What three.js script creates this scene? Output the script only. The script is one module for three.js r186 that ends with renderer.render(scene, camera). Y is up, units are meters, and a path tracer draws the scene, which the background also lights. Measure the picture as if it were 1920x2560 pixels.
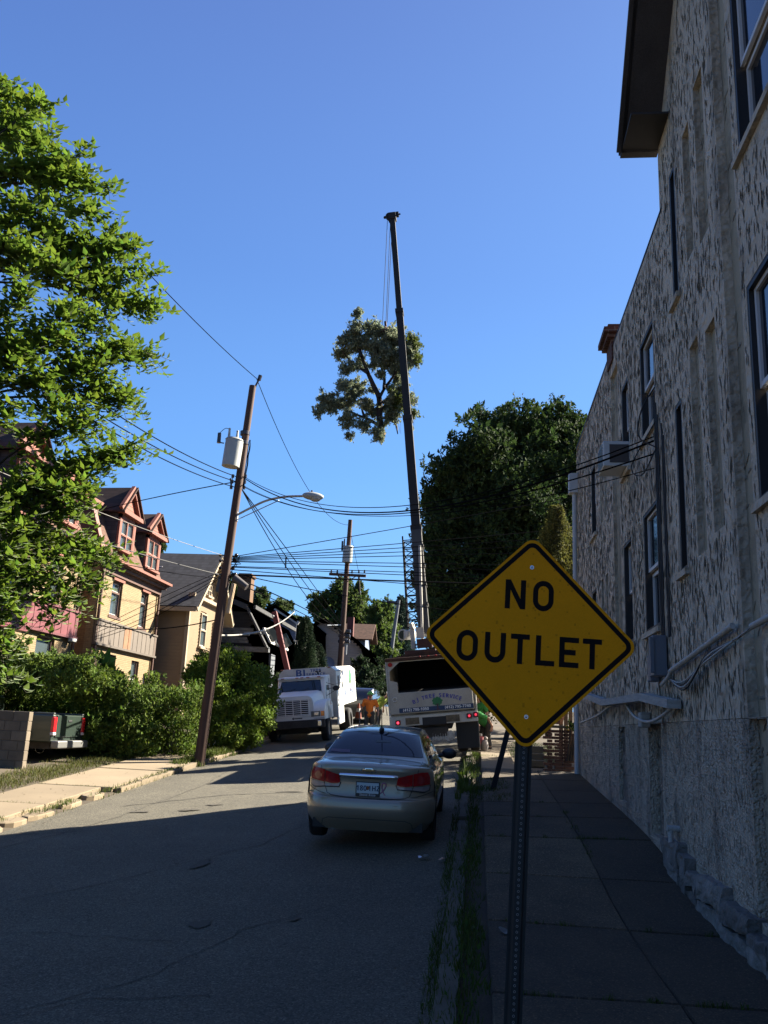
import * as THREE from 'three';
import { mergeGeometries } from 'three/addons/utils/BufferGeometryUtils.js';
import { RoundedBoxGeometry } from 'three/addons/geometries/RoundedBoxGeometry.js';
import { MarchingCubes } from 'three/addons/objects/MarchingCubes.js';
import { FontLoader } from 'three/addons/loaders/FontLoader.js';
import { TextGeometry } from 'three/addons/geometries/TextGeometry.js';

// ---------------------------------------------------------------- camera, sky, sun, exposure
const scene = new THREE.Scene();
const RAD = Math.PI / 180, V = (x, y, z) => new THREE.Vector3(x, y, z);
const EYE = V(0, 1.75, 0), FPX = 2173;                 // FPX: focal length in pixels of a picture 2560 high
const camera = new THREE.PerspectiveCamera(61, 0.75, 0.05, 2000);
camera.position.copy(EYE);
camera.rotation.set(13.98 * RAD, 6.49 * RAD, 2.6 * RAD, 'YXZ');
camera.updateMatrixWorld();
const renderer = new THREE.WebGLRenderer({ antialias: true });
renderer.toneMapping = THREE.LinearToneMapping;
const EXPOSURE = 5.2, SUN = 5;
renderer.toneMappingExposure = EXPOSURE;
renderer.shadowMap.enabled = true;
const sunDir = V(Math.sin(57 * RAD) * Math.cos(35.5 * RAD), Math.sin(35.5 * RAD), -Math.cos(57 * RAD) * Math.cos(35.5 * RAD));
const sun = new THREE.DirectionalLight(new THREE.Color(1, 0.91, 0.76), SUN);
sun.position.copy(sunDir).multiplyScalar(120).add(V(-4, 0, -25));
sun.target.position.set(-4, 0, -25);
sun.castShadow = true; sun.shadow.mapSize.set(4096, 4096);
Object.assign(sun.shadow.camera, { left: -70, right: 70, top: 70, bottom: -70, near: 1, far: 300 });
scene.add(sun, sun.target);
{ // clear morning sky: deep blue overhead, paler toward the horizon and around the sun
  const w = 512, h = 256, d = new Float32Array(w * h * 4), dir = V(0, 0, 0);
  const mix = (a, b, t) => a + (b - a) * t;
  const K = 1 / EXPOSURE;
  const stops = [[0, 0.40, 0.74, 1.20], [0.12, 0.295, 0.66, 1.18], [0.28, 0.19, 0.475, 1.06], [0.48, 0.13, 0.31, 0.80], [0.72, 0.093, 0.19, 0.57], [1, 0.09, 0.17, 0.54]];
  for (let j = 0; j < h; j++) for (let i = 0; i < w; i++) {
    const el = ((j + 0.5) / h - 0.5) * Math.PI, az = ((i + 0.5) / w - 0.5) * 2 * Math.PI;
    dir.set(Math.cos(el) * Math.cos(az), Math.sin(el), Math.cos(el) * Math.sin(az));
    const s = Math.max(0, Math.sin(el)), c = dir.dot(sunDir);
    let k = 0; while (k < stops.length - 2 && s > stops[k + 1][0]) k++;
    const t = Math.min(1, Math.max(0, (s - stops[k][0]) / (stops[k + 1][0] - stops[k][0])));
    const g = 0.22 * Math.exp((c - 1) * 3.2) + 0.9 * Math.exp((c - 1) * 26);
    const o = (j * w + i) * 4;
    for (let q = 0; q < 3; q++) d[o + q] = (mix(stops[k][q + 1], stops[k + 1][q + 1], t) * (0.84 + 0.36 * c) + g * [0.62, 0.9, 1.0][q]) * K;
    d[o + 3] = 1;
  }
  const sky = new THREE.DataTexture(d, w, h, THREE.RGBAFormat, THREE.FloatType);
  sky.mapping = THREE.EquirectangularReflectionMapping;
  sky.minFilter = sky.magFilter = THREE.LinearFilter; sky.needsUpdate = true;
  scene.background = sky; scene.environment = sky;
}

// ---------------------------------------------------------------- helpers
let seed = 12345;
const rnd = () => { seed = (seed + 0x6D2B79F5) | 0; let t = Math.imul(seed ^ (seed >>> 15), 1 | seed); t = (t + Math.imul(t ^ (t >>> 7), 61 | t)) ^ t; return ((t ^ (t >>> 14)) >>> 0) / 4294967296; };
const rr = (a, b) => a + (b - a) * rnd();
const gauss = () => (rnd() + rnd() + rnd() + rnd() - 2) * 0.87;
const clamp = (x, a, b) => Math.min(b, Math.max(a, x));
const lerp = (a, b, t) => a + (b - a) * t;
const pw = (table, x) => { // piecewise linear, smoothed at the joints
  if (x <= table[0][0]) return table[0][1];
  for (let i = 1; i < table.length; i++) if (x <= table[i][0]) { const [a, b] = table[i - 1], [c, e] = table[i]; return b + (e - b) * (x - a) / (c - a); }
  return table[table.length - 1][1];
};
// where the line of sight through a point of the 1920 x 2560 survey picture meets a plane of the place
const sight = (px, py) => V(px - 960, 1280 - py, -FPX).applyMatrix4(new THREE.Matrix4().extractRotation(camera.matrixWorld));
const at = (px, py, Z) => { const d = sight(px, py); return d.multiplyScalar(Z / -d.z).add(EYE); };
const onX = (px, py, X) => { const d = sight(px, py); return d.multiplyScalar(X / d.x).add(EYE); };
const pxm = (n, Z) => n * Z / FPX * 0.96;

const used = {};
const numbered = (n) => { used[n] = (used[n] ?? -1) + 1; return used[n] ? n + '_' + String(used[n]).padStart(3, '0') : n; };
function tag(o, label, category, group, kind) {
  if (label) o.userData.label = label; if (category) o.userData.category = category;
  if (group) o.userData.group = group; if (kind) o.userData.kind = kind; return o;
}
function thing(name, label, category, p = V(0, 0, 0), turn = 0, group) {
  const o = new THREE.Group(); o.name = numbered(name); o.position.copy(p); o.rotation.y = turn; scene.add(o);
  return tag(o, label, category, group);
}
function struct(name, o = new THREE.Group()) { o.name = name; o.userData.kind = 'structure'; scene.add(o); return o; }
function uvm(g) { // uv in metres, from the side each face looks to
  const p = g.attributes.position, n = p.count, uv = new Float32Array(n * 2), a = V(0, 0, 0), b = V(0, 0, 0), c = V(0, 0, 0), e = V(0, 0, 0);
  for (let i = 0; i < n; i += 3) {
    a.fromBufferAttribute(p, i); b.fromBufferAttribute(p, i + 1); c.fromBufferAttribute(p, i + 2);
    e.copy(b).sub(a).cross(c.clone().sub(a));
    const ax = Math.abs(e.x), ay = Math.abs(e.y), az = Math.abs(e.z);
    for (let k = 0; k < 3; k++) {
      const q = [a, b, c][k];
      const [u, v] = ay >= ax && ay >= az ? [q.x, q.z] : ax >= az ? [q.z, q.y] : [q.x, q.y];
      uv[(i + k) * 2] = u; uv[(i + k) * 2 + 1] = v;
    }
  }
  g.setAttribute('uv', new THREE.BufferAttribute(uv, 2)); return g;
}
const flatten = (g) => { const r = g.index ? g.toNonIndexed() : g; for (const k of Object.keys(r.attributes)) if (!['position', 'normal', 'uv'].includes(k)) r.deleteAttribute(k); r.morphAttributes = {}; return r; };
const UP = V(0, 1, 0);
class MB { // collects shapes and merges them into one named mesh
  constructor() { this.g = []; }
  add(g, m) { g = flatten(g); if (m) g.applyMatrix4(m); this.g.push(g); return this; }
  box(w, h, d, x = 0, y = 0, z = 0, rx = 0, ry = 0, rz = 0) {
    return this.add(new THREE.BoxGeometry(w, h, d), new THREE.Matrix4().compose(V(x, y, z), new THREE.Quaternion().setFromEuler(new THREE.Euler(rx, ry, rz)), V(1, 1, 1)));
  }
  rbox(w, h, d, x = 0, y = 0, z = 0, r = 0.02, rx = 0, ry = 0, rz = 0) {
    r = Math.min(r, w / 2.1, h / 2.1, d / 2.1);
    return this.add(new RoundedBoxGeometry(w, h, d, 2, r), new THREE.Matrix4().compose(V(x, y, z), new THREE.Quaternion().setFromEuler(new THREE.Euler(rx, ry, rz)), V(1, 1, 1)));
  }
  span(a, b, w, h, roll = UP) { // a bar of width w and height h between two points
    const d = b.clone().sub(a), L = d.length(), m = new THREE.Matrix4(), z = d.normalize(), x = roll.clone().cross(z);
    if (x.lengthSq() < 1e-6) x.set(1, 0, 0); x.normalize(); const y = z.clone().cross(x);
    m.makeBasis(x, y, z).setPosition(a.clone().add(b).multiplyScalar(0.5));
    return this.add(new THREE.BoxGeometry(w, h, L), m);
  }
  cyl(a, b, r0, r1 = r0, seg = 10, open = false) {
    const d = b.clone().sub(a), L = d.length();
    const m = new THREE.Matrix4().compose(a.clone().add(b).multiplyScalar(0.5), new THREE.Quaternion().setFromUnitVectors(UP, d.normalize()), V(1, 1, 1));
    return this.add(new THREE.CylinderGeometry(r1, r0, L, seg, 1, open), m);
  }
  tube(pts, r, seg = 6, n) { return this.add(new THREE.TubeGeometry(new THREE.CatmullRomCurve3(pts), n ?? pts.length * 4, r, seg)); }
  limb(pts, r0, r1, seg = 7) { return this.add(taper(pts, r0, r1, seg)); }
  ext(shape, depth, m, bevel = 0) {
    return this.add(new THREE.ExtrudeGeometry(shape, { depth, bevelEnabled: bevel > 0, bevelSize: bevel, bevelThickness: bevel, bevelSegments: 1, curveSegments: 10 }), m);
  }
  quad(a, b, c, d) { const g = new THREE.BufferGeometry().setFromPoints([a, b, c, a, c, d]); g.computeVertexNormals(); g.setAttribute('uv', new THREE.BufferAttribute(new Float32Array(12), 2)); return this.add(g); }
  sph(r, x, y, z, sx = 1, sy = 1, sz = 1, seg = 12) { return this.add(new THREE.SphereGeometry(r, seg, Math.ceil(seg * 0.7)), new THREE.Matrix4().compose(V(x, y, z), new THREE.Quaternion(), V(sx, sy, sz))); }
  geo(keep) { const g = mergeGeometries(this.g, false); return keep ? g : uvm(g); }
  build(name, mat, parent, opt = {}) {
    const m = new THREE.Mesh(this.geo(opt.keep), mat); m.name = parent && parent !== scene ? name : numbered(name);
    m.castShadow = m.receiveShadow = true; (parent ?? scene).add(m);
    if (opt.label) m.userData.label = opt.label; if (opt.kind) m.userData.kind = opt.kind; return m;
  }
}
function taper(pts, r0, r1, seg = 7) {
  const c = new THREE.CatmullRomCurve3(pts), n = Math.max(4, pts.length * 4), g = new THREE.TubeGeometry(c, n, 1, seg), p = g.attributes.position, q = V(0, 0, 0);
  for (let i = 0; i <= n; i++) {
    const o = c.getPointAt(i / n), r = lerp(r0, r1, i / n);
    for (let j = 0; j <= seg; j++) { const k = i * (seg + 1) + j; q.fromBufferAttribute(p, k).sub(o).multiplyScalar(r).add(o); p.setXYZ(k, q.x, q.y, q.z); }
  }
  return g;
}
const poly = (...p) => { const s = new THREE.Shape(); p.forEach(([x, y], i) => i ? s.lineTo(x, y) : s.moveTo(x, y)); s.closePath(); return s; };
const hole = (s, x0, y0, x1, y1) => { const p = new THREE.Path(); p.moveTo(x0, y0); p.lineTo(x0, y1); p.lineTo(x1, y1); p.lineTo(x1, y0); p.closePath(); s.holes.push(p); };
const M4 = (x, y, z, o) => new THREE.Matrix4().makeBasis(x, y, z).setPosition(o);
function sag(a, b, s, n = 10) { const r = []; for (let i = 0; i <= n; i++) { const t = i / n, p = a.clone().lerp(b, t); p.y -= s * 4 * t * (1 - t); r.push(p); } return r; }

// ---------------------------------------------------------------- textures: grain and patches only
const hash = (x, y, s) => { let h = Math.imul(x, 374761393) ^ Math.imul(y, 668265263) ^ Math.imul(s, 1274126177); h = Math.imul(h ^ (h >>> 13), 1274126177); return ((h ^ (h >>> 16)) >>> 0) / 4294967296; };
function pn(x, y, per, s) { // repeating value noise
  const xi = Math.floor(x), yi = Math.floor(y), f = x - xi, g = y - yi, u = f * f * (3 - 2 * f), v = g * g * (3 - 2 * g), m = (a) => ((a % per) + per) % per;
  return lerp(lerp(hash(m(xi), m(yi), s), hash(m(xi + 1), m(yi), s), u), lerp(hash(m(xi), m(yi + 1), s), hash(m(xi + 1), m(yi + 1), s), u), v);
}
const fbm = (u, v, per, s, o = 4) => { let a = 0, w = 0.5, t = 0; for (let i = 0; i < o; i++) { a += w * pn(u * per, v * per, per, s + i); t += w; w *= 0.55; per *= 2; } return a / t; };
function tex(n, size, fn, srgb = true) { // fn(u, v) gives r, g, b (0..1); the picture covers `size` metres
  const [sx, sy] = Array.isArray(size) ? size : [size, size];
  const d = new Uint8Array(n * n * 4);
  for (let j = 0; j < n; j++) for (let i = 0; i < n; i++) { const c = fn((i + 0.5) / n, (j + 0.5) / n), o = (j * n + i) * 4; for (let k = 0; k < 3; k++) d[o + k] = clamp(c[k], 0, 1) * 255; d[o + 3] = 255; }
  const t = new THREE.DataTexture(d, n, n); t.wrapS = t.wrapT = THREE.RepeatWrapping; t.magFilter = THREE.LinearFilter; t.minFilter = THREE.LinearMipmapLinearFilter; t.generateMipmaps = true;
  t.repeat.set(1 / sx, 1 / sy); if (srgb) t.colorSpace = THREE.SRGBColorSpace; t.needsUpdate = true; return t;
}
const S = (l) => l <= 0.0031308 ? l * 12.92 : 1.055 * Math.pow(l, 1 / 2.4) - 0.055;
const mul = (c, k) => [S(c[0] * k), S(c[1] * k), S(c[2] * k)];
const lin = (r, g, b) => new THREE.Color().setRGB(r, g, b);
const mat = (c, rough = 0.8, o = {}) => new THREE.MeshStandardMaterial({ color: Array.isArray(c) ? lin(...c) : c, roughness: rough, ...o });
const WHITE = lin(1, 1, 1);
function grained(c, n, size, amp, fine, s, rough = 0.9, o = {}) { // a plain colour with coarse patches and fine grain
  const t = tex(n, size, (u, v) => mul(c, 1 + amp * (fbm(u, v, 4, s) - 0.5) * 2 + fine * (hash(Math.floor(u * n), Math.floor(v * n), s + 9) - 0.5) * 2));
  return mat(WHITE, rough, { map: t, ...o });
}
const bumpOf = (n, size, fn) => tex(n, size, (u, v) => { const k = fn(u, v); return [k, k, k]; }, false);

const asphaltTex = tex(1024, 2.6, (u, v) => {
  const st = hash(Math.floor(u * 220), Math.floor(v * 220), 5), st2 = hash(Math.floor(u * 512), Math.floor(v * 512), 6), st3 = hash(Math.floor(u * 120), Math.floor(v * 120), 7);
  const k = 0.8 + 0.35 * fbm(u, v, 6, 3) + (st > 0.88 ? 0.75 : st < 0.3 ? -0.38 : 0) + 0.5 * (st2 - 0.5) + (st3 > 0.96 ? 0.5 : st3 < 0.08 ? -0.3 : 0);
  return mul([0.074, 0.066, 0.046], k);
});
const asphaltBump = bumpOf(1024, 2.6, (u, v) => 0.5 * hash(Math.floor(u * 512), Math.floor(v * 512), 5) + 0.5 * fbm(u, v, 64, 8, 3));
const M = {
  asphalt: mat(WHITE, 0.92, { map: asphaltTex, bumpMap: asphaltBump, bumpScale: 0.008, vertexColors: true }),
  crack: mat([0.034, 0.03, 0.023], 1),
  patch: mat([0.05, 0.044, 0.032], 0.95, { bumpMap: asphaltBump, bumpScale: 0.006 }),
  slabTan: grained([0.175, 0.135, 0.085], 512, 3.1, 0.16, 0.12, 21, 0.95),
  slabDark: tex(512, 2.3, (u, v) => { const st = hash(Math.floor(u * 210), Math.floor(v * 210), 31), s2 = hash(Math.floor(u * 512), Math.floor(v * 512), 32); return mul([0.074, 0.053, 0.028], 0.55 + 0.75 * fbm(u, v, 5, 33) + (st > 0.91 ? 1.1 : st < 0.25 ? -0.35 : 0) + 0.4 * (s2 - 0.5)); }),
  earth: grained([0.06, 0.045, 0.027], 512, 4, 0.35, 0.3, 41, 1),
  lawn: grained([0.045, 0.075, 0.018], 512, 3, 0.35, 0.35, 43, 1),
};
M.slabDark = mat(WHITE, 0.95, { map: M.slabDark, bumpMap: asphaltBump, bumpScale: 0.005 });
M.kerb = grained([0.07, 0.06, 0.042], 256, 1.1, 0.3, 0.2, 47, 0.95);
const tinted = (m, k) => { const r = m.clone(); r.color = m.color.clone().multiplyScalar(k); return r; };
const variants = (m, ks = [0.86, 0.95, 1, 1.06]) => ks.map((k) => tinted(m, k));

// ---------------------------------------------------------------- the lie of the land (Z = metres up the street)
const YR = [[0, -.15], [7, -.13], [9.5, -.02], [12.4, .26], [15, .42], [18, .58], [21, .8], [24, 1.02], [28, 1.25], [33, 1.5], [40, 1.95], [60, 3.0], [90, 4]];
const YL = [[-20, -.9], [0, -.85], [5, -.7], [10, -.45], [14.7, -.2], [19.5, .13], [24.6, .47], [29.8, .78], [33, 1.0], [40, 1.6], [60, 2.9], [90, 4]];
const YW = [[0, 0], [8, .03], [9.5, .08], [11, .28], [12.8, .5], [15, .63], [17.4, .75], [21, .95], [24, 1.15], [28, 1.4], [33, 1.65], [40, 2.1], [60, 3.1], [90, 4.1]];
const XL = -7.8, XR = -0.25;
const sm = (t, Z) => (pw(t, Z - 0.8) + pw(t, Z) + pw(t, Z + 0.8)) / 3;
const roadY = (x, Z) => lerp(sm(YR, Z), sm(YL, Z), clamp((XR - x) / (XR - XL), 0, 1));
const walkR = (x, Z) => lerp(sm(YR, Z) + 0.12, sm(YW, Z), clamp((x - XR) / 2.6, 0, 1)) + Math.max(0, x - 2.4) * (Z > 21 ? 0.03 : 0);
const walkL = (x, Z) => sm(YL, Z) + 0.1 + clamp(-9.7 - x, 0, 5) * 0.07;
const landY = (x, Z) => x > XR ? walkR(x, Z) : x < XL ? walkL(x, Z) : roadY(x, Z);
function sheet(xs, zs, fy, colour) { // a sheet over x and Z, uv in metres
  const p = [], uv = [], ix = [], col = [], n = xs.length;
  for (const Z of zs) for (const x of xs) { p.push(x, fy(x, Z), -Z); uv.push(x, -Z); if (colour) { const k = colour(x, Z); col.push(k, k, k); } }
  for (let j = 0; j < zs.length - 1; j++) for (let i = 0; i < n - 1; i++) { const a = j * n + i, b = a + 1, c = a + n, d = c + 1; ix.push(a, b, d, a, d, c); }
  const g = new THREE.BufferGeometry(); g.setAttribute('position', new THREE.Float32BufferAttribute(p, 3)); g.setAttribute('uv', new THREE.Float32BufferAttribute(uv, 2));
  if (colour) g.setAttribute('color', new THREE.Float32BufferAttribute(col, 3));
  g.setIndex(ix); g.computeVertexNormals(); return g;
}
const steps = (a, b, d) => { const r = []; for (let x = a; x < b - 1e-6; x += d) r.push(x); r.push(b); return r; };
{
  const xs = [-700, -300, -120, -60, -35, ...steps(-24, 10, 0.5), 16, 30, 60, 120, 300, 700], zs = [-700, -200, -60, -25, ...steps(-8, 60, 0.6), 75, 95, 140, 250, 700];
  const drop = (x, Z) => x > XL - 2.1 && x < 2.6 && Z > -9 && Z < 61 ? 0.1 : 0.02;
  const m = new THREE.Mesh(sheet(xs, zs, (x, Z) => landY(clamp(x, -30, 20), clamp(Z, -10, 90)) - drop(x, Z)), M.earth);
  m.receiveShadow = true; struct('ground', m);
}
const road = struct('road');
{
  const lowN = (x, z, s) => { const n = (a, b) => pn(a, b, 64, s); return n(x, z); };
  const g = sheet(steps(XL - 0.03, XR + 0.02, 0.29), steps(-8, 95, 0.42), (x, Z) => roadY(x, Z) + 0.02 * (lowN(x * 0.9 + 30, Z * 0.9 + 30, 4) - 0.5) - 0.01,
    (x, Z) => 0.84 + 0.26 * lowN(x * 0.8 + 20, Z * 0.22 + 20, 7) + 0.12 * lowN(x * 2.3 + 20, Z * 1.3 + 20, 8));
  const m = new THREE.Mesh(g, M.asphalt); m.name = 'asphalt'; m.receiveShadow = true; road.add(m);
  // cracks run as thin tarred seams; two darker repairs
  const crack = (pts, w) => {
    const b = new MB(), q = []; // jagged line through the given points
    for (let i = 0; i < pts.length - 1; i++) for (let k = 0; k < 9; k++) { const t = k / 9; q.push([lerp(pts[i][0], pts[i + 1][0], t) + gauss() * 0.045, lerp(pts[i][1], pts[i + 1][1], t) + gauss() * 0.06]); }
    const P = (x, Z) => V(x, roadY(x, Z) + 0.007 + 0.02 * (lowN(x * 0.9 + 30, Z * 0.9 + 30, 4) - 0.5) - 0.01, -Z);
    for (let i = 0; i < q.length - 1; i++) {
      const [x0, z0] = q[i], [x1, z1] = q[i + 1], L = Math.hypot(x1 - x0, z1 - z0) || 1, nx = (z1 - z0) / L, nz = -(x1 - x0) / L;
      const w0 = w * (0.4 + 1.2 * hash(i, 3, 91)), w1 = w * (0.4 + 1.2 * hash(i + 1, 3, 91));
      b.quad(P(x0 - nx * w0, z0 - nz * w0), P(x0 + nx * w0, z0 + nz * w0), P(x1 + nx * w1, z1 + nz * w1), P(x1 - nx * w1, z1 - nz * w1));
    }
    b.build('crack', M.crack, road);
  };
  crack([[-6, 9], [-4.4, 10.6], [-3, 13], [-2.6, 15.4]], 0.006); crack([[-3.4, 6.4], [-2.6, 7.4], [-2.2, 8.8], [-1.2, 10.1]], 0.0045);
  crack([[-5.4, 8.6], [-3.9, 8.7], [-2.6, 8.4]], 0.004); crack([[-7.4, 14.3], [-5.5, 14.9], [-3.6, 16.6], [-2.9, 18]], 0.012);
  crack([[-6.9, 17.4], [-5.2, 18.6], [-3.4, 18.8]], 0.02); crack([[-5.9, 21], [-4.6, 21.6], [-3.6, 23.4], [-3.4, 26]], 0.016);
  crack([[-7, 13], [-6.4, 16], [-6.2, 20], [-6.6, 25]], 0.009); crack([[-1.9, 7], [-2.8, 6.9], [-3.6, 6.1]], 0.0045);
  const blot = (x, Z, rx, rz) => { const p = [], n = 44; for (let i = 0; i < n; i++) { const a = i / n * 6.283, k = 0.35 + 0.75 * pn(Math.cos(a) * 2.2 + 20 + x, Math.sin(a) * 2.2 + 20 + Z, 64, 17) + 0.35 * hash(i, Math.round(x * 10), 17); p.push([x + Math.cos(a) * rx * k, Z + Math.sin(a) * rz * k]); }
    const b = new MB(); for (let i = 0; i < n; i++) { const P = (q) => V(q[0], roadY(q[0], q[1]) + 0.004, -q[1]); b.quad(P([x, Z]), P(p[i]), P(p[(i + 1) % n]), P([x, Z])); } b.build('tar_patch', M.patch, road); };
  blot(-3.5, 11.7, 0.09, 0.3); blot(-2.65, 9.0, 0.11, 0.16); blot(-1.75, 9.2, 0.06, 0.08); blot(-5.3, 16.6, 0.22, 0.12); blot(-5, 17.2, 0.16, 0.1); blot(-6.2, 16.5, 0.25, 0.09); blot(-3.9, 18.9, 0.35, 0.07);
}
function slab(pts, fy, th, lift = 0) { // a stone or slab on sloping ground, its upper edge worn round
  const n = pts.length, c = pts.reduce((a, p) => [a[0] + p[0] / n, a[1] + p[1] / n], [0, 0]), b = new MB(), e = 0.018;
  const P = (p, y, k = 0) => { const dx = c[0] - p[0], dz = c[1] - p[1], L = Math.hypot(dx, dz) || 1, x = p[0] + dx / L * k, Z = p[1] + dz / L * k; return V(x, fy(x, Z) + lift + y, -Z); };
  const tri = (a, d, f) => { const g = new THREE.BufferGeometry().setFromPoints([a, d, f]); g.computeVertexNormals(); g.setAttribute('uv', new THREE.BufferAttribute(new Float32Array(6), 2)); b.add(g); };
  for (let i = 0; i < n; i++) {
    const a = pts[i], d = pts[(i + 1) % n];
    tri(P(c, 0), P(a, 0, e), P(d, 0, e));
    b.quad(P(a, -e * 0.8), P(d, -e * 0.8), P(d, 0, e), P(a, 0, e)); b.quad(P(a, -th), P(d, -th), P(d, -e * 0.8), P(a, -e * 0.8));
  }
  return b;
}
const edgeN = (x0, Z0, x1, Z1, n, w = 0) => { const r = []; for (let i = 0; i < n; i++) { const t = i / n; r.push([lerp(x0, x1, t) + (i ? gauss() * w : 0), lerp(Z0, Z1, t) + (i ? gauss() * w : 0)]); } return r; };
const flag = (x0, x1, Z0, Z1, w = 0.006) => [...edgeN(x0, Z0, x1, Z0, 4, w), ...edgeN(x1, Z0, x1, Z1, 6, w), ...edgeN(x1, Z1, x0, Z1, 4, w), ...edgeN(x0, Z1, x0, Z0, 6, w)];
{ // right pavement: two rows of old concrete flags, a grass strip and a stone kerb
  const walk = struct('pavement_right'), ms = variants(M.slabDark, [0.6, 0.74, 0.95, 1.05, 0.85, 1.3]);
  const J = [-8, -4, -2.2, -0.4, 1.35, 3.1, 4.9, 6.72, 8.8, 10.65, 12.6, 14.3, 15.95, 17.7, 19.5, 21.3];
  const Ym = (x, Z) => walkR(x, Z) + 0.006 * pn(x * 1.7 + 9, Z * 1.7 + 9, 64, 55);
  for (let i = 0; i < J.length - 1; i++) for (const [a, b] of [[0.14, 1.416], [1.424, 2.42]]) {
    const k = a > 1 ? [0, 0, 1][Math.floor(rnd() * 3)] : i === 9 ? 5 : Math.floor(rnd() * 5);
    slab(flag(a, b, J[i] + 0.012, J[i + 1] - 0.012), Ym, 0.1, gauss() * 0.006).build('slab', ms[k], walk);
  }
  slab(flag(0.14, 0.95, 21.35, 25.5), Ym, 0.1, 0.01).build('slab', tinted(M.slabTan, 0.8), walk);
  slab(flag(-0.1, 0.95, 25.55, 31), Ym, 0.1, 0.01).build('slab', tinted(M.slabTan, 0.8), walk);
  const kr = struct('kerb_right'), km = variants(M.kerb); let Z = -8;
  while (Z < 45) { const L = rr(1.1, 1.7); slab(flag(XR, XR + 0.16, Z + 0.008, Z + L - 0.008, 0.004), (x, q) => walkR(XR, q), 0.3, gauss() * 0.008 + (Z > 9.4 && Z < 13 ? -0.05 : 0)).build('kerb_stone', km[Math.floor(rnd() * 4)], kr); Z += L; }
}
{ // left pavement: pale flags, and a broken edge where the kerb has crumbled
  const walk = struct('pavement_left'), ms = variants(M.slabTan, [0.92, 1, 1.05, 1.1]);
  const J = [-8, -4, 0, 3, 6, 8.6, 11.2, 14.1, 16.85, 19.4, 22.6, 25.3, 28, 31, 34, 38, 42, 46];
  for (let i = 0; i < J.length - 1; i++) {
    const broken = J[i] > 8 && J[i] < 19, x1 = broken ? -8.22 : -7.98;
    slab(flag(-9.72, x1, J[i] + 0.02, J[i + 1] - 0.02, broken ? 0.02 : 0.01), walkL, 0.1, 0.01 + gauss() * 0.012).build('slab', ms[Math.floor(rnd() * 4)], walk);
  }
  for (const [x, q, r, s] of [[-8.02, 13.1, .2, .55], [-8.0, 14.5, .19, .4], [-8.02, 15.3, .2, .34], [-7.98, 16.1, .2, .4], [-8.0, 17.5, .18, .42], [-8.02, 18.5, .2, .35], [-8.0, 12, .2, .5], [-8.02, 11, .2, .45]]) {
    const p = []; for (let i = 0; i < 9; i++) { const a = i / 9 * 6.283, k = rr(0.72, 1.1), c = Math.cos(a), d = Math.sin(a), n = Math.pow(Math.abs(c) ** 3 + Math.abs(d) ** 3, -1 / 3); p.push([x + c * r * k * n, q + d * s * k * n]); }
    slab(p, (a, b) => sm(YL, b) + 0.06, 0.15, gauss() * 0.02).build('broken_slab', ms[Math.floor(rnd() * 4)], walk);
  }
  const kl = struct('kerb_left'), km = variants(tinted(M.slabTan, 0.8)); let Z = 19.5;
  while (Z < 46) { const L = rr(1, 1.8); slab(flag(XL - 0.14, XL, Z + 0.01, Z + L - 0.01, 0.012), (x, q) => sm(YL, q) + 0.1, 0.25, gauss() * 0.015).build('kerb_stone', km[Math.floor(rnd() * 4)], kl); Z += L; }
}

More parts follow.
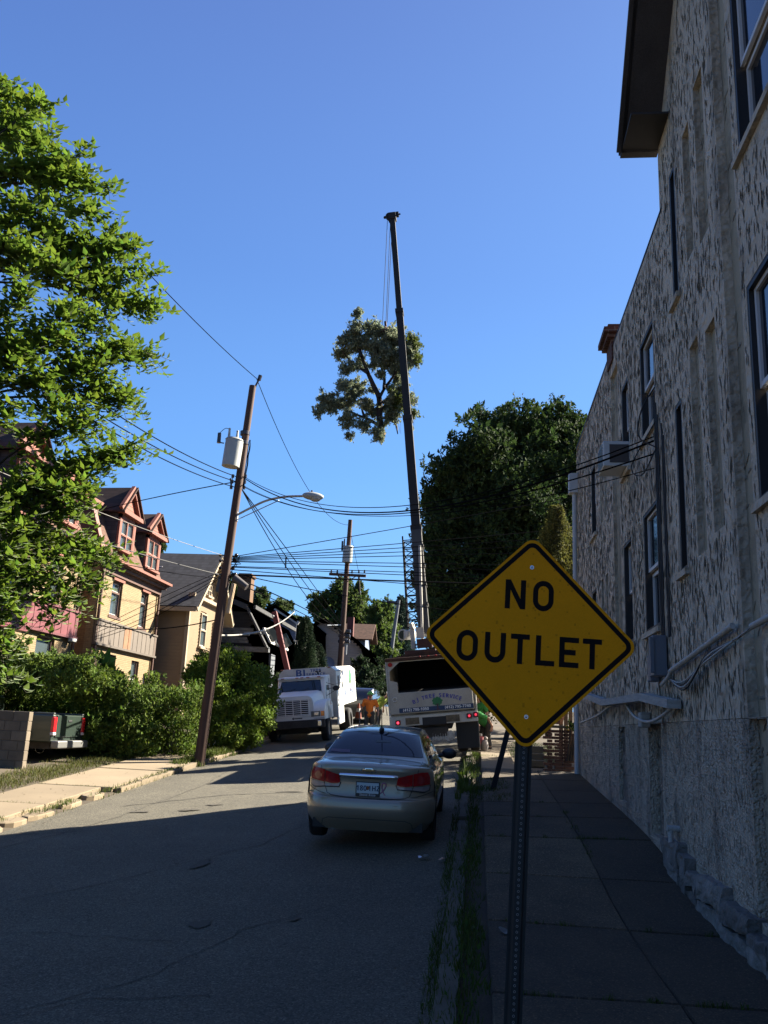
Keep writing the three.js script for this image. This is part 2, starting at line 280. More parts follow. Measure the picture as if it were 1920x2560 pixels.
// ---------------------------------------------------------------- stucco building on the right
const WX = 2.35;
{
  const b = thing('stucco_building', 'grey rough-stuccoed building with deep narrow windows rising along the right pavement', 'building');
  const stuccoT = tex(1024, 5.2, (u, v) => { const w = 0.03 * (fbm(u, v, 8, 58) - 0.5), st = fbm(u * 3 + w * 5, v + w, 6, 59, 5), sp = fbm(u, v, 40, 60, 3); return mul([0.50, 0.435, 0.335], 0.82 + 0.3 * fbm(u + w, v, 9, 61, 5) - (st > 0.56 ? Math.min(0.3, (st - 0.56) * 3) : 0) - (sp > 0.66 ? 0.16 : 0) + 0.16 * (hash(Math.floor(u * 1024), Math.floor(v * 1024), 62) - 0.5)); });
  const stuccoB = bumpOf(1024, 1.3, (u, v) => { const w = 0.06 * (fbm(u, v, 6, 64) - 0.5), n = fbm(u + w, (v + w * 2), 20, 65, 3); return clamp(0.6 * n + 0.4 * Math.abs(2 * fbm(u * 1 + w, v, 11, 66, 2) - 1), 0, 1); });
  const rough = mat(WHITE, 0.95, { map: stuccoT, bumpMap: stuccoB, bumpScale: 0.045, side: THREE.DoubleSide });
  const smooth = mat(lin(0.66, 0.68, 0.64), 0.95, { map: stuccoT, bumpMap: stuccoB, bumpScale: 0.012, side: THREE.DoubleSide });
  const lowB = bumpOf(1024, 1.3, (u, v) => clamp(0.5 * fbm(u, v, 70, 68, 3) + 0.5 * Math.abs(2 * fbm(u, v, 36, 69, 2) - 1), 0, 1));
  const low = mat(lin(0.9, 0.9, 0.92), 0.98, { map: stuccoT, bumpMap: lowB, bumpScale: 0.05, side: THREE.DoubleSide });
  const Zf = 20.9, roofY = 8.65;
  // shape space: (Z, y); extruded toward +x
  const F = M4(V(0, 0, -1), V(0, 1, 0), V(1, 0, 0), V(WX, 0, 0));
  const wins = [ // Z far, Z near, sill, head, kind
    [7.37, 6.2, 7.08, 8.95, 1], [12.45, 11.45, 5.97, 7.5, 1], [14.15, 13.5, 5.95, 7.5, 0], [18.2, 17.5, 5.8, 7.3, 0],
    [7.4, 6.2, 3.74, 5.75, 1], [12.55, 11.57, 3.2, 4.9, 1], [14.3, 13.55, 3.2, 4.83, 0], [18.3, 17.6, 3.2, 4.69, 0],
    [10.17, 9.87, 7.02, 8.82, 2], [10.33, 9.98, 3.66, 5.72, 2]];
  const blind = [ // recessed blank panels: Z far, Z near, bottom, top, depth
    [9.42, 9.1, 7.17, 8.85, .07], [8.84, 8.46, 7.05, 9.05, .07], [9.5, 9.12, 3.7, 6.12, .07], [8.82, 8.44, 3.8, 6.0, .07],
    [8.05, 7.55, 0.35, 10.4, .09], [15.28, 14.52, 2.7, 8.2, .06], [16.9, 16.62, 5.8, 7.2, .06], [16.3, 16.05, 5.8, 7.2, .06], [16.9, 16.62, 3.3, 4.7, .06], [16.3, 16.05, 3.3, 4.7, .06],
    [12.6, 11.75, 0.55, 1.98, .12], [15.2, 14.5, 0.8, 1.95, .06]];
  const out = poly([2.6, 1.98], [Zf, 1.98], [Zf, roofY - 0.1], [15.8, roofY], [10.75, roofY + 0.05], [10.75, 9.55], [10.0, 10.55], [6.9, 14.0], [3.6, 17.6], [2.6, 17.6]);
  const lowOut = poly([2.6, -0.5], [Zf + 0.05, -0.5], [Zf + 0.05, 1.975], [2.6, 1.975]);
  const openings = [];
  for (const [a, c, y0, y1] of [...wins, ...blind]) openings.push([c, y0, a, y1]);
  for (const [c, y0, a, y1] of openings) { if (y1 > 2.1) hole(out, c, Math.max(y0, 1.985 + (y0 < 1.98 ? 0 : 0)), a, y1); if (y0 < 1.9) hole(lowOut, c, y0, a, Math.min(y1, 1.97)); }
  new MB().ext(out, 0.24, F).build('wall', rough, b);
  new MB().ext(lowOut, 0.24, F).build('lower_wall', low, b);
  const rest = new MB(); // other sides and the flat roof
  rest.box(9, 9.2, 0.3, WX + 4.5 + 0.24, 4, -Zf + 0.16); rest.box(9, 17.8, 0.3, WX + 4.74, 8.4, -2.75); rest.box(0.3, 9.2, 18, WX + 9.4, 4, -11.8);
  rest.build('back_wall', rough, b);
  const dark = grained([0.02, 0.017, 0.016], 128, 1, 0.3, 0.2, 71, 0.7), roofM = grained([0.05, 0.045, 0.045], 256, 1.2, 0.3, 0.3, 72, 0.95);
  new MB().box(9.2, 0.12, 10.4, WX + 4.8, roofY - 0.1, -15.6).build('flat_roof', roofM, b);
  new MB().box(0.16, 0.07, Zf - 10.6, WX + 0.08, roofY + 0.045, -(Zf + 10.7) / 2).build('roof_edge', dark, b);
  // steep gable roof of the near wing, its rake hanging over the pavement
  const rake = new MB(), tilt = [[10.85, 9.74], [10.05, 10.62], [6.9, 14.1], [3.4, 17.95]];
  for (let i = 0; i < 3; i++) {
    const [z0, y0] = tilt[i], [z1, y1] = tilt[i + 1], a = V(1.88, y0, -z0), c = V(1.88, y1, -z1), d = c.clone().sub(a), n = V(0, -d.z, d.y).normalize();
    rake.span(a.clone().addScaledVector(n, 0.02), c.clone().addScaledVector(n, 0.02), 0.05, 0.26, V(0, 0, 1));
    const roof = new MB(); roof.span(V(6.4, y0, -z0).addScaledVector(n, 0.12), V(6.4, y1, -z1).addScaledVector(n, 0.12), 9.2, 0.06, V(0, 0, 1)); roof.build('gable_roof', roofM, b);
    const sof = new MB(); sof.span(V(2.12, y0, -z0).addScaledVector(n, -0.05), V(2.12, y1, -z1).addScaledVector(n, -0.05), 0.46, 0.03, V(0, 0, 1)); sof.build('soffit', dark, b);
    const bar = new MB(); bar.span(V(2.31, y0, -z0).addScaledVector(n, -0.13), V(2.31, y1, -z1).addScaledVector(n, -0.13), 0.1, 0.14, V(0, 0, 1)); bar.build('rake_moulding', dark, b);
  }
  rake.build('bargeboard', dark, b);
  new MB().box(0.52, 0.34, 0.07, 2.11, 9.88, -10.87).box(0.5, 0.03, 0.9, 2.12, 9.68, -10.45).build('eave_return', dark, b);
  // windows
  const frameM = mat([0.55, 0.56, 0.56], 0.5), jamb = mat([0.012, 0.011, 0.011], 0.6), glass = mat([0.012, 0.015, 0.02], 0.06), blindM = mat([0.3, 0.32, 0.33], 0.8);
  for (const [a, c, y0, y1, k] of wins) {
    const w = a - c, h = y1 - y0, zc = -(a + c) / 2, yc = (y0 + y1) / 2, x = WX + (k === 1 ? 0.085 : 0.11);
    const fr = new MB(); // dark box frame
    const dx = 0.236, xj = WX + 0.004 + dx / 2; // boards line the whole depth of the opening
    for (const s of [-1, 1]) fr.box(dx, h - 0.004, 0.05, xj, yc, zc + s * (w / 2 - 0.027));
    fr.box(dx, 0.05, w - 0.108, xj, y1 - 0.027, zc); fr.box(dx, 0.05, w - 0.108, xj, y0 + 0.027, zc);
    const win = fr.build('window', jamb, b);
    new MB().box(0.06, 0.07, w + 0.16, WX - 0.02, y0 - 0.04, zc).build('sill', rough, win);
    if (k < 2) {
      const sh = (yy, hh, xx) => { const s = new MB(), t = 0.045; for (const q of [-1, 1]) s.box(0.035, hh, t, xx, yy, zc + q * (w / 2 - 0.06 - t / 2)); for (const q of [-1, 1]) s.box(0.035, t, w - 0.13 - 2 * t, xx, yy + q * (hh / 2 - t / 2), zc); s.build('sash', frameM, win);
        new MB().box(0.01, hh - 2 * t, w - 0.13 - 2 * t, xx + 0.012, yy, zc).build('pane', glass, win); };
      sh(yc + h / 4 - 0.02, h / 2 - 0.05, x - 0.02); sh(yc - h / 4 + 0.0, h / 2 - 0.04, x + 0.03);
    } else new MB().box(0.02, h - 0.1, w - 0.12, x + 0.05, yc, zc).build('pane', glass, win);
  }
  for (const [a, c, y0, y1, d] of blind) new MB().box(0.05, y1 - y0 - 0.004, a - c - 0.004, WX + d + 0.025 - 0, (y0 + y1) / 2, -(a + c) / 2).build('recessed_panel', y1 < 2 ? tinted(low, 0.62) : smooth, b);
  // torn flakes of the trowelled stucco: thin lifted scales, their near edges free
  {
    const g = new THREE.BufferGeometry(), P = [], I = [];
    for (let i = 0; i <= 4; i++) { const t = i / 4 - 0.5, wv = 0.16 * Math.sin(i * 2.4), m = 1 - 1.6 * t * t;
      P.push(0, t, -0.55 * m, -0.45 * m, t + 0.02, 0.1 + wv, -1.05 * m, t, 0.42 * m + wv, -0.75 * m, t - 0.02, 0.44 * m + wv); }
    for (let i = 0; i < 4; i++) for (let j = 0; j < 3; j++) { const a = i * 4 + j; I.push(a, a + 1, a + 5, a, a + 5, a + 4); }
    g.setAttribute('position', new THREE.Float32BufferAttribute(P, 3)); g.setAttribute('uv', new THREE.Float32BufferAttribute(P.filter((_, i) => i % 3 < 2), 2)); g.setIndex(I); g.computeVertexNormals();
    const N = 17000, im = new THREE.InstancedMesh(g, rough, N), m = new THREE.Matrix4(), q = new THREE.Quaternion(), e = new THREE.Euler();
    let n = 0, tries = 0;
    while (n < N && tries++ < 80000) {
      const Z = lerp(5.2, Zf - 0.05, Math.pow(rnd(), 1.1)), lowPart = rnd() < 0.3, y = lowPart ? rr(0.1, 1.97) : rr(2.0, Z < 10.7 ? Math.min(12.5, 9.3 + (10.75 - Z) * 1.1) - 0.1 : roofY - 0.06);
      if (openings.some(([c, y0, a, y1]) => Z > c - 0.03 && Z < a + 0.03 && y > y0 - 0.04 && y < y1 + 0.04)) { if (rnd() > 0.12) continue; const o = blind.find(([a, c, y0, y1]) => Z > c && Z < a && y > y0 && y < y1); if (!o) continue;
        e.set(gauss() * 0.9 + 1.2, 0, 0); m.compose(V(WX + o[4] - (o[3] < 2 ? 0.03 : 0), y, -Z), q.setFromEuler(e), V(0.006, rr(0.08, 0.16), rr(0.02, 0.05))); im.setMatrixAt(n++, m); continue; }
      const k = lowPart ? 0.55 : 1; e.set(gauss() * 0.35, 0, 0);
      m.compose(V(WX  + 0.001, y, -Z), q.setFromEuler(e), V(rr(0.004, 0.0095) * k, rr(0.05, 0.17) * k, rr(0.02, 0.05) * k)); im.setMatrixAt(n++, m);
    }
    im.count = n; im.name = 'stucco_flakes'; im.userData.kind = 'stuff'; im.castShadow = im.receiveShadow = true; b.add(im);
  }
  // bulging rubble foot of the wall near the camera
  {
    const rub = grained([0.17, 0.16, 0.145], 256, 0.9, 0.4, 0.25, 75, 1, { bumpMap: stuccoB, bumpScale: 0.05 });
    let Z = 5.4; const bm = variants(rub, [0.7, 0.9, 1, 1.15]);
    while (Z < 11.0) {
      const L = rr(0.35, 0.9), top = 0.36 + (Z - 8) * 0.09;
      for (const [y0, y1] of [[-0.2, top * 0.55 + rr(-0.06, 0.06)], [top * 0.57, top + rr(-0.08, 0.06)]]) {
        const g = new THREE.BoxGeometry(0.16, y1 - y0, L - 0.006, 3, 6, 10), p = g.attributes.position;
        for (let i = 0; i < p.count; i++) { const x = p.getX(i), y = p.getY(i), z = p.getZ(i); const k = pn(Z * 3 + z * 9 + 40, y * 9 + y0 * 5 + 40, 128, 77) - 0.5; p.setX(i, x + (x < 0 ? k * 0.055 : 0) + (x < 0 && y > (y1 - y0) * 0.4 ? 0.015 : 0)); p.setY(i, y + (x < 0.09 ? k * 0.04 : 0)); }
        g.computeVertexNormals(); new MB().add(g, new THREE.Matrix4().makeTranslation(WX - 0.04, (y0 + y1) / 2, -(Z + L / 2))).build('foundation_stone', bm[Math.floor(rnd() * 4)], b);
      }
      Z += L;
    }
  }
  // brick chimney on the roof edge
  const br = tex(256, [0.9, 0.6], (u, v) => { const row = Math.floor(v * 8), jx = (u * 4 + (row % 2) * 0.5) % 1, jy = (v * 8) % 1; return jx < 0.05 || jy < 0.14 ? mul([0.16, 0.14, 0.12], 1) : mul([0.075, 0.027, 0.018], 0.6 + 0.8 * hash(Math.floor(u * 4 + (row % 2) * 0.5), row, 79)); });
  const brickRed = mat(WHITE, 0.95, { map: br });
  new MB().box(0.5, 0.62, 0.6, WX + 0.22, 8.72, -15.2).box(0.62, 0.08, 0.72, WX + 0.2, 8.86, -15.2).box(0.72, 0.1, 0.84, WX + 0.19, 8.95, -15.2).box(0.6, 0.08, 0.7, WX + 0.21, 9.04, -15.2).build('chimney', brickRed, b);
  // far corner downspout with its hopper
  const ds = mat([0.42, 0.43, 0.43], 0.5);
  const dsp = new MB().cyl(V(WX - 0.07, 0.95, -Zf + 0.12), V(WX - 0.07, 7.5, -Zf + 0.12), 0.055).build('downspout', ds, b);
  new MB().rbox(0.22, 0.5, 0.22, WX - 0.1, 7.75, -Zf + 0.12, 0.02).build('hopper', ds, dsp);
  // service wires stapled down the wall and their grey meter boxes
  const black = mat([0.012, 0.012, 0.014], 0.6), grey = mat([0.11, 0.125, 0.15], 0.55), pale = grained([0.36, 0.36, 0.34], 64, 0.5, 0.2, 0.2, 81, 0.6);
  for (let k = 0; k < 5; k++) { const z = -11.35 + k * 0.085 + (k > 2 ? 0.16 : 0), p = []; for (let i = 0; i < 9; i++) p.push(V(WX - 0.035, lerp(6.35 - k * 0.2, 2.98, i / 8), z + gauss() * 0.02)); new MB().tube(p, 0.011, 5).build('service_cable', black, b); }
  new MB().tube([V(WX - 0.05, 6.35, -11.2), V(WX - 0.2, 6.1, -11.3), V(WX - 0.25, 5.7, -11.35), V(WX - 0.06, 5.5, -11.2)], 0.01, 5).tube([V(WX - 0.04, 5.9, -11.3), V(WX - 0.3, 5.35, -11.7), V(WX - 0.2, 5.2, -11.5), V(WX - 0.05, 5.5, -11.25)], 0.008, 5).build('drip_loop', black, b);
  const mb = new MB().rbox(0.17, 0.5, 0.3, WX - 0.1, 2.78, -11.3, 0.015).build('meter_box', grey, b);
  new MB().rbox(0.12, 0.34, 0.2, WX - 0.08, 2.66, -11.72, 0.015).build('switch_box', grey, b); new MB().rbox(0.05, 0.44, 0.02, WX - 0.2, 2.78, -11.14, 0.006).build('lid', grey, mb);
  new MB().tube([V(WX - 0.1, 2.42, -11.15), V(WX - 0.07, 2.5, -10.9), V(WX - 0.06, 2.58, -10.7), V(WX - 0.05, 2.62, -10.3)], 0.022, 8).build('conduit', pale, b);
  new MB().cyl(V(WX - 0.06, 2.56, -10.82), V(WX - 0.06, 2.79, -8.15), 0.03, 0.03, 9).cyl(V(WX - 0.06, 2.72, -7.6), V(WX - 0.06, 2.82, -5.2), 0.028, 0.028, 9).build('conduit', pale, b);
  for (let k = 0; k < 4; k++) new MB().tube([V(WX - 0.05, 2.47, -10.9), V(WX - 0.07 - k * 0.01, 2.4 - k * 0.03, -10.2 + k * 0.1), V(WX - 0.08, 2.55 + k * 0.02, -9), V(WX - 0.06, 2.66, -8.1), V(WX - 0.05, 2.76 + k * 0.01, -6.9), V(WX - 0.05, 2.8, -5.4)], 0.011, 5).build('loose_cable', k % 2 ? black : pale, b);
  // weathered timber trough bracketed off the wall, with a pale hose looped beneath
  const wood = grained([0.32, 0.32, 0.30], 128, [0.6, 0.08], 0.35, 0.25, 83, 0.9);
  const tr = new MB(), tp = [onX(1466, 1738, 2.22), onX(1515, 1757, 2.2), onX(1613, 1743, 2.2), onX(1685, 1760, 2.24)];
  for (let i = 0; i < 3; i++) tr.span(tp[i], tp[i + 1], 0.16, 0.1);
  const trough = tr.build('timber_trough', wood, b);
  new MB().rbox(0.14, 0.2, 0.22, WX - 0.07, 2.02, -12.5, 0.02).build('bracket', wood, b);
  new MB().tube([onX(1452, 1807, 2.2), onX(1500, 1785, 2.25), onX(1525, 1765, 2.27), onX(1562, 1760, 2.26), onX(1585, 1790, 2.22), onX(1620, 1805, 2.22), onX(1655, 1790, 2.24), onX(1686, 1762, 2.26)], 0.022, 7).build('hose', pale, b);
  new MB().cyl(V(WX + 0.02, 0.78, -10.9), V(WX - 0.14, 0.78, -10.9), 0.035).cyl(V(WX - 0.1, 0.78, -10.9), V(WX - 0.1, 0.62, -10.9), 0.03).build('pipe_stub', pale, b);
  // window air conditioner
  const ac = new MB().rbox(0.5, 0.42, 0.6, WX - 0.16, 6.17, -13.82, 0.02).build('air_conditioner', mat([0.5, 0.51, 0.5], 0.55), b);
  const gr = new MB(); for (let i = 0; i < 8; i++) gr.box(0.01, 0.028, 0.5, WX - 0.415, 6.0 + i * 0.046, -13.82); gr.build('grille', mat([0.12, 0.16, 0.17], 0.6), ac);
  new MB().box(0.3, 0.3, 0.012, WX - 0.16, 6.17, -13.513).build('side_grille', mat([0.06, 0.05, 0.045], 0.7), ac);
}

// ---------------------------------------------------------------- row houses on the left
const brickTex = (a, b, mortar, s) => tex(512, [1.64, 0.84], (u, v) => {
  const row = Math.floor(v * 12), uu = u * 8 + (row % 2) * 0.5, jx = uu % 1, jy = (v * 12) % 1, k = hash(Math.floor(uu) % 8, row, s);
  if (jx < 0.05 || jy < 0.15) return mul(mortar, 0.9 + 0.2 * hash(Math.floor(u * 512), Math.floor(v * 512), s));
  return mul([lerp(a[0], b[0], k), lerp(a[1], b[1], k), lerp(a[2], b[2], k)], 0.86 + 0.28 * fbm(u, v, 16, s + 1));
});
const brickBump = bumpOf(512, [1.64, 0.84], (u, v) => { const row = Math.floor(v * 12), uu = u * 8 + (row % 2) * 0.5; return uu % 1 < 0.05 || (v * 12) % 1 < 0.15 ? 0.2 : 0.9; });
const yellowBrick = mat(WHITE, 0.9, { map: brickTex([0.185, 0.128, 0.062], [0.22, 0.158, 0.083], [0.13, 0.092, 0.05], 101), bumpMap: brickBump, bumpScale: 0.008 });
const brownBrick = mat(WHITE, 0.92, { map: brickTex([0.15, 0.085, 0.035], [0.19, 0.115, 0.052], [0.1, 0.068, 0.035], 105), bumpMap: brickBump, bumpScale: 0.008 });
const shingleTex = (c, s) => tex(512, [1.6, 1.6], (u, v) => { const row = Math.floor(v * 10), k = hash(Math.floor(u * 9 + hash(row, 1, s)) % 9, row, s); return mul(c, (v * 10) % 1 < 0.12 ? 0.55 : 0.72 + 0.5 * k + 0.2 * (hash(Math.floor(u * 256), Math.floor(v * 256), s) - 0.5)); });
const shingleBrown = mat(WHITE, 0.95, { map: shingleTex([0.085, 0.042, 0.026], 111) }), shingleDark = mat(WHITE, 0.95, { map: shingleTex([0.045, 0.045, 0.05], 113) });
const redTrim = grained([0.16, 0.05, 0.03], 128, 0.8, 0.15, 0.1, 115, 0.7), brownTrim = grained([0.075, 0.035, 0.024], 128, 0.8, 0.2, 0.15, 117, 0.75);
const whiteTrim = grained([0.42, 0.41, 0.38], 64, 0.6, 0.12, 0.08, 119, 0.6), winGlass = mat([0.045, 0.06, 0.065], 0.05), curtain = mat([0.42, 0.43, 0.42], 0.9);
const FX = -14; // the house fronts
const zf = (Z) => -Z;
// a window set in a wall that looks toward +x: frame, meeting rail, panes; returns the frame
function houseWindow(par, Z0, Z1, y0, y1, x, frameM, o = {}) {
  const w = Z1 - Z0, zc = -(Z0 + Z1) / 2, t = o.t ?? 0.07, f = new MB(), split = o.split ?? 0.5;
  for (const s of [-1, 1]) f.box(0.12, y1 - y0, t, x, (y0 + y1) / 2, zc + s * (w / 2 - t / 2));
  const ys = [y0 + t / 2, y1 - t / 2, lerp(y0, y1, split)]; for (const y of ys) f.box(0.118, t, w - 2 * t, x, y, zc);
  if (o.mullion) f.box(0.116, y1 - y0 - 2 * t, t * 1.2, x, (y0 + y1) / 2, zc);
  const win0 = f.build('window', frameM, par), win = o.flat ? par : win0, ym = lerp(y0, y1, split);
  const sashM = o.sash ?? whiteTrim;
  for (const [a, b] of [[y0 + t, ym - t / 2], [ym + t / 2, y1 - t]]) for (const [c, d] of o.mullion ? [[-w / 2 + t, -t * 0.6], [t * 0.6, w / 2 - t]] : [[-w / 2 + t, w / 2 - t]]) {
    const s = new MB(), q = 0.035; for (const e of [c + q / 2, d - q / 2]) s.box(0.05, b - a, q, x - 0.02, (a + b) / 2, zc + e); for (const e of [a + q / 2, b - q / 2]) s.box(0.049, q, d - c - 2 * q, x - 0.02, e, zc + (c + d) / 2);
    s.build('sash', sashM, win); new MB().box(0.012, b - a - 2 * q, d - c - 2 * q, x - 0.03, (a + b) / 2, zc + (c + d) / 2).build('pane', winGlass, win);
  }
  if (o.curtain) new MB().box(0.02, (y1 - y0) * 0.55, w * 0.8, x - 0.3, lerp(y0, y1, 0.35), zc).build('curtain', curtain, win);
  new MB().box(0.26, 0.09, w + 0.2, x + 0.04, y0 - 0.045, zc).build('sill', o.sill ?? brownTrim, win);
  return win;
}
function frontWall(par, Z0, Z1, y0, y1, openings, m, x = FX, th = 0.3) { // wall that looks toward +x, with openings
  const s = poly([Z0, y0], [Z1, y0], [Z1, y1], [Z0, y1]);
  for (const [a, b, c, d] of openings) hole(s, a, c, b, d);
  return new MB().ext(s, th, M4(V(0, 0, -1), V(0, 1, 0), V(1, 0, 0), V(x - th, 0, 0))).build('wall', m, par);
}
function dormer(par, Zc, hw, yb, yt, apex, shade) { // pedimented dormer standing in the mansard
  const d = new MB(), x0 = FX - 0.02;
  for (const s of [-1, 1]) d.box(0.1, yt - yb, 0.16, x0, (yt + yb) / 2, -Zc + s * (hw - 0.2));
  d.box(0.1, 0.16, hw * 2 - 0.24, x0, yt - 0.08, -Zc); d.box(0.14, 0.08, hw * 2 - 0.24, x0 + 0.02, yb + 0.04, -Zc);
  const front = d.build('dormer', redTrim, par);
  houseWindow(front, Zc - hw + 0.28, Zc + hw - 0.28, yb + 0.08, yt - 0.16, x0 - 0.02, redTrim, { mullion: true, split: 0.48, sill: redTrim, flat: true });
  for (const s of [-1, 1]) new MB().box(1.5, yt - yb, 0.06, x0 - 0.8, (yt + yb) / 2, -Zc + s * (hw - 0.12)).build('dormer_cheek', shingleDark, front);
  const ped = new MB(), h = apex - yt; // open pediment: raking boards over a boarded field
  const A = V(x0 + 0.14, yt + 0.08, -Zc + hw + 0.1), B = V(x0 + 0.14, apex + 0.02, -Zc), C = V(x0 + 0.14, yt + 0.08, -Zc - hw - 0.1);
  ped.span(A, B, 0.3, 0.14, V(1, 0, 0)).span(C, B, 0.3, 0.14, V(1, 0, 0)).box(0.3, 0.16, hw * 2 + 0.1, x0 + 0.12, yt + 0.06, -Zc);
  ped.build('pediment', redTrim, front);
  for (let i = 0; i < 6; i++) { const y = yt + 0.14 + i * (h - 0.2) / 6, w = (hw - 0.05) * (1 - (i + 0.5) / 6.3) * 2; new MB().box(0.03, (h - 0.2) / 6 - 0.012, w, x0 + 0.04, y + (h - 0.2) / 12, -Zc).build('pediment_board', tinted(redTrim, 1.25), front); }
  const roof = new MB(); for (const s of [-1, 1]) { const e = V(0, yt + 0.05, -Zc + s * (hw + 0.16)), r = V(0, apex + 0.1, -Zc), xb = x0 - 1.9, xf = x0 + 0.3;
    const dn = V(0, -0.07, 0); const q = (a, b, c2, d2) => roof.quad(a, b, c2, d2);
    const a = V(xf, e.y, e.z), b = V(xf, r.y, r.z), c = V(xb, r.y - 0.05, r.z), f = V(xb, e.y, e.z);
    q(a, b, c, f); q(a.clone().add(dn), f.clone().add(dn), c.clone().add(dn), b.clone().add(dn)); q(a, a.clone().add(dn), b.clone().add(dn), b); q(a, f, f.clone().add(dn), a.clone().add(dn)); }
  roof.build('dormer_roof', mat(WHITE, 0.95, { map: shingleBrown.map, color: lin(0.5, 0.5, 0.52), side: THREE.DoubleSide }), front);
}
function rowHouse(label, Z0, Z1, band, dormers, ups, downs, post) {
  const h = thing('row_house', label, 'house', V(0, 0, 0), 0), g0 = 0.4, yc = 7.3;
  frontWall(h, Z0, Z1, g0, yc, [...ups, ...downs].map((w) => w.slice(0, 4)), yellowBrick);
  const sidesM = new MB(); for (const Z of [Z0 + 0.15, Z1 - 0.15]) sidesM.box(9.7, yc - g0, 0.296, FX - 5.15, (yc + g0) / 2, -Z); sidesM.box(0.3, yc - g0, Z1 - Z0, FX - 10.1, (yc + g0) / 2, -(Z0 + Z1) / 2);
  sidesM.build('side_wall', brownBrick, h);
  new MB().box(9.6, 0.1, Z1 - Z0 - 0.6, FX - 5.1, 4.2, -(Z0 + Z1) / 2).box(9.6, 0.1, Z1 - Z0 - 0.6, FX - 5.1, 1.2, -(Z0 + Z1) / 2).build('floor', brownTrim, h);
  // mansard with returned end, cornice below it and gutter above
  const man = new MB(), e = 0.12, P = (x, y, Z) => V(x, y, -Z), yb = 7.52, yt = 9.78, xb = FX + 0.1, xt = FX - 0.85;
  man.quad(P(xb, yb, Z0 - e), P(xb, yb, Z1 + e), P(xt, yt, Z1 - 0.3), P(xt, yt, Z0 + 0.3));
  man.quad(P(FX - 9, yb, Z0 - e), P(xb, yb, Z0 - e), P(xt, yt, Z0 + 0.3), P(FX - 9, yt, Z0 + 0.3)); man.quad(P(xb, yb, Z1 + e), P(FX - 9, yb, Z1 + e), P(FX - 9, yt, Z1 - 0.3), P(xt, yt, Z1 - 0.3));
  const roof = man.build('mansard_roof', Object.assign(shingleBrown.clone(), { side: THREE.DoubleSide }), h);
  new MB().box(8.4, 0.1, Z1 - Z0 - 0.4, FX - 4.9, yt + 0.04, -(Z0 + Z1) / 2).build('flat_roof', shingleDark, roof);
  new MB().box(0.2, 0.13, Z1 - Z0 - 0.3, xt + 0.06, yt + 0.02, -(Z0 + Z1) / 2).span(P(xb + 0.03, yb, Z0 - e), P(xt + 0.03, yt, Z0 + 0.3), 0.16, 0.1).build('hip_trim', redTrim, roof);
  new MB().box(0.5, 0.14, Z1 - Z0 + 0.3, FX + 0.15, 7.44, -(Z0 + Z1) / 2).box(0.36, 0.12, Z1 - Z0 + 0.2, FX + 0.12, 7.31, -(Z0 + Z1) / 2).box(0.14, 0.26, Z1 - Z0 + 0.02, FX + 0.05, 7.13, -(Z0 + Z1) / 2).build('cornice', brownTrim, h);
  new MB().box(0.14, 0.1, Z1 - Z0 + 0.34, FX + 0.46, 7.47, -(Z0 + Z1) / 2).build('gutter', redTrim, h);
  for (const d of dormers) dormer(h, ...d);
  for (const [a, b, c, d, k] of ups) { houseWindow(h, a, b, c, d, FX - 0.14, brownTrim, { split: 0.68, curtain: true }); new MB().box(0.1, 0.16, b - a + 0.1, FX + 0.02, d + 0.08, -(a + b) / 2).build('lintel', redTrim, h); }
  for (const [a, b, c, d, k] of downs) if (k === 'door') { new MB().box(0.08, d - c, b - a, FX - 0.16, (c + d) / 2, -(a + b) / 2).build('door', band, h); } else houseWindow(h, a, b, c, d, FX - 0.14, brownTrim, { split: 0.6 });
  // ribbed metal band over the ground floor: each sheet strip a piece
  const n = Math.round((Z1 - Z0) / 0.24); for (let i = 0; i < n; i++) { const Z = lerp(Z0, Z1, (i + 0.5) / n), rust = band.userData.rust && Math.abs(Z - lerp(Z0, Z1, 0.48)) < 0.35;
    new MB().box(0.1 + 0.012 * (i % 2), 0.82, (Z1 - Z0) / n - 0.012, FX + 0.07 + 0.006 * (i % 2), 4.76, -Z).build('band_panel', rust ? M.rustPanel : band, h); }
  new MB().box(0.16, 0.07, Z1 - Z0 + 0.04, FX + 0.09, 5.21, -(Z0 + Z1) / 2).box(0.18, 0.08, Z1 - Z0 + 0.04, FX + 0.09, 4.31, -(Z0 + Z1) / 2).build('band_trim', tinted(band, 0.8), h);
  for (const Z of post) new MB().cyl(V(FX + 0.09, 1, -Z), V(FX + 0.09, 7.2, -Z), 0.055).build('downspout', brownTrim, h);
  return h;
}
M.maroon = grained([0.115, 0.022, 0.028], 128, 1.4, 0.12, 0.08, 121, 0.6); M.greyBand = grained([0.1, 0.08, 0.062], 128, 1.4, 0.14, 0.08, 123, 0.65); M.greyBand.userData.rust = true;
M.rustPanel = grained([0.17, 0.085, 0.042], 128, 0.8, 0.25, 0.15, 125, 0.85);
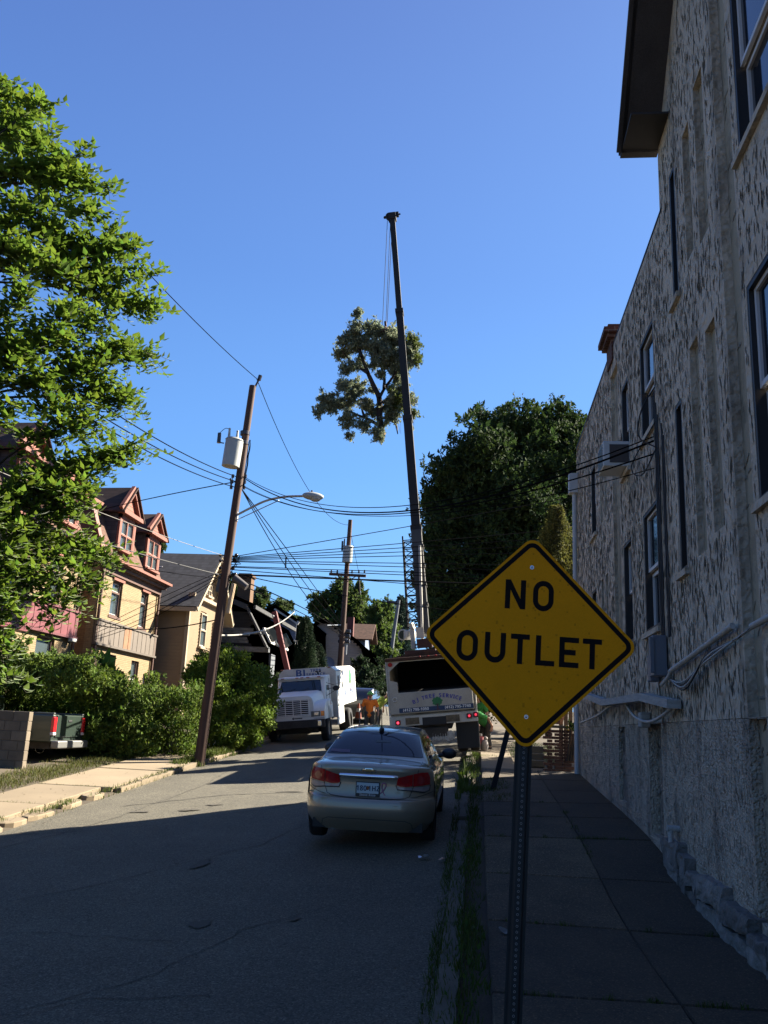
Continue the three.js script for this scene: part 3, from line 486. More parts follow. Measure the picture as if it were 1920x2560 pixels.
{
  const h1 = rowHouse('yellow brick row house with a maroon ribbed band above its ground floor', 21.9, 29.12, M.maroon, [[24.8, 0.9, 8.05, 9.5, 10.6], [27.62, 0.86, 8.0, 9.2, 10.25]],
    [[24.2, 25.25, 5.4, 6.9], [27.0, 27.8, 5.3, 6.9]], [[26.62, 27.85, 2.4, 4.15], [28.25, 28.95, 1.3, 3.4, 'door'], [23.4, 24.2, 1.4, 3.6, 'door']], [29.0, 22.1]);
  new MB().box(0.3, 3.1, 0.3, FX + 0.5, 2.7, -23.2).box(0.9, 0.14, 1.9, FX + 0.4, 4.12, -23.5).build('porch_post', M.maroon, h1);
  new MB().rbox(0.12, 0.42, 0.34, FX + 0.07, 3.1, -25.0, 0.02).build('mailbox', whiteTrim, h1);
  new MB().rbox(0.16, 0.12, 0.34, FX + 0.2, 4.22, -28.7, 0.02).build('house_lamp', whiteTrim, h1);
  rowHouse('yellow brick row house with a rust-streaked grey band above its ground floor', 30.66, 36.78, M.greyBand, [[32.62, 0.92, 8.05, 9.5, 10.66], [35.6, 0.9, 7.85, 9.35, 10.3]],
    [[31.88, 32.86, 5.5, 6.86], [34.86, 35.66, 5.38, 6.88]], [[31.95, 33.0, 2.0, 4.05], [33.15, 33.95, 1.3, 3.5, 'door'], [34.6, 35.4, 2.0, 4.0], [36.0, 36.55, 2.1, 3.55]], [30.75, 36.66]);
}
// ---------------------------------------------------------------- clapboard and shingle houses beyond
function boards(par, m, x0, x1, y0, y1, z, step = 0.15, clip) { // horizontal boards on a face that looks toward +z
  for (let y = y0; y < y1 - 0.02; y += step) { let [a, b] = clip ? clip(y + step / 2) : [x0, x1]; if (b - a < 0.1) continue; new MB().box(b - a, step - 0.006, 0.03, (a + b) / 2, y + step / 2, z, 0.2, 0, 0).build('siding_board', m, par); }
}
function boardsX(par, m, Z0, Z1, y0, y1, x, holes = [], step = 0.15, clip) { // boards on a face that looks toward +x
  for (let y = y0; y < y1 - 0.02; y += step) {
    let [a, b] = clip ? clip(y + step / 2) : [Z0, Z1]; if (b - a < 0.1) continue;
    let parts = [[a, b]];
    for (const [c, d, e, f] of holes) if (y + step > e && y < f) parts = parts.flatMap(([p, q]) => [[p, Math.min(q, c)], [Math.max(p, d), q]].filter(([r, s]) => s - r > 0.03));
    for (const [p, q] of parts) new MB().box(0.03, step - 0.006, q - p, x, y + step / 2, -(p + q) / 2, 0, 0, -0.2).build('siding_board', m, par);
  }
}
{
  const beige = grained([0.215, 0.155, 0.092], 128, 1.5, 0.1, 0.06, 131, 0.75), trim = grained([0.25, 0.2, 0.135], 64, 0.8, 0.1, 0.06, 133, 0.7);
  const h = thing('clapboard_house', 'beige clapboard house with a steep front gable and dark shingle roof', 'house');
  const X = -12.85, Z0 = 37.6, Z1 = 42.4, Zc = 40.05, ye = 7.0, ya = 9.35, g0 = 0.5;
  new MB().box(8.9, ye - g0, 0.2, X - 4.55, (ye + g0) / 2, -Z0 - 0.11).box(8.9, ye - g0, 0.2, X - 4.55, (ye + g0) / 2, -Z1 + 0.11).ext(poly([Z0, g0], [Z1, g0], [Z1, ye], [Zc, ya - 0.1], [Z0, ye]), 0.2, M4(V(0, 0, -1), V(0, 1, 0), V(1, 0, 0), V(X - 0.22, 0, 0))).build('wall', beige, h);
  boards(h, beige, X - 6, X, 2.2, ye, -Z0 + 0.02, 0.15);
  const w1 = [39.25, 40.1, 5.05, 6.6], w2 = [41.2, 41.95, 4.6, 6.4];
  boardsX(h, beige, Z0 + 0.02, Z1, 2.2, 7.15, X + 0.02, [w1, w2], 0.15);
  const att = [39.75, 40.4, 7.5, 8.05];
  boardsX(h, beige, Z0, Z1, 7.25, ya - 0.1, X + 0.02, [att], 0.15, (y) => { const k = (ya - y) / (ya - ye); return [lerp(Zc, Z0, k), lerp(Zc, Z1, k)]; });
  for (const w of [w1, w2]) houseWindow(h, w[0], w[1], w[2], w[3], X + 0.05, trim, { sill: trim, t: 0.06 });
  houseWindow(h, ...att, X + 0.05, trim, { mullion: true, sill: trim, t: 0.04 });
  new MB().box(0.16, ye - 1.5, 0.16, X + 0.02, (ye + 1.5) / 2, -Z0 + 0.02).box(0.16, ye - 1.5, 0.16, X + 0.02, (ye + 1.5) / 2, -Z1 + 0.02).build('corner_board', trim, h);
  new MB().box(0.3, 0.16, Z1 - Z0 + 0.2, X + 0.12, 7.2, -(Z0 + Z1) / 2).build('gable_moulding', trim, h);
  for (const [Ze, s] of [[Z0 - 0.55, 1], [Z1 + 0.55, -1]]) { const yl = lerp(ya, ye, Math.abs(Ze - Zc) / Math.abs((s > 0 ? Z0 : Z1) - Zc));
    const a = V(X - 4.2, yl + 0.1, -Ze), c = V(X - 4.2, ya + 0.14, -Zc); new MB().span(a, c, 9.6, 0.1, V(0, 1, 0)).build('roof', shingleDark, h);
    const t = new MB(); t.span(V(X + 0.56, yl, -Ze), V(X + 0.56, ya + 0.02, -Zc), 0.08, 0.22, V(0, 1, 0)); t.build('rake_board', trim, h);
    const sf = new MB(); sf.span(V(X + 0.3, yl - 0.03, -Ze), V(X + 0.3, ya - 0.03, -Zc), 0.5, 0.03, V(0, 1, 0)); sf.build('soffit', trim, h);
    new MB().box(9.5, 0.18, 0.12, X - 4.2, yl + 0.0, -Ze).build('gutter', trim, h); }
  new MB().rbox(0.4, 0.22, 0.3, X - 2.2, 8.62, -39.3, 0.03).build('roof_vent', mat([0.35, 0.33, 0.33], 0.5), h);
  new MB().box(0.7, 2.6, 0.6, X - 6.2, 9.0, -37.5).build('chimney', brownBrick, h);
}
{ // fire-blackened gambrel house
  const char = grained([0.012, 0.012, 0.013], 256, 2, 0.4, 0.3, 141, 0.95), greyW = grained([0.035, 0.035, 0.035], 128, 1, 0.4, 0.3, 143, 0.9), Z = 44;
  const h = thing('burnt_house', 'fire-blackened house with a sagging gambrel roof and charred boards', 'house');
  const pts = [[470, 1455], [560, 1487], [622, 1520], [668, 1618], [668, 1780], [470, 1780]].map(([x, y]) => at(x, y, Z));
  new MB().ext(poly(...pts.map((p) => [p.x, p.y])), 10, M4(V(1, 0, 0), V(0, 1, 0), V(0, 0, -1), V(0, 0, -Z))).build('wall', char, h);
  const e = V(0, 0, 0.35), bk = V(0, 0, -10.3);
  const trimB = new MB(); trimB.span(pts[0].clone().add(e), pts[2].clone().add(e), 0.1, 0.26).span(pts[2].clone().add(e), pts[3].clone().add(e).add(V(0.1, -0.1, 0)), 0.34, 0.1, V(1, 0, 0)).build('rake_board', greyW, h);
  const r = new MB(), up = V(0.1, 0.22, 0), p0 = pts[0].clone().add(up).add(e), p2 = pts[2].clone().add(V(0.35, 0.12, 0)).add(e);
  r.add(new THREE.BoxGeometry(1, 1, 1), new THREE.Matrix4().makeBasis(p2.clone().sub(p0), V(0, 0.14, 0), V(0, 0, -10.6)).setPosition(p0.clone().add(p2).multiplyScalar(0.5).add(V(0, 0, -5.3))));
  r.build('roof', shingleDark, h);
  new MB().span(p2.clone().add(V(0.05, -0.1, 0)), p2.clone().add(V(0.05, -0.1, -10.4)), 0.12, 0.2).build('gutter', greyW, h);
  // charred boards, some with pale paint left
  const b0 = at(500, 1560, Z).y, pale = grained([0.09, 0.095, 0.1], 128, 0.7, 0.6, 0.4, 145, 0.9);
  boards(h, char, pts[0].x, pts[3].x - 0.1, pts[3].y + 1.1, pts[2].y - 0.3, -Z + 0.03, 0.17, (y) => [pts[0].x, lerp(pts[3].x, pts[2].x, clamp((y - pts[3].y) / (pts[2].y - pts[3].y), 0, 1)) - 0.15]);
  for (let i = 0; i < 7; i++) boards(h, i % 3 ? pale : char, pts[0].x + rr(0, 2), pts[3].x - rr(0.2, 1.5), pts[3].y + i * 0.16, pts[3].y + i * 0.16 + 0.1, -Z + 0.035, 0.15);
  new MB().box(pts[3].x - pts[0].x + 0.3, 0.25, 0.3, (pts[3].x + pts[0].x) / 2, pts[3].y - 0.15, -Z + 0.16).build('skirt_board', pale, h);
  // windows of the front, in the lower slope
  for (let i = 0; i < 3; i++) { const Zw = 45.6 + i * 1.7, y1 = pts[2].y - 0.9, y0 = pts[3].y + 0.35, xa = pts[2].x, xb = pts[3].x, xx = (y) => lerp(xa, xb, (pts[2].y - y) / (pts[2].y - pts[3].y)) + 0.07;
    const f = new MB(); for (const s of [-1, 1]) f.span(V(xx(y0), y0, -Zw + s * 0.5), V(xx(y1), y1, -Zw + s * 0.5), 0.1, 0.1); for (const y of [y0, (y0 + y1) / 2, y1]) f.box(0.1, 0.1, 0.9, xx(y), y, -Zw);
    const w = f.build('window', whiteTrim, h); new MB().span(V(xx(y0) - 0.02, y0 + 0.05, -Zw), V(xx(y1) - 0.02, y1 - 0.05, -Zw), 0.9, 0.02, V(0, 0, 1)).build('pane', winGlass, w); }
  const c = at(612, 1498, 47); new MB().box(0.75, 2.6, 0.7, c.x, c.y + 0.1, -47).box(0.9, 0.14, 0.84, c.x, c.y + 1.25, -47).build('chimney', mat(WHITE, 0.95, { map: yellowBrick.map, color: lin(0.55, 0.42, 0.4) }), h);
  const lowP = at(672, 1650, 44.5); new MB().box(0.3, 2.6, 0.9, lowP.x, lowP.y - 1.0, -44.8).build('porch_panel', mat([0.09, 0.1, 0.11], 0.8), h);
  const beam = thing('steel_beam', 'rusty red beam leaning against the fire-blackened house', 'beam', V(0, 0, 0));
  new MB().span(at(686, 1530, 43), at(722, 1690, 42.4), 0.24, 0.24, V(0, 0, 1)).build('beam_body', grained([0.09, 0.014, 0.011], 64, 1, 0.3, 0.2, 147, 0.7), beam);
  new MB().sph(0.07, at(683, 1541, 42.8).x, at(683, 1541, 42.8).y, -42.8).build('beam_shackle', whiteTrim, beam);
}
function gabled(name, label, pts, Z, depth, wallM, roofM, boardStep) { // a house end that looks down the street, with its roof running back
  const h = thing(name, label, 'house'), P = pts.map(([x, y]) => at(x, y, Z)), s = poly(...P.map((p) => [p.x, p.y]));
  new MB().ext(s, depth, M4(V(1, 0, 0), V(0, 1, 0), V(0, 0, -1), V(0, 0, -Z))).build('wall', wallM, h);
  return [h, P];
}
{
  const blue = grained([0.11, 0.14, 0.2], 128, 1.2, 0.15, 0.1, 151, 0.8), taupe = grained([0.3, 0.26, 0.235], 128, 1.4, 0.1, 0.07, 153, 0.85), tan = grained([0.19, 0.14, 0.085], 128, 1.4, 0.15, 0.1, 155, 0.85);
  const [hb, pb] = gabled('blue_house', 'blue-grey clapboard house just past the fire-blackened one', [[640, 1540], [690, 1522], [742, 1556], [748, 1760], [640, 1760]], 56.5, 7, blue, shingleDark);
  for (const [i, j] of [[0, 1], [1, 2]]) new MB().add(new THREE.BoxGeometry(1, 1, 1), new THREE.Matrix4().makeBasis(pb[j].clone().sub(pb[i]).multiplyScalar(1.1), V(0, 0.16, 0), V(0, 0, -8)).setPosition(pb[i].clone().add(pb[j]).multiplyScalar(0.5).add(V(0, 0.1, -3.6)))).build('roof', shingleDark, hb);
  boards(hb, blue, pb[0].x + 1, pb[2].x, at(0, 1640, 56.5).y, pb[2].y, -56.45, 0.16);
  new MB().span(pb[1].clone().add(V(0, 0, 0.3)), pb[2].clone().add(V(0.2, -0.1, 0.3)), 0.12, 0.22).build('rake_board', whiteTrim, hb);
  houseWindow(hb, 58, 59, at(750, 1615, 58).y, at(750, 1585, 58).y, pb[2].x + 0.1, whiteTrim, { sill: whiteTrim });
  const lat = new MB(), l0 = at(738, 1600, 55.5); for (let i = 0; i < 6; i++) lat.span(l0.clone().add(V(-0.2 + i * 0.12, 0, 0)), l0.clone().add(V(-0.5 + i * 0.12, -1.6, 0)), 0.04, 0.04).span(l0.clone().add(V(-0.5 + i * 0.12, 0, 0)), l0.clone().add(V(-0.2 + i * 0.12, -1.6, 0)), 0.04, 0.04); lat.build('lattice', whiteTrim, hb);
  const [ht, pt] = gabled('tan_house', 'narrow tan house wall catching sun behind the dark columnar evergreen', [[752, 1548], [770, 1556], [792, 1574], [792, 1760], [752, 1760]], 62, 6, tan, shingleDark);
  for (const [i, j] of [[0, 1], [1, 2]]) new MB().add(new THREE.BoxGeometry(1, 1, 1), new THREE.Matrix4().makeBasis(pt[j].clone().sub(pt[i]).multiplyScalar(1.12), V(0, 0.16, 0), V(0, 0, -6.8)).setPosition(pt[i].clone().add(pt[j]).multiplyScalar(0.5).add(V(0, 0.1, -3)))).build('roof', shingleDark, ht);
  houseWindow(ht, 62.6, 63.4, at(792, 1640, 62).y, at(792, 1612, 62).y, pt[2].x + 0.05, whiteTrim, { sill: whiteTrim });
  const Zg = 66, [hg, pg] = gabled('taupe_house', 'taupe gambrel-roofed house end behind the second utility pole', [[780, 1572], [812, 1553], [876, 1594], [906, 1622], [920, 1680], [920, 1780], [780, 1780]], Zg, 11, taupe, shingleDark);
  for (const [i, j] of [[0, 1], [1, 2], [2, 3], [3, 4]]) { const d = pg[j].clone().sub(pg[i]), n = V(-d.y, d.x, 0).normalize(); new MB().add(new THREE.BoxGeometry(1, 1, 1), new THREE.Matrix4().makeBasis(d.clone().multiplyScalar(1.03), n.clone().multiplyScalar(0.2), V(0, 0, -11.8)).setPosition(pg[i].clone().add(pg[j]).multiplyScalar(0.5).add(V(0, 0, -5.4)).addScaledVector(n, 0.1))).build('roof', shingleDark, hg); }
  const y0 = at(850, 1700, Zg).y, ap = (y) => { const L = [[780, 1572], [812, 1553]].map(([a, b]) => at(a, b, Zg)); let r = pg[5].x; for (let i = 1; i < 4; i++) { const a = pg[i], b = pg[i + 1]; if (y <= a.y && y >= b.y) r = lerp(a.x, b.x, (a.y - y) / (a.y - b.y)); } return [pg[0].x, r - 0.1]; };
  boards(hg, taupe, 0, 0, y0, pg[1].y - 0.3, -Zg + 0.03, 0.2, ap);
  const dz = at(905, 1600, 70); const dm = new MB(); dm.box(1.6, 1.3, 3, dz.x - 0.4, dz.y - 0.5, -70.5); const dorm = dm.build('dormer', blue, hg);
  for (const s of [-1, 1]) new MB().add(new THREE.BoxGeometry(2.6, 0.12, 2.3), new THREE.Matrix4().compose(V(dz.x - 0.3, dz.y + 0.6, -70.5 + s * 0.95), new THREE.Quaternion().setFromEuler(new THREE.Euler(s * 0.65, 0, 0)), V(1, 1, 1))).build('dormer_roof', shingleBrown, dorm);
  new MB().box(0.5, 2.0, 0.5, at(876, 1575, 68).x, at(876, 1575, 68).y, -68).build('chimney', mat([0.1, 0.03, 0.025], 0.95), hg);
  houseWindow(hg, 67, 68.2, at(0, 1676, 67).y, at(0, 1640, 67).y, pg[4].x + 0.3, whiteTrim, { sill: whiteTrim }); houseWindow(hg, 69.4, 70.6, at(0, 1676, 67).y, at(0, 1640, 67).y, pg[4].x + 0.3, whiteTrim, { sill: whiteTrim });
  const dish = thing('satellite_dish', 'dark grey satellite dish before the taupe gambrel house', 'satellite dish', at(812, 1645, 60));
  const ds = new THREE.SphereGeometry(1.0, 18, 6, 0, 6.283, 0, 0.62); new MB().add(ds, new THREE.Matrix4().makeRotationX(-2.0)).build('reflector', mat([0.13, 0.15, 0.2], 0.6, { side: THREE.DoubleSide }), dish);
  new MB().cyl(V(0, -3.6, 0), V(0, -0.2, -0.4), 0.05).build('mast', mat([0.1, 0.1, 0.11], 0.6), dish);
}
{ // concrete block wall at the driveway
  const w = thing('block_wall', 'weathered concrete block wall end beside the green pickup', 'wall'), ms = variants(grained([0.125, 0.1, 0.07], 256, 0.8, 0.3, 0.25, 161, 1), [0.8, 0.92, 1, 1.1]);
  const x1 = -10.95, Z0 = 21.0, y0 = 0.12, H = 0.236;
  for (let r = 0; r < 7; r++) { let x = x1; const y = y0 + (r + 0.5) * H; for (let k = 0; k < 12; k++) { const L = k === 0 && r % 2 ? 0.2 : 0.41; new MB().rbox(L - 0.012, H - 0.012, 0.2, x - L / 2, y, -Z0 - 0.1 + gauss() * 0.004, 0.012).build('concrete_block', ms[Math.floor(rnd() * 4)], w); x -= L; } }
  new MB().box(4.7, 7 * H - 0.02, 0.17, x1 - 2.37, y0 + 3.5 * H, -Z0 - 0.1).build('mortar', mat([0.12, 0.1, 0.08], 1), w);
}

// ---------------------------------------------------------------- lettering
const sansBold = await new FontLoader().loadAsync('fonts/droid/droid_sans_bold.typeface.json');
const textGeo = (str, size, depth = 0.004) => { const g = new TextGeometry(str, { font: sansBold, size, depth, curveSegments: 4, bevelEnabled: false }); g.computeBoundingBox(); const b = g.boundingBox; g.translate(-(b.min.x + b.max.x) / 2, -(b.min.y + b.max.y) / 2, 0); return g; };
const tyreM = grained([0.014, 0.014, 0.015], 128, 0.5, 0.3, 0.2, 171, 0.95), black = mat([0.012, 0.012, 0.013], 0.55), chrome = mat([0.75, 0.76, 0.78], 0.1, { metalness: 1 });
const redLamp = new THREE.MeshPhysicalMaterial({ color: lin(0.34, 0.008, 0.01), roughness: 0.2, clearcoat: 0.25, clearcoatRoughness: 0.1, specularIntensity: 0.4 });
function wheel(par, x, y, z, r, w, rimM, o = {}) { // axle along x
  const p = [[r * 0.6, -w / 2], [r * 0.93, -w / 2], [r * 0.985, -w * 0.36], [r, -w * 0.3], [r, w * 0.3], [r * 0.985, w * 0.36], [r * 0.93, w / 2], [r * 0.6, w / 2]].map(([a, b]) => new THREE.Vector2(a, b));
  const m = new THREE.Matrix4().makeRotationZ(Math.PI / 2).setPosition(x, y, z);
  const t = new MB().add(new THREE.LatheGeometry(p, 28), m).build('wheel', tyreM, par);
  const q = [[0.001, w * 0.1], [r * 0.22, w * 0.16], [r * 0.3, w * 0.02], [r * 0.5, -w * 0.05], [r * 0.56, w * 0.3], [r * 0.62, w * 0.42], [r * 0.62, -w * 0.4]].map(([a, b]) => new THREE.Vector2(a, b));
  new MB().add(new THREE.LatheGeometry(q, 20), new THREE.Matrix4().makeRotationZ(o.flip ? Math.PI / 2 : -Math.PI / 2).setPosition(x, y, z)).build('rim', rimM, t);
  if (o.nuts) { const b = new MB(), s = o.flip ? -1 : 1; for (let i = 0; i < 10; i++) { const a = i / 10 * 6.283; b.cyl(V(x + s * w * 0.0, y + Math.cos(a) * r * 0.36, z + Math.sin(a) * r * 0.36), V(x + s * w * 0.16, y + Math.cos(a) * r * 0.36, z + Math.sin(a) * r * 0.36), 0.02, 0.02, 6); } b.build('wheel_nuts', rimM, t); }
  return t;
}
const ray = new THREE.Raycaster();
function wrapShape(shape, target, dir, lift, max = 0.05, curve = 8) { // lays a flat outline onto a curved body; dir: -z (rear) or +-x
  let g = new THREE.ShapeGeometry(shape, curve), tri = flatten(g).attributes.position.array, list = [];
  for (let i = 0; i < tri.length; i += 9) list.push([[tri[i], tri[i + 1]], [tri[i + 3], tri[i + 4]], [tri[i + 6], tri[i + 7]]]);
  for (let pass = 0; pass < 7; pass++) { const nx = []; let any = false; for (const t of list) { let k = 0, L = 0; for (let e = 0; e < 3; e++) { const a = t[e], b = t[(e + 1) % 3], d = Math.hypot(a[0] - b[0], a[1] - b[1]); if (d > L) { L = d; k = e; } } if (L > max) { any = true; const a = t[k], b = t[(k + 1) % 3], c = t[(k + 2) % 3], m = [(a[0] + b[0]) / 2, (a[1] + b[1]) / 2]; nx.push([a, m, c], [m, b, c]); } else nx.push(t); } list = nx; if (!any) break; }
  const memo = new Map(), hit = (p) => { const key = p[0].toFixed(4) + ',' + p[1].toFixed(4); if (memo.has(key)) return memo.get(key);
    const o = dir.z ? V(p[0], p[1], 6) : V(6 * -dir.x, p[1], p[0]); ray.set(o, dir); const h = ray.intersectObject(target, false)[0]; const r = h ? h.point.addScaledVector(h.face.normal.dot(dir) > 0 ? h.face.normal.negate() : h.face.normal, lift) : null; memo.set(key, r); return r; };
  const P = []; for (const t of list) { const q = t.map(hit); if (q.every(Boolean)) for (const v of q) P.push(v.x, v.y, v.z); }
  const out = new THREE.BufferGeometry(); out.setAttribute('position', new THREE.Float32BufferAttribute(P, 3)); out.setAttribute('uv', new THREE.Float32BufferAttribute(new Float32Array(P.length / 3 * 2), 2)); 
  const N = new Float32Array(P.length); out.setAttribute('normal', new THREE.BufferAttribute(N, 3)); out.computeVertexNormals();
  // smooth normals over shared points
  const acc = new Map(), K = (i) => P[i].toFixed(4) + P[i + 1].toFixed(4) + P[i + 2].toFixed(4); const nn = out.attributes.normal.array;
  for (let i = 0; i < P.length; i += 3) { const k = K(i), a = acc.get(k) ?? [0, 0, 0]; a[0] += nn[i]; a[1] += nn[i + 1]; a[2] += nn[i + 2]; acc.set(k, a); }
  for (let i = 0; i < P.length; i += 3) { const a = acc.get(K(i)), L = Math.hypot(...a) || 1; nn[i] = a[0] / L; nn[i + 1] = a[1] / L; nn[i + 2] = a[2] / L; }
  return out;
}
const meshOf = (g, name, m, par) => { const r = new THREE.Mesh(g, m); r.name = name; r.castShadow = r.receiveShadow = true; par.add(r); return r; };
// ---------------------------------------------------------------- silver-beige sedan; its rear looks toward +z, ground at y = 0
{
  const paint = new THREE.MeshPhysicalMaterial({ color: lin(0.27, 0.23, 0.165), metalness: 0.45, roughness: 0.36, clearcoat: 1, clearcoatRoughness: 0.04, side: THREE.DoubleSide });
  const tint = new THREE.MeshPhysicalMaterial({ color: lin(0.006, 0.009, 0.016), roughness: 0.04, specularIntensity: 0.7, side: THREE.DoubleSide });
  const car = thing('sedan', 'silver-beige sedan parked with its rear to the camera beside the right kerb', 'car');
  const Zr = 12.2, xc = -1.447; car.scale.set(1.0, 1.02, 1); car.position.set(xc, 0, -Zr);
  // rows of the shell along the middle: distance from the rear, height, half width, drop at the edge, curve back at the edge
  const R = [[.14, .235, .78, 0, .36], [.05, .36, .875, 0, .45], [.012, .44, .893, 0, .5], [.0, .52, .9, 0, .52], [.012, .60, .9, 0, .52], [.04, .645, .895, 0, .5], [.095, .672, .89, 0, .46], [.118, .74, .885, 0, .42], [.13, .86, .878, 0, .4],
    [.12, .95, .862, 0, .4], [.112, 1.01, .84, .005, .4], [.125, 1.055, .815, .015, .38], [.17, 1.083, .79, .03, .34], [.27, 1.1, .775, .04, .26], [.45, 1.112, .765, .045, .14], [.62, 1.125, .755, .05, .05],
    [.70, 1.14, .745, .05, .03], [.95, 1.262, .69, .05, .03], [1.2, 1.37, .635, .05, .03], [1.4, 1.437, .6, .05, .02], [1.6, 1.466, .585, .045, 0], [2.2, 1.48, .58, .04, 0], [2.75, 1.452, .6, .045, 0], [3.2, 1.26, .68, .05, -.02], [3.6, 1.06, .745, .05, -.03],
    [4.05, .96, .77, .06, -.1], [4.4, .85, .8, .05, -.36], [4.57, .66, .86, 0, -.5], [4.6, .5, .87, 0, -.55], [4.5, .24, .8, 0, -.4]];
  const cur = R[0].map((_, k) => new THREE.CatmullRomCurve3(R.map((r, i) => V(i, r[k], 0)), false, 'catmullrom', 0.4));
  const row = (t) => cur.map((c) => c.getPoint(t).y);
  const NU = 30, NV = 150, pos = [], idx = [];
  for (let i = 0; i <= NV; i++) { const [d, y, w, dr, cu] = row(i / NV); for (let j = 0; j <= NU; j++) { const u = (j / NU * 2 - 1), a = Math.abs(u), s = Math.sin(a * 1.25) / Math.sin(1.25); pos.push(Math.sign(u) * w * s, y - dr * Math.pow(a, 2.6), -(d + cu * Math.pow(a, 3.4))); } }
  for (let i = 0; i < NV; i++) for (let j = 0; j < NU; j++) { const a = i * (NU + 1) + j, b = a + 1, c = a + NU + 1, e = c + 1; idx.push(a, b, e, a, e, c); }
  const shellG = new THREE.BufferGeometry(); shellG.setAttribute('position', new THREE.Float32BufferAttribute(pos, 3)); shellG.setIndex(idx); shellG.computeVertexNormals();
  // sides: from the edge of the shell down to the sill, arches cut over the wheels
  const edge = []; for (let i = 0; i <= 600; i++) { const [d, y, w, dr, cu] = row(i / 600); edge.push([d + cu, y - dr, w]); }
  const upper = (d) => { let best = null; for (let i = 1; i < edge.length; i++) if ((edge[i - 1][0] - d) * (edge[i][0] - d) <= 0) { const t = (d - edge[i - 1][0]) / ((edge[i][0] - edge[i - 1][0]) || 1), p = edge[i - 1].map((v, k) => lerp(v, edge[i][k], t)); if (!best || p[1] > best[1]) best = p; } return best; };
  const DW = [0.96, 3.64], RW = 0.32, arch = (d) => { let y = 0.21; for (const q of DW) { const e = Math.abs(d - q); if (e < 0.375) y = Math.max(y, 0.31 + Math.sqrt(0.375 ** 2 - e * e)); } return y; };
  const bodyW = (y) => pw([[.2, .84], [.3, .87], [.45, .893], [.62, .9], [.8, .893], [.95, .868], [1.02, .835]], y);
  const sp = [], si = [], ND = 130, NS = 16; let rows = 0;
  for (let i = 0; i <= ND; i++) {
    const d = lerp(0.52, 4.08, i / ND), U = upper(d); if (!U) continue; rows++;
    const [, yu, wu] = U, yb = arch(d), belt = Math.min(yu - 0.01, lerp(1.03, 0.96, clamp((d - 0.6) / 3, 0, 1)));
    for (let j = 0; j <= NS; j++) { let x, y; const t = j / NS; if (t < 0.62) { y = lerp(yb, belt, t / 0.62); x = lerp(bodyW(y), wu, clamp((y - belt + 0.04) / 0.04, 0, 1) * (yu - belt < 0.05 ? 1 : 0.35)); } else { const k = (t - 0.62) / 0.38, xb = lerp(bodyW(belt), wu, yu - belt < 0.05 ? 1 : 0.35); y = lerp(belt, yu, k); x = lerp(xb, wu, k) + 0.03 * Math.sin(k * Math.PI) * clamp((yu - belt) * 4, 0, 1); }
      if (d > 3.7) x *= 1 - 0.05 * ((d - 3.7) / 0.4) ** 2; sp.push(x, y, -d); }
  }
  for (let i = 0; i < rows - 1; i++) for (let j = 0; j < NS; j++) { const a = i * (NS + 1) + j, b = a + 1, c = a + NS + 1, e = c + 1; si.push(a, b, e, a, e, c); }
  const sideG = (s) => { const g = new THREE.BufferGeometry(), p = sp.slice(); if (s < 0) for (let i = 0; i < p.length; i += 3) p[i] *= -1; g.setAttribute('position', new THREE.Float32BufferAttribute(p, 3)); g.setIndex(s > 0 ? si : si.map((_, i) => si[i - i % 3 + [0, 2, 1][i % 3]])); g.computeVertexNormals(); return g; };
  const addUV = (g) => { const r = flatten(g); r.setAttribute('uv', new THREE.BufferAttribute(new Float32Array(r.attributes.position.count * 2), 2)); return r; };
  const body = meshOf(mergeGeometries([addUV(shellG), addUV(sideG(1)), addUV(sideG(-1))]), 'body', paint, car);
  body.updateMatrixWorld(); const probe = new THREE.Mesh(body.geometry, paint); probe.updateMatrixWorld();
  const rear = (shape, name, m, lift = 0.004, max) => meshOf(wrapShape(shape, probe, V(0, 0, -1), lift, max), name, m, car);
  const rs = (...p) => poly(...p), curvy = (pts) => { const s = new THREE.Shape(); s.moveTo(...pts[0]); s.splineThru(pts.slice(1).concat([pts[0]]).map(([x, y]) => new THREE.Vector2(x, y))); return s; };
  // rear glass with its dark border, and the side windows
  rear(rs([-.70, 1.145], [-.3, 1.158], [.3, 1.158], [.70, 1.145], [.585, 1.405], [.3, 1.43], [-.3, 1.43], [-.585, 1.405]), 'rear_window', tint, 0.005, 0.05);
  rear(rs([.5, 1.172], [.2, 1.166], [.2, 1.2], [.5, 1.205]).clone && rs([-.66, 1.165], [-.36, 1.165], [-.36, 1.2], [-.64, 1.2]), 'window_sticker', grained([0.16, 0.1, 0.15], 64, 0.05, 0.5, 0.5, 172, 0.6), 0.009, 0.05);
  const side = (pts, name, m, lift = 0.004) => { for (const s of [-1, 1]) { const g = wrapShape(rs(...pts.map(([d, y]) => [-d, y])), probe, V(-s, 0, 0), lift, 0.07); if (s > 0 || true) meshOf(g, name, m, car); } };
  side([[1.02, 1.06], [1.25, 1.06], [1.28, 1.27], [1.2, 1.28]], 'quarter_window', tint); side([[1.3, 1.06], [2.15, 1.05], [2.13, 1.385], [1.55, 1.37], [1.33, 1.29]], 'rear_door_window', tint); side([[2.23, 1.05], [3.3, 1.03], [3.2, 1.12], [2.75, 1.37], [2.22, 1.385]], 'front_door_window', tint);
  rear(rs([-.02, 1.305], [.2, 1.305], [.2, 1.33], [-.02, 1.33]), 'high_brake_lamp', mat([0.05, 0.055, 0.05], 0.5), 0.008, 0.05);
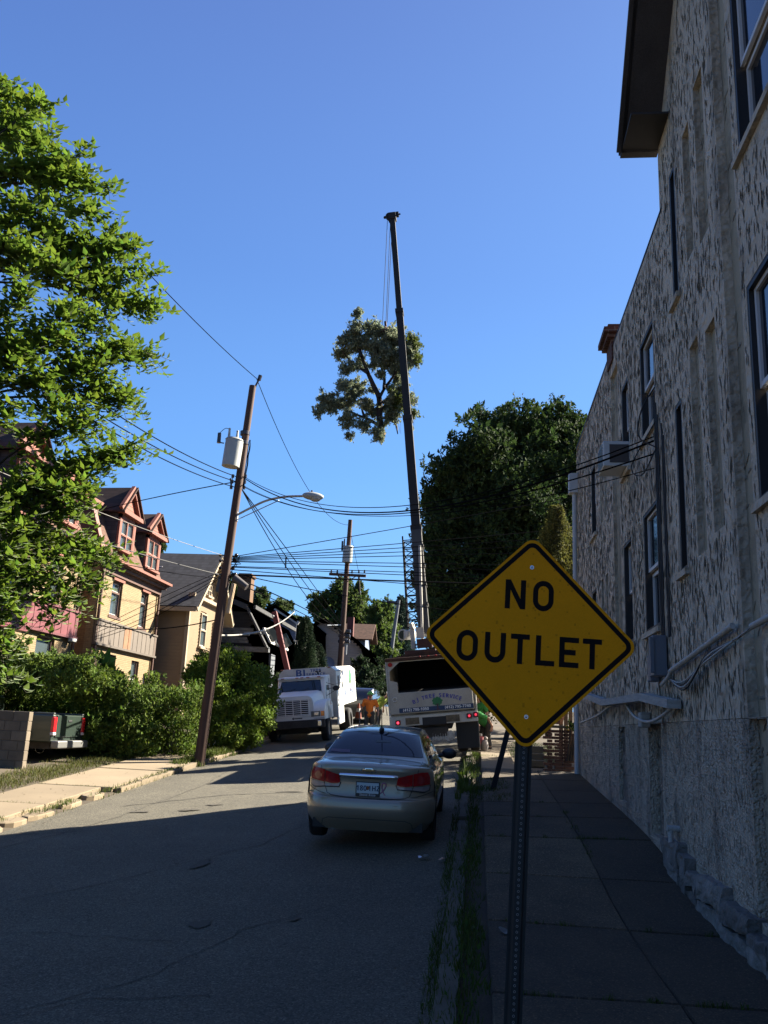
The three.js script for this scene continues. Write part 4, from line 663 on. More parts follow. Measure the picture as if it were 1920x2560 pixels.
  // seams of boot lid, bumper and doors
  const seam = (pts, w, f) => { const s = new THREE.Shape(), L = [], Rr = []; for (let i = 0; i < pts.length; i++) { const a = pts[Math.max(0, i - 1)], b = pts[Math.min(pts.length - 1, i + 1)], n = Math.hypot(b[0] - a[0], b[1] - a[1]) || 1, nx = -(b[1] - a[1]) / n * w, ny = (b[0] - a[0]) / n * w; L.push([pts[i][0] + nx, pts[i][1] + ny]); Rr.unshift([pts[i][0] - nx, pts[i][1] - ny]); } return f(poly(...L, ...Rr)); };
  const bl = (s, sy = 1) => pts0.map(([x, y]) => [x * s, y]); const pts0 = [[.70, 1.1], [.672, 1.03], [.655, .95], [.60, .78], [.565, .695], [.5, .668], [.3, .655], [0, .652]];
  for (const s of [-1, 1]) { seam(bl(s), 0.004, (q) => rear(q, 'boot_seam', black, 0.003, 0.04)); seam([[.87 * s, .745], [.78 * s, .72], [.66 * s, .69], [.58 * s, .68]], 0.0035, (q) => rear(q, 'bumper_seam', black, 0.003, 0.04)); }
  seam([[-.62, .28], [-.6, .36], [-.52, .395], [0, .40], [.52, .395], [.6, .36], [.62, .28]], 0.006, (q) => rear(q, 'bumper_crease', mat([0.1, 0.09, 0.07], 0.5), 0.003, 0.05));
  // tail lamps: outer half on the wing, inner half on the boot lid, each with a pale strip below
  const white = new THREE.MeshPhysicalMaterial({ color: lin(0.25, 0.2, 0.19), roughness: 0.15, clearcoat: 1 });
  for (const s of [-1, 1]) {
    const X = (p) => p.map(([x, y]) => [x * s, y]);
    const o1 = rear(rs(...X([[.605, .985], [.70, 1.0], [.785, .995], [.815, .93], [.815, .845], [.605, .825]])), 'tail_lamp', redLamp, 0.016, 0.04);
    meshOf(wrapShape(rs(...X([[.605, .81], [.815, .83], [.805, .775], [.75, .755], [.605, .775]])), probe, V(0, 0, -1), 0.015, 0.04), 'lamp_lens', white, o1);
    const o2 = rear(rs(...X([[.595, .98], [.595, .83], [.51, .815], [.43, .82], [.385, .835], [.395, .90], [.41, .935]])), 'tail_lamp', redLamp, 0.016, 0.04);
    meshOf(wrapShape(rs(...X([[.595, .81], [.595, .775], [.40, .785], [.385, .82], [.47, .806]])), probe, V(0, 0, -1), 0.015, 0.04), 'lamp_lens', white, o2);
    for (const cx of [.70, .50]) { const c = new THREE.Shape(); c.absarc(cx * s, .905, .052, 0, 6.283); meshOf(wrapShape(c, probe, V(0, 0, -1), 0.019, 0.03), 'lamp_bulb', new THREE.MeshPhysicalMaterial({ color: lin(0.3, 0.012, 0.014), roughness: 0.1, clearcoat: 1 }), cx > .7 ? o1 : o2); }
    seam(X([[.82, .84], [.812, .77], [.75, .748], [.605, .768], [.40, .778], [.378, .835]]), 0.008, (q) => rear(q, 'lamp_surround', black, 0.012, 0.04));
  }
  { const p = []; for (let i = -6; i <= 6; i++) { const x = i / 6 * .395; p.push(V(x, .93, -(.125 + .4 * Math.pow(Math.abs(x) / .87 * 1.05, 3.4)))); } const g = new MB().tube(p, .032, 10, 36).geo(); g.applyMatrix4(new THREE.Matrix4().makeTranslation(0, 0, .002)); meshOf(g, 'chrome_bar', chrome, car); }
  // badges, plate, ribbon sticker
  const bow = rear(rs([-.115, .992], [-.05, .992], [-.045, .978], [.05, .978], [.055, .99], [.12, .99], [.1, 1.02], [.055, 1.02], [.05, 1.032], [-.045, 1.032], [-.05, 1.02], [-.1, 1.02]), 'badge', chrome, 0.012, 0.05);
  rear(rs([-.095, .998], [-.04, .998], [-.035, .986], [.035, .986], [.045, .998], [.1, .998], [.09, 1.013], [.045, 1.013], [.04, 1.025], [-.035, 1.025], [-.04, 1.013], [-.085, 1.013]), 'badge_fill', mat([0.3, 0.22, 0.1], 0.3, { metalness: 0.8 }), 0.016, 0.05);
  const stick = (str, x, y, size, m, name, z = 0.115) => { const g = textGeo(str, size, 0.003); meshOf(uvm(flatten(g)), name, m, car).position.set(x, y, -z); };
  stick('CRUZE', -.52, 1.015, 0.032, chrome, 'model_badge', 0.21); stick('LT', .52, 1.015, 0.03, chrome, 'model_badge', 0.21);
  const plate = new MB().rbox(0.33, 0.19, 0.012, 0, .77, -.095, 0.006).build('number_plate', mat([0.03, 0.035, 0.035], 0.4), car);
  new MB().box(0.30, 0.135, 0.004, 0, .783, -.0875).build('plate_face', mat([0.44, 0.53, 0.55], 0.5), plate);
  const pt = new MB(), gl = textGeo('180', 0.066, 0.002), gr2 = textGeo('1HZ', 0.066, 0.002); pt.add(gl, new THREE.Matrix4().makeTranslation(-.085, .782, -.0855)).add(gr2, new THREE.Matrix4().makeTranslation(.085, .782, -.0855)).build('plate_digits', mat([0.02, 0.05, 0.09], 0.6), plate);
  new MB().sph(0.022, 0, .785, -.0855, 1, 1.2, 0.15).build('plate_emblem', mat([0.25, 0.08, 0.02], 0.6), plate); new MB().add(textGeo('Stone Rose', 0.03, 0.002), new THREE.Matrix4().makeTranslation(0, .697, -.0885)).build('frame_text', mat([0.5, 0.5, 0.5], 0.5), plate);
  new MB().tube([V(.235, .70, -.11), V(.2, .76, -.11), V(.19, .83, -.108), V(.22, .86, -.106), V(.245, .83, -.108), V(.21, .76, -.11), V(.17, .72, -.112)], 0.008, 5).build('ribbon_sticker', mat([0.35, 0.14, 0.22], 0.6), car);
  // roof aerial, mirrors, underside, wheels
  new MB().sph(0.045, 0.02, 1.462, -1.42, 0.9, 0.9, 1.5).cyl(V(0.02, 1.48, -1.41), V(0.035, 1.76, -1.16), 0.009, 0.005, 6).build('aerial', black, car);
  for (const s of [-1, 1]) { const m = new MB().sph(0.11, s * 1.0, 1.04, -3.06, 1.15, 0.78, 0.62).cyl(V(s * .82, 1.0, -3.05), V(s * .93, 1.02, -3.05), 0.03).build('door_mirror', black, car); new MB().sph(0.09, s * 1.0, 1.04, -3.015, 1.1, 0.74, 0.2).build('mirror_glass', mat([0.02, 0.02, 0.025], 0.25), m);
    for (const d of [1.75, 2.75]) new MB().rbox(0.02, 0.03, 0.2, s * .9, .86, -d, 0.009).build('door_handle', paint, car); }
  new MB().box(1.62, 0.2, 3.4, 0, .34, -2.3).box(1.5, 0.12, 0.5, 0, .3, -.45).build('underside', black, car);
  new MB().cyl(V(-.45, .25, -.16), V(-.45, .26, -.5), 0.035).build('exhaust', mat([0.15, 0.14, 0.13], 0.4, { metalness: 0.8 }), car);
  const alloy = mat([0.35, 0.35, 0.36], 0.35, { metalness: 0.8 });
  for (const d of DW) for (const s of [-1, 1]) { wheel(car, s * 0.785, RW, -d, RW, 0.215, alloy, { flip: s < 0 }); }
  for (const d of DW) new MB().box(1.4, 0.5, 0.74, 0, .5, -d).build('wheel_well', black, car);
  const g0 = roadY(xc, Zr + DW[0]), g1 = roadY(xc, Zr + DW[1]); const pitch = Math.atan2(g1 - g0, DW[1] - DW[0]);
  car.rotation.order = 'ZXY'; car.rotation.x = pitch; car.rotation.z = -0.004; car.position.y = g0 - DW[0] * Math.tan(pitch);
}
const squash = (t, y0, k) => t.traverse((o) => { if (!o.isMesh) return; const p = o.geometry.attributes.position; for (let i = 0; i < p.count; i++) { const y = p.getY(i); if (y > y0) p.setY(i, y0 + (y - y0) * k); } });
// ---------------------------------------------------------------- white bonneted chip truck facing the camera; front at z = 0, ground at y = 0
const whitePaint = grained([0.74, 0.73, 0.68], 256, 2.2, 0.06, 0.05, 181, 0.42), dirtyWhite = grained([0.5, 0.485, 0.43], 256, 1.6, 0.22, 0.18, 183, 0.6), rust = grained([0.13, 0.06, 0.035], 128, 0.8, 0.5, 0.3, 185, 0.95), grime = grained([0.045, 0.04, 0.035], 128, 0.8, 0.5, 0.3, 187, 0.9);
const amber = new THREE.MeshPhysicalMaterial({ color: lin(0.75, 0.18, 0.02), roughness: 0.2, clearcoat: 1 }), clearLamp = new THREE.MeshPhysicalMaterial({ color: lin(0.5, 0.5, 0.48), roughness: 0.1, clearcoat: 1, metalness: 0.3 });
const blueInk = mat([0.02, 0.06, 0.2], 0.5), greenInk = mat([0.03, 0.17, 0.06], 0.6), navyInk = mat([0.015, 0.04, 0.1], 0.5), violetInk = mat([0.035, 0.03, 0.28], 0.5), whiteInk = mat([0.75, 0.75, 0.72], 0.6);
function treeLogo(par, x, y, z, s, facing) { // round-headed tree painted on the panels
  const m = facing ? new THREE.Matrix4().makeRotationY(Math.PI / 2).setPosition(x, y, z) : new THREE.Matrix4().makeTranslation(x, y, z);
  const c = new THREE.Shape(), n = 40; for (let i = 0; i <= n; i++) { const a = i / n * 6.283, k = 1 + 0.09 * Math.sin(a * 9) + 0.05 * Math.sin(a * 5 + 1), q = [Math.cos(a) * 0.5 * k * s, (0.28 + Math.sin(a) * 0.42 * k) * s]; i ? c.lineTo(...q) : c.moveTo(...q); }
  const l = new MB().add(new THREE.ExtrudeGeometry(c, { depth: 0.004, bevelEnabled: false }), m).build('tree_emblem', greenInk, par);
  new MB().add(new THREE.ExtrudeGeometry(poly([-.07 * s, -.1 * s], [-.06 * s, -.42 * s], [-.2 * s, -.54 * s], [.2 * s, -.54 * s], [.06 * s, -.42 * s], [.07 * s, -.1 * s], [.16 * s, .1 * s], [0, .0], [-.16 * s, .1 * s]), { depth: 0.007, bevelEnabled: false }), m).build('tree_emblem_trunk', mat([0.08, 0.03, 0.04], 0.7), par);
}
{
  const t = thing('chip_truck', 'white bonneted chip truck facing the camera at the left kerb', 'truck');
  const c0 = at(752, 1862, 34.2); t.position.set(c0.x, 0, -33.2); t.rotation.order = 'YXZ';
  t.rotation.set(4.6 * RAD, 0, 6 * RAD); t.position.y = c0.y + 0.06 - 0.08;
  const W = 2.36;
  // lower front: bonnet nose with grille, sloping bonnet, round-shouldered wings
  const noseS = (w0, w1) => { const s = new THREE.Shape(); s.moveTo(-w0, .92); s.lineTo(w0, .92); s.lineTo(w1, 1.55); s.quadraticCurveTo(w1 - .02, 1.84, w1 - .25, 1.86); s.lineTo(-w1 + .25, 1.86); s.quadraticCurveTo(-w1 + .02, 1.84, -w1, 1.55); s.closePath(); return s; };
  const loft2 = (a, za, b, zb) => { const pa = a.getPoints(8), pb = b.getPoints(8), m = new MB(); for (let i = 0; i < pa.length; i++) { const j = (i + 1) % pa.length; m.quad(V(pa[i].x, pa[i].y, za), V(pa[j].x, pa[j].y, za), V(pb[j].x, pb[j].y, zb), V(pb[i].x, pb[i].y, zb)); } return m; };
  const A = noseS(.78, .74), B = noseS(.95, .93), stretch = (s, k) => { const q = s.getPoints(8).map((p) => new THREE.Vector2(p.x, p.y > 1.2 ? 1.2 + (p.y - 1.2) * k : p.y)); return new THREE.Shape(q); };
  const bon = loft2(A, -0.02, stretch(B, 1.32), -1.45); bon.add(new THREE.ShapeGeometry(A), new THREE.Matrix4().makeTranslation(0, 0, -0.02)); bon.build('bonnet', Object.assign(whitePaint.clone(), { side: THREE.DoubleSide }), t);
  for (const s of [-1, 1]) { // wings: swept over the wheels
    const f = new THREE.Shape(); f.moveTo(0.04, .92); f.lineTo(0.04, 1.22); f.quadraticCurveTo(.0, 1.5, -.5, 1.56); f.lineTo(-1.35, 1.58); f.lineTo(-1.75, 1.4); f.lineTo(-1.78, .9); f.lineTo(-1.6, .9); f.absarc(-1.05, .6, .62, 0.55, Math.PI - 0.5, false); f.lineTo(-.4, .92); f.closePath();
    const pts = f; new MB().ext(pts, .42, M4(V(0, 0, 1), V(0, 1, 0), V(-1, 0, 0), V(s > 0 ? 1.18 : -.76, 0, 0)), 0.02).build('wing', whitePaint, t);
    const hl = new MB().rbox(.36, .2, .06, s * .84, 1.12, .035, .015).build('headlamp', mat([0.12, 0.12, 0.11], 0.3), t); new MB().rbox(.18, .13, .04, s * .86, 1.12, .06, .02).build('lens', clearLamp, hl);
    new MB().rbox(.15, .2, .07, s * 1.1, 1.12, .03, .02).build('indicator', s > 0 ? amber : tinted(amber, 0.5), t);
    // mirrors on their arms
    const ax = s * 1.02; new MB().cyl(V(ax, 2.1, -1.55), V(s * 1.38, 2.12, -1.45), .018).cyl(V(ax, 2.4, -1.55), V(s * 1.36, 2.26, -1.45), .012).cyl(V(ax, 1.75, -1.5), V(s * 1.36, 1.98, -1.45), .01).build('mirror_arm', black, t);
    new MB().add(new THREE.CylinderGeometry(.13, .13, .05, 18), new THREE.Matrix4().makeRotationX(Math.PI / 2).setPosition(s * 1.42, 2.1, -1.45)).build('mirror', black, t);
  }
  const nose = new MB().box(W - 0.02, .09, .1, 0, .945, .01).build('valance', whitePaint, t);
  new MB().box(1.2, .6, .03, -.03, 1.38, -.03).build('grille_void', mat([0.006, 0.006, 0.007], 1), t);
  for (let i = 0; i < 8; i++) new MB().rbox(1.18, .028, .06, -.03, 1.12 + i * .073, .005, .01).build('grille_bar', whitePaint, t);
  for (const x of [-.63, -.33, -.03, .27, .57]) new MB().rbox(.03, .58, .05, x, 1.38, .0, .01).build('grille_post', whitePaint, t);
  new MB().box(1.4, .05, .06, -.03, 1.69, .0).box(1.4, .05, .06, -.03, 1.07, .0).build('grille_frame', whitePaint, t);
  new MB().add(textGeo('◄', 0.1, .004) && new THREE.ExtrudeGeometry(poly([-.2, .0], [-.13, .05], [-.13, .018], [.2, .018], [.2, -.018], [-.13, -.018], [-.13, -.05]), { depth: .004, bevelEnabled: false }), new THREE.Matrix4().makeTranslation(.12, .985, .062)).build('arrow_badge', black, t);
  new MB().rbox(W, .3, .14, 0, .77, .06, .03).build('bumper', grime, t); new MB().rbox(.14, .2, .03, .98, .78, .14, .02).build('bumper_plate', chrome, t);
  // cab
  const cabS = poly([-1.42, 1.7], [-1.42, 1.98], [-1.72, 2.62], [-1.8, 2.72], [-2.75, 2.76], [-2.75, .95], [-1.75, .95]);
  new MB().ext(cabS, 1.84, M4(V(0, 0, 1), V(0, 1, 0), V(-1, 0, 0), V(.94, 0, 0)), 0.04).build('cab', whitePaint, t);
  const ws = (y) => lerp(-1.4, -1.72, (y - 1.98) / 0.64) + 0.06;
  const wsG = new MB(), q = (x, y) => V(x, y, ws(y)); wsG.quad(q(-.86, 2.02), q(.86, 2.02), q(.78, 2.58), q(-.78, 2.58)).build('windscreen', new THREE.MeshPhysicalMaterial({ color: lin(0.012, 0.016, 0.013), roughness: 0.05, clearcoat: 1, side: THREE.DoubleSide }), t);
  new MB().rbox(1.86, .12, .32, 0, 2.72, -1.72, .05).build('roof_visor', whitePaint, t);
  for (const x of [-.72, -.14, .06, .3, .74]) new MB().rbox(.13, .05, .05, x, 2.73, -1.54, .015).build('marker_lamp', mat([0.3, 0.07, 0.03], 0.3), t);
  for (const x of [-.3, .25]) new MB().cyl(V(x - .32, 2.04, ws(2.04) + .02), V(x + .1, 2.2, ws(2.2) + .025), .008).build('wiper', black, t);
  for (const s of [-1, 1]) { new MB().quad(V(s * .985, 2.0, -1.62), V(s * .985, 2.0, -2.35), V(s * .975, 2.56, -2.35), V(s * .975, 2.56, -1.86)).build('side_window', new THREE.MeshPhysicalMaterial({ color: lin(0.01, 0.013, 0.014), roughness: 0.05, side: THREE.DoubleSide }), t);
    new MB().box(.012, 1.0, .01, s * .985, 1.5, -1.66).box(.012, 1.6, .01, s * .985, 1.8, -2.42).build('door_seam', grime, t); new MB().rbox(.03, .04, .14, s * 1.0, 1.8, -2.3, .01).build('door_handle', black, t);
    new MB().rbox(.04, .16, .1, s * 1.19, 1.46, -1.35, .01).build('side_lamp', amber, t); }
  // chip box with chamfered upper edges
  const boxS = poly([-1.19, .78], [1.19, .78], [1.19, 2.98], [.98, 3.2], [-.98, 3.2], [-1.19, 2.98]);
  new MB().ext(boxS, .06, M4(V(1, 0, 0), V(0, 1, 0), V(0, 0, 1), V(0, 0, -3.06))).build('front_panel', dirtyWhite, t);
  const bodyBox = new MB(), L = 5.6, z0 = -3.06; const pr = [[1.19, .78], [1.19, 2.98], [.98, 3.2], [-.98, 3.2], [-1.19, 2.98], [-1.19, .78]];
  for (let i = 0; i < 5; i++) { const [a, b] = pr[i], [c, d] = pr[i + 1], yb = (y) => y; bodyBox.quad(V(a, b < 1 ? 1.2 : b, z0), V(c, d < 1 ? 1.2 : d, z0), V(c, d < 1 ? 1.2 : d, z0 - L), V(a, b < 1 ? 1.2 : b, z0 - L)); }
  bodyBox.build('chip_box', Object.assign(whitePaint.clone(), { side: THREE.DoubleSide }), t);
  new MB().ext(poly(...pr.map(([x, y]) => [x, Math.max(y, 1.2)])), .05, M4(V(1, 0, 0), V(0, 1, 0), V(0, 0, 1), V(0, 0, z0 - L))).build('rear_panel', dirtyWhite, t);
  for (const s of [-1, 1]) { new MB().rbox(.06, .72, 1.6, s * 1.16, .84, z0 - .82, .02).build('locker', whitePaint, t); new MB().box(.02, .02, L, s * 1.2, 2.96, z0 - L / 2).box(.02, .02, L, s * 1.2, 2.3, z0 - L / 2).box(.02, .02, L, s * 1.2, 1.25, z0 - L / 2).build('panel_seam', grime, t);
    const v = new MB().rbox(.02, .7, .34, s * 1.205, 2.35, z0 - .5, .005).build('louvre', mat([0.2, 0.17, 0.14], 0.8), t); const sl = new MB(); for (let i = 0; i < 6; i++) sl.box(.03, .02, .3, s * 1.215, 2.08 + i * .11, z0 - .5); sl.build('louvre_slat', dirtyWhite, v);
    for (const x of [.2, .85]) new MB().box(.02, 1.4, .02, s * 1.2, 2.25, z0 - 1 - x * 3).build('panel_rib', grime, t); }
  treeLogo(t, 1.197, 2.3, z0 - 3.9, 0.95, true);
  new MB().add(textGeo('TREE', .3, .004), new THREE.Matrix4().makeRotationY(Math.PI / 2).setPosition(1.2, 1.72, z0 - 2.4)).add(textGeo('SERVICE', .28, .004), new THREE.Matrix4().makeRotationY(Math.PI / 2).setPosition(1.2, 1.75, z0 - 4.4)).add(textGeo('BJ', .3, .004), new THREE.Matrix4().makeRotationY(Math.PI / 2).setPosition(1.2, 2.78, z0 - 1.9)).build('side_lettering', mat([0.1, 0.14, 0.25], 0.6), t);
  new MB().add(textGeo('BJ', .34, .004), new THREE.Matrix4().makeTranslation(-.28, 2.92, z0 + .062)).add(textGeo('TREE', .15, .004), new THREE.Matrix4().makeTranslation(.36, 3.06, z0 + .062)).add(textGeo('SERVICE', .15, .004), new THREE.Matrix4().makeTranslation(.36, 2.86, z0 + .062)).build('front_lettering', blueInk, t);
  for (const x of [-1.05, .92]) new MB().rbox(.12, .05, .05, x, 3.17, z0 + .08, .015).build('marker_lamp', mat([0.25, 0.1, 0.05], 0.4), t);
  new MB().cyl(V(.66, 2.86, -1.9), V(.66, 3.0, -1.75), .035).sph(.05, .62, 3.0, -1.75).sph(.05, .76, 3.0, -1.75).build('work_lamp', black, t);
  // chassis, wheels
  new MB().box(.9, .3, 8.2, 0, .72, -4.3).box(1.6, .4, .9, 0, .6, -.9).build('chassis', grime, t);
  const rimW = grained([0.42, 0.38, 0.32], 64, 0.5, 0.3, 0.2, 189, 0.8);
  for (const s of [-1, 1]) { wheel(t, s * 1.02, .5, -1.05, .5, .28, rimW, { flip: s < 0, nuts: true }); wheel(t, s * .98, .5, -6.3, .5, .5, rimW, { flip: s < 0 }); new MB().box(.5, .55, .04, s * .92, .55, -7.2).build('mud_flap', black, t); }
  squash(t, 1.6, .77);
}
// ---------------------------------------------------------------- dump truck with crane, its open rear toward the camera
const steelDark = grained([0.008, 0.008, 0.0085], 256, 2, 0.3, 0.2, 201, 0.85), boomGrey = grained([0.035, 0.033, 0.03], 256, 2, 0.25, 0.2, 203, 0.6), craneRed = grained([0.06, 0.022, 0.016], 128, 1, 0.4, 0.3, 205, 0.8);
const project = (p) => { const q = p.clone().project(camera); return [960 + q.x * 960 * (0.75 / camera.aspect), 1280 - q.y * 1280]; };
{
  const t = thing('crane_truck', 'white dump truck with open rear and black crane boom rising behind it', 'truck');
  t.rotation.order = 'YXZ'; t.rotation.set(4.6 * RAD, 0, 6.5 * RAD);
  const pm = at(1082, 1776, 23.2); t.updateMatrixWorld();
  t.position.copy(pm).sub(V(0, 1.18, 0).applyEuler(t.rotation)); t.updateMatrixWorld();
  const loc = (px, py, Z) => t.worldToLocal(at(px, py, Z));
  const panel = grained([0.36, 0.34, 0.29], 256, 1.4, 0.22, 0.16, 207, 0.55);
  // box: floor, sides, headboard, rear frame with a six-sided opening
  const bd = new MB(), L = 4.6; for (const s of [-1, 1]) bd.rbox(.08, 1.56, L, s * 1.1, 1.9, -L / 2, .02); bd.box(2.2, .08, L, 0, 1.12, -L / 2).box(2.2, 1.56, .08, 0, 1.9, -L).build('dump_body', panel, t);
  new MB().box(2.1, 1.4, .02, 0, 1.9, -2.3).box(2.1, .02, 2.3, 0, 1.7, -1.2).build('dark_load', mat([0.01, 0.009, 0.008], 1), t);
  const fr = poly([-1.15, 1.1], [1.15, 1.1], [1.15, 2.7], [-1.15, 2.7]), op = new THREE.Path(); op.moveTo(-1.06, 1.16); op.lineTo(-1.06, 2.32); op.lineTo(-.78, 2.58); op.lineTo(.78, 2.58); op.lineTo(1.06, 2.32); op.lineTo(1.06, 1.16); op.closePath(); fr.holes.push(op);
  new MB().ext(fr, .12, new THREE.Matrix4().makeTranslation(0, 0, -.12)).build('rear_frame', dirtyWhite, t);
  new MB().ext(poly([-1.09, 1.15], [-.85, 1.15], [-.87, 1.98], [-1.09, 2.06]), .06, new THREE.Matrix4().makeTranslation(0, 0, .01), 0.008).build('rear_door', panel, t);
  new MB().add(new THREE.TorusGeometry(.055, .014, 6, 16), new THREE.Matrix4().makeTranslation(-.96, 1.52, .09)).build('door_ring', dirtyWhite, t);
  const gate = new MB().rbox(1.93, .54, .06, .1, 1.42, .05, .012).build('tailgate', panel, t);
  new MB().box(1.93, .115, .012, .1, 1.235, .0815).build('gate_stripe', navyInk, gate);
  { // arched name, painted tree and two numbers
    const word = 'BJ TREE SERVICE', arc = new MB(), w = [...word].map((c) => c === ' ' ? 0.07 : c === 'I' ? 0.055 : 0.097), tot = w.reduce((a, b) => a + b, 0); let x = -tot / 2;
    [...word].forEach((c, i) => { const u = x + w[i] / 2; x += w[i]; if (c === ' ') return; const a = u / 1.75; arc.add(textGeo(c, .098, .004), new THREE.Matrix4().makeRotationZ(-a * 0.9).setPosition(.14 + Math.sin(a) * 1.75 * 0.98, 1.56 - (1 - Math.cos(a)) * 1.75 * 1.1, .081)); });
    arc.build('gate_lettering', violetInk, gate); treeLogo(gate, .14, 1.335, .088, .26, false);
    new MB().add(textGeo('(412) 798-1050', .072, .004), new THREE.Matrix4().makeTranslation(-.43, 1.235, .088)).add(textGeo('(412) 795-7740', .072, .004), new THREE.Matrix4().makeTranslation(.66, 1.235, .088)).build('gate_numbers', whiteInk, gate);
  }
  for (const s of [-1, 1]) new MB().add(new THREE.CylinderGeometry(.062, .062, .04, 18), new THREE.Matrix4().makeRotationX(Math.PI / 2).setPosition(s * 1.02, 2.52, .02)).build('corner_lamp', redLamp, t);
  new MB().rbox(2.3, .1, .14, 0, 2.66, .0, .02).build('header_rail', tinted(rust, .5), t);
  for (const x of [-.22, 0, .2]) new MB().rbox(.05, .035, .03, x, 2.7, .075, .01).build('marker_lamp', mat([0.3, 0.02, 0.015], 0.3), t);
  const cov = new MB(); cov.ext(poly([-1.1, 2.71], [1.1, 2.71], [1.0, 2.86], [-.2, 2.84]), 3.8, new THREE.Matrix4().makeTranslation(0, 0, -3.9)).build('tarpaulin_housing', tinted(rust, .45), t);
  // below: cross beam with lamps and plates, hitch, flaps, dual wheels
  new MB().rbox(2.3, .26, .1, 0, .96, -.03, .015).build('bumper_beam', dirtyWhite, t); new MB().box(.62, .2, .02, .02, .92, .03).build('beam_recess', black, t);
  for (const [x, y] of [[-.93, .93], [.93, .98], [1.1, 1.0]]) { const g = new MB().rbox(.14, .13, .04, x, y, .03, .02).build('tail_lamp', mat([0.12, 0.01, 0.01], 0.3), t); new MB().sph(.036, x, y, .045, 1, 1, .5).build('lit_bulb', new THREE.MeshStandardMaterial({ color: lin(0.5, 0.02, 0.03), emissive: lin(0.55, 0.03, 0.06), emissiveIntensity: x < 0 ? 0.8 : 0.35, roughness: 0.3 }), g); }
  for (const x of [-.55, .5]) new MB().rbox(.36, .17, .02, x, .95, .03, .008).build('number_plate', grained([0.12, 0.095, 0.06], 64, 0.2, 0.4, 0.3, 209, 0.8), t);
  new MB().rbox(.7, .26, .3, 0, .62, -.2, .03).build('hitch_frame', grime, t); const hp = new MB(); for (let i = 0; i < 9; i++) hp.rbox(rr(.05, .09), rr(.16, .26), .1, -.05 + i * .065, .5 + gauss() * .03, -.1, .02); hp.build('hitch_crust', grained([0.34, 0.33, 0.3], 64, .4, .5, .4, 211, .95), t);
  for (const s of [-1, 1]) { const fl = new MB().rbox(.58, .72, .025, s * .84, .5, -.32, .008).build('mud_flap', black, t); for (const k of [0, 1]) wheel(t, s * (.68 + k * .33), .49, -.95, .49, .26, rust, { flip: s < 0 }); new MB().box(.62, .05, .9, s * .84, 1.04, -.9).build('wheel_guard', grime, t); void fl; }
  new MB().box(.9, .28, 7.5, 0, .82, -3.9).build('chassis', grime, t);
  new MB().rbox(2.2, 1.5, 1.7, 0, 1.7, -7.2, .08).build('cab', whitePaint, t); for (const s of [-1, 1]) wheel(t, s * 1.0, .49, -7.2, .49, .28, rust, { flip: s < 0 });
  squash(t, 1.75, .88);
  // crane turntable between body and cab: winch drum, jib foot, red base
  const Zt = 28.9, P = (x, y, z = Zt) => loc(x, y, z);
  const wd = new MB(), d0 = P(1008, 1587), d1 = P(1030, 1587, 29.9); wd.cyl(d0, d1, .165, .165, 20).cyl(P(1005, 1587), P(1008, 1587, 28.95), .185, .185, 20).build('winch_drum', grained([0.5, 0.49, 0.45], 128, 1, .15, .1, 213, .5), t);
  new MB().cyl(P(1007.5, 1587, 28.86), P(1008, 1587, 28.9), .145, .145, 20).build('drum_end', mat([0.02, 0.03, 0.02], 0.7), t);
  new MB().rbox(.5, .3, .5, ...P(1062, 1608).toArray(), .02).rbox(1.0, .3, .9, ...P(1052, 1636).toArray(), .02).build('crane_base', craneRed, t);
  new MB().span(P(1030, 1560), P(1034, 1622), .14, .1).span(P(1028, 1558), P(1033, 1572), .2, .1).build('jib_bracket', panel, t);
  const pb = P(1050, 1582); const plateS = new THREE.Shape(); plateS.moveTo(-.13, -.18); plateS.lineTo(.13, -.18); plateS.lineTo(.13, .18); plateS.lineTo(-.13, .18); plateS.closePath(); const ph = new THREE.Path(); ph.absellipse(0, 0, .05, .09, 0, 6.283, true); plateS.holes.push(ph);
  new MB().ext(plateS, .05, new THREE.Matrix4().makeTranslation(pb.x, pb.y, pb.z)).build('lifting_eye', panel, t);
  new MB().add(new THREE.TorusGeometry(.07, .025, 6, 12, 4.4), new THREE.Matrix4().makeTranslation(...P(1043, 1616).toArray())).build('hook', panel, t);
  // boom: telescoped box sections
  const tipZ = 31.6, b0 = P(1061, 1588, 29.4), bT = P(981, 548, tipZ), bend = (k) => b0.clone().lerp(bT, k), boom = new THREE.Group(); boom.name = 'boom'; t.add(boom);
  const side = V(1, 0, 0);
  for (const [k0, k1, w, m] of [[0, .22, .36, boomGrey], [.2, .47, .31, steelDark], [.455, .74, .27, steelDark], [.73, 1, .22, steelDark]]) { new MB().span(bend(k0), bend(k1), w, w * 1.15, side.clone().cross(V(0, 1, 0))).build('boom_section', m, boom); }
  for (const k of [.22, .47, .74]) new MB().span(bend(k - .006), bend(k + .004), .42 - k * .14, .46 - k * .14, V(0, 0, 1)).build('section_collar', steelDark, boom);
  for (const k of [.06, .1, .14, .18]) new MB().span(bend(k - .002), bend(k + .002), .43, .48, V(0, 0, 1)).build('boom_band', boomGrey, boom);
  new MB().cyl(P(1056, 1600, 29.1), P(1049, 1365, 29.5), .05).build('lift_cylinder', panel, boom);
  const hd = bend(1.004), hb = new MB().rbox(.34, .3, .4, hd.x, hd.y + .02, hd.z, .05).cyl(hd.clone().add(V(-.33, .03, .05)), hd.clone().add(V(.35, .1, .05)), .035).sph(.06, hd.x - .3, hd.y + .03, hd.z + .05).box(.12, .16, .2, hd.x + .22, hd.y + .12, hd.z); hb.build('boom_head', steelDark, boom);
  new MB().add(new THREE.TorusGeometry(.15, .05, 8, 18), new THREE.Matrix4().makeRotationY(0.3).setPosition(hd.x - .08, hd.y + .0, hd.z + .1)).build('sheave', steelDark, boom);
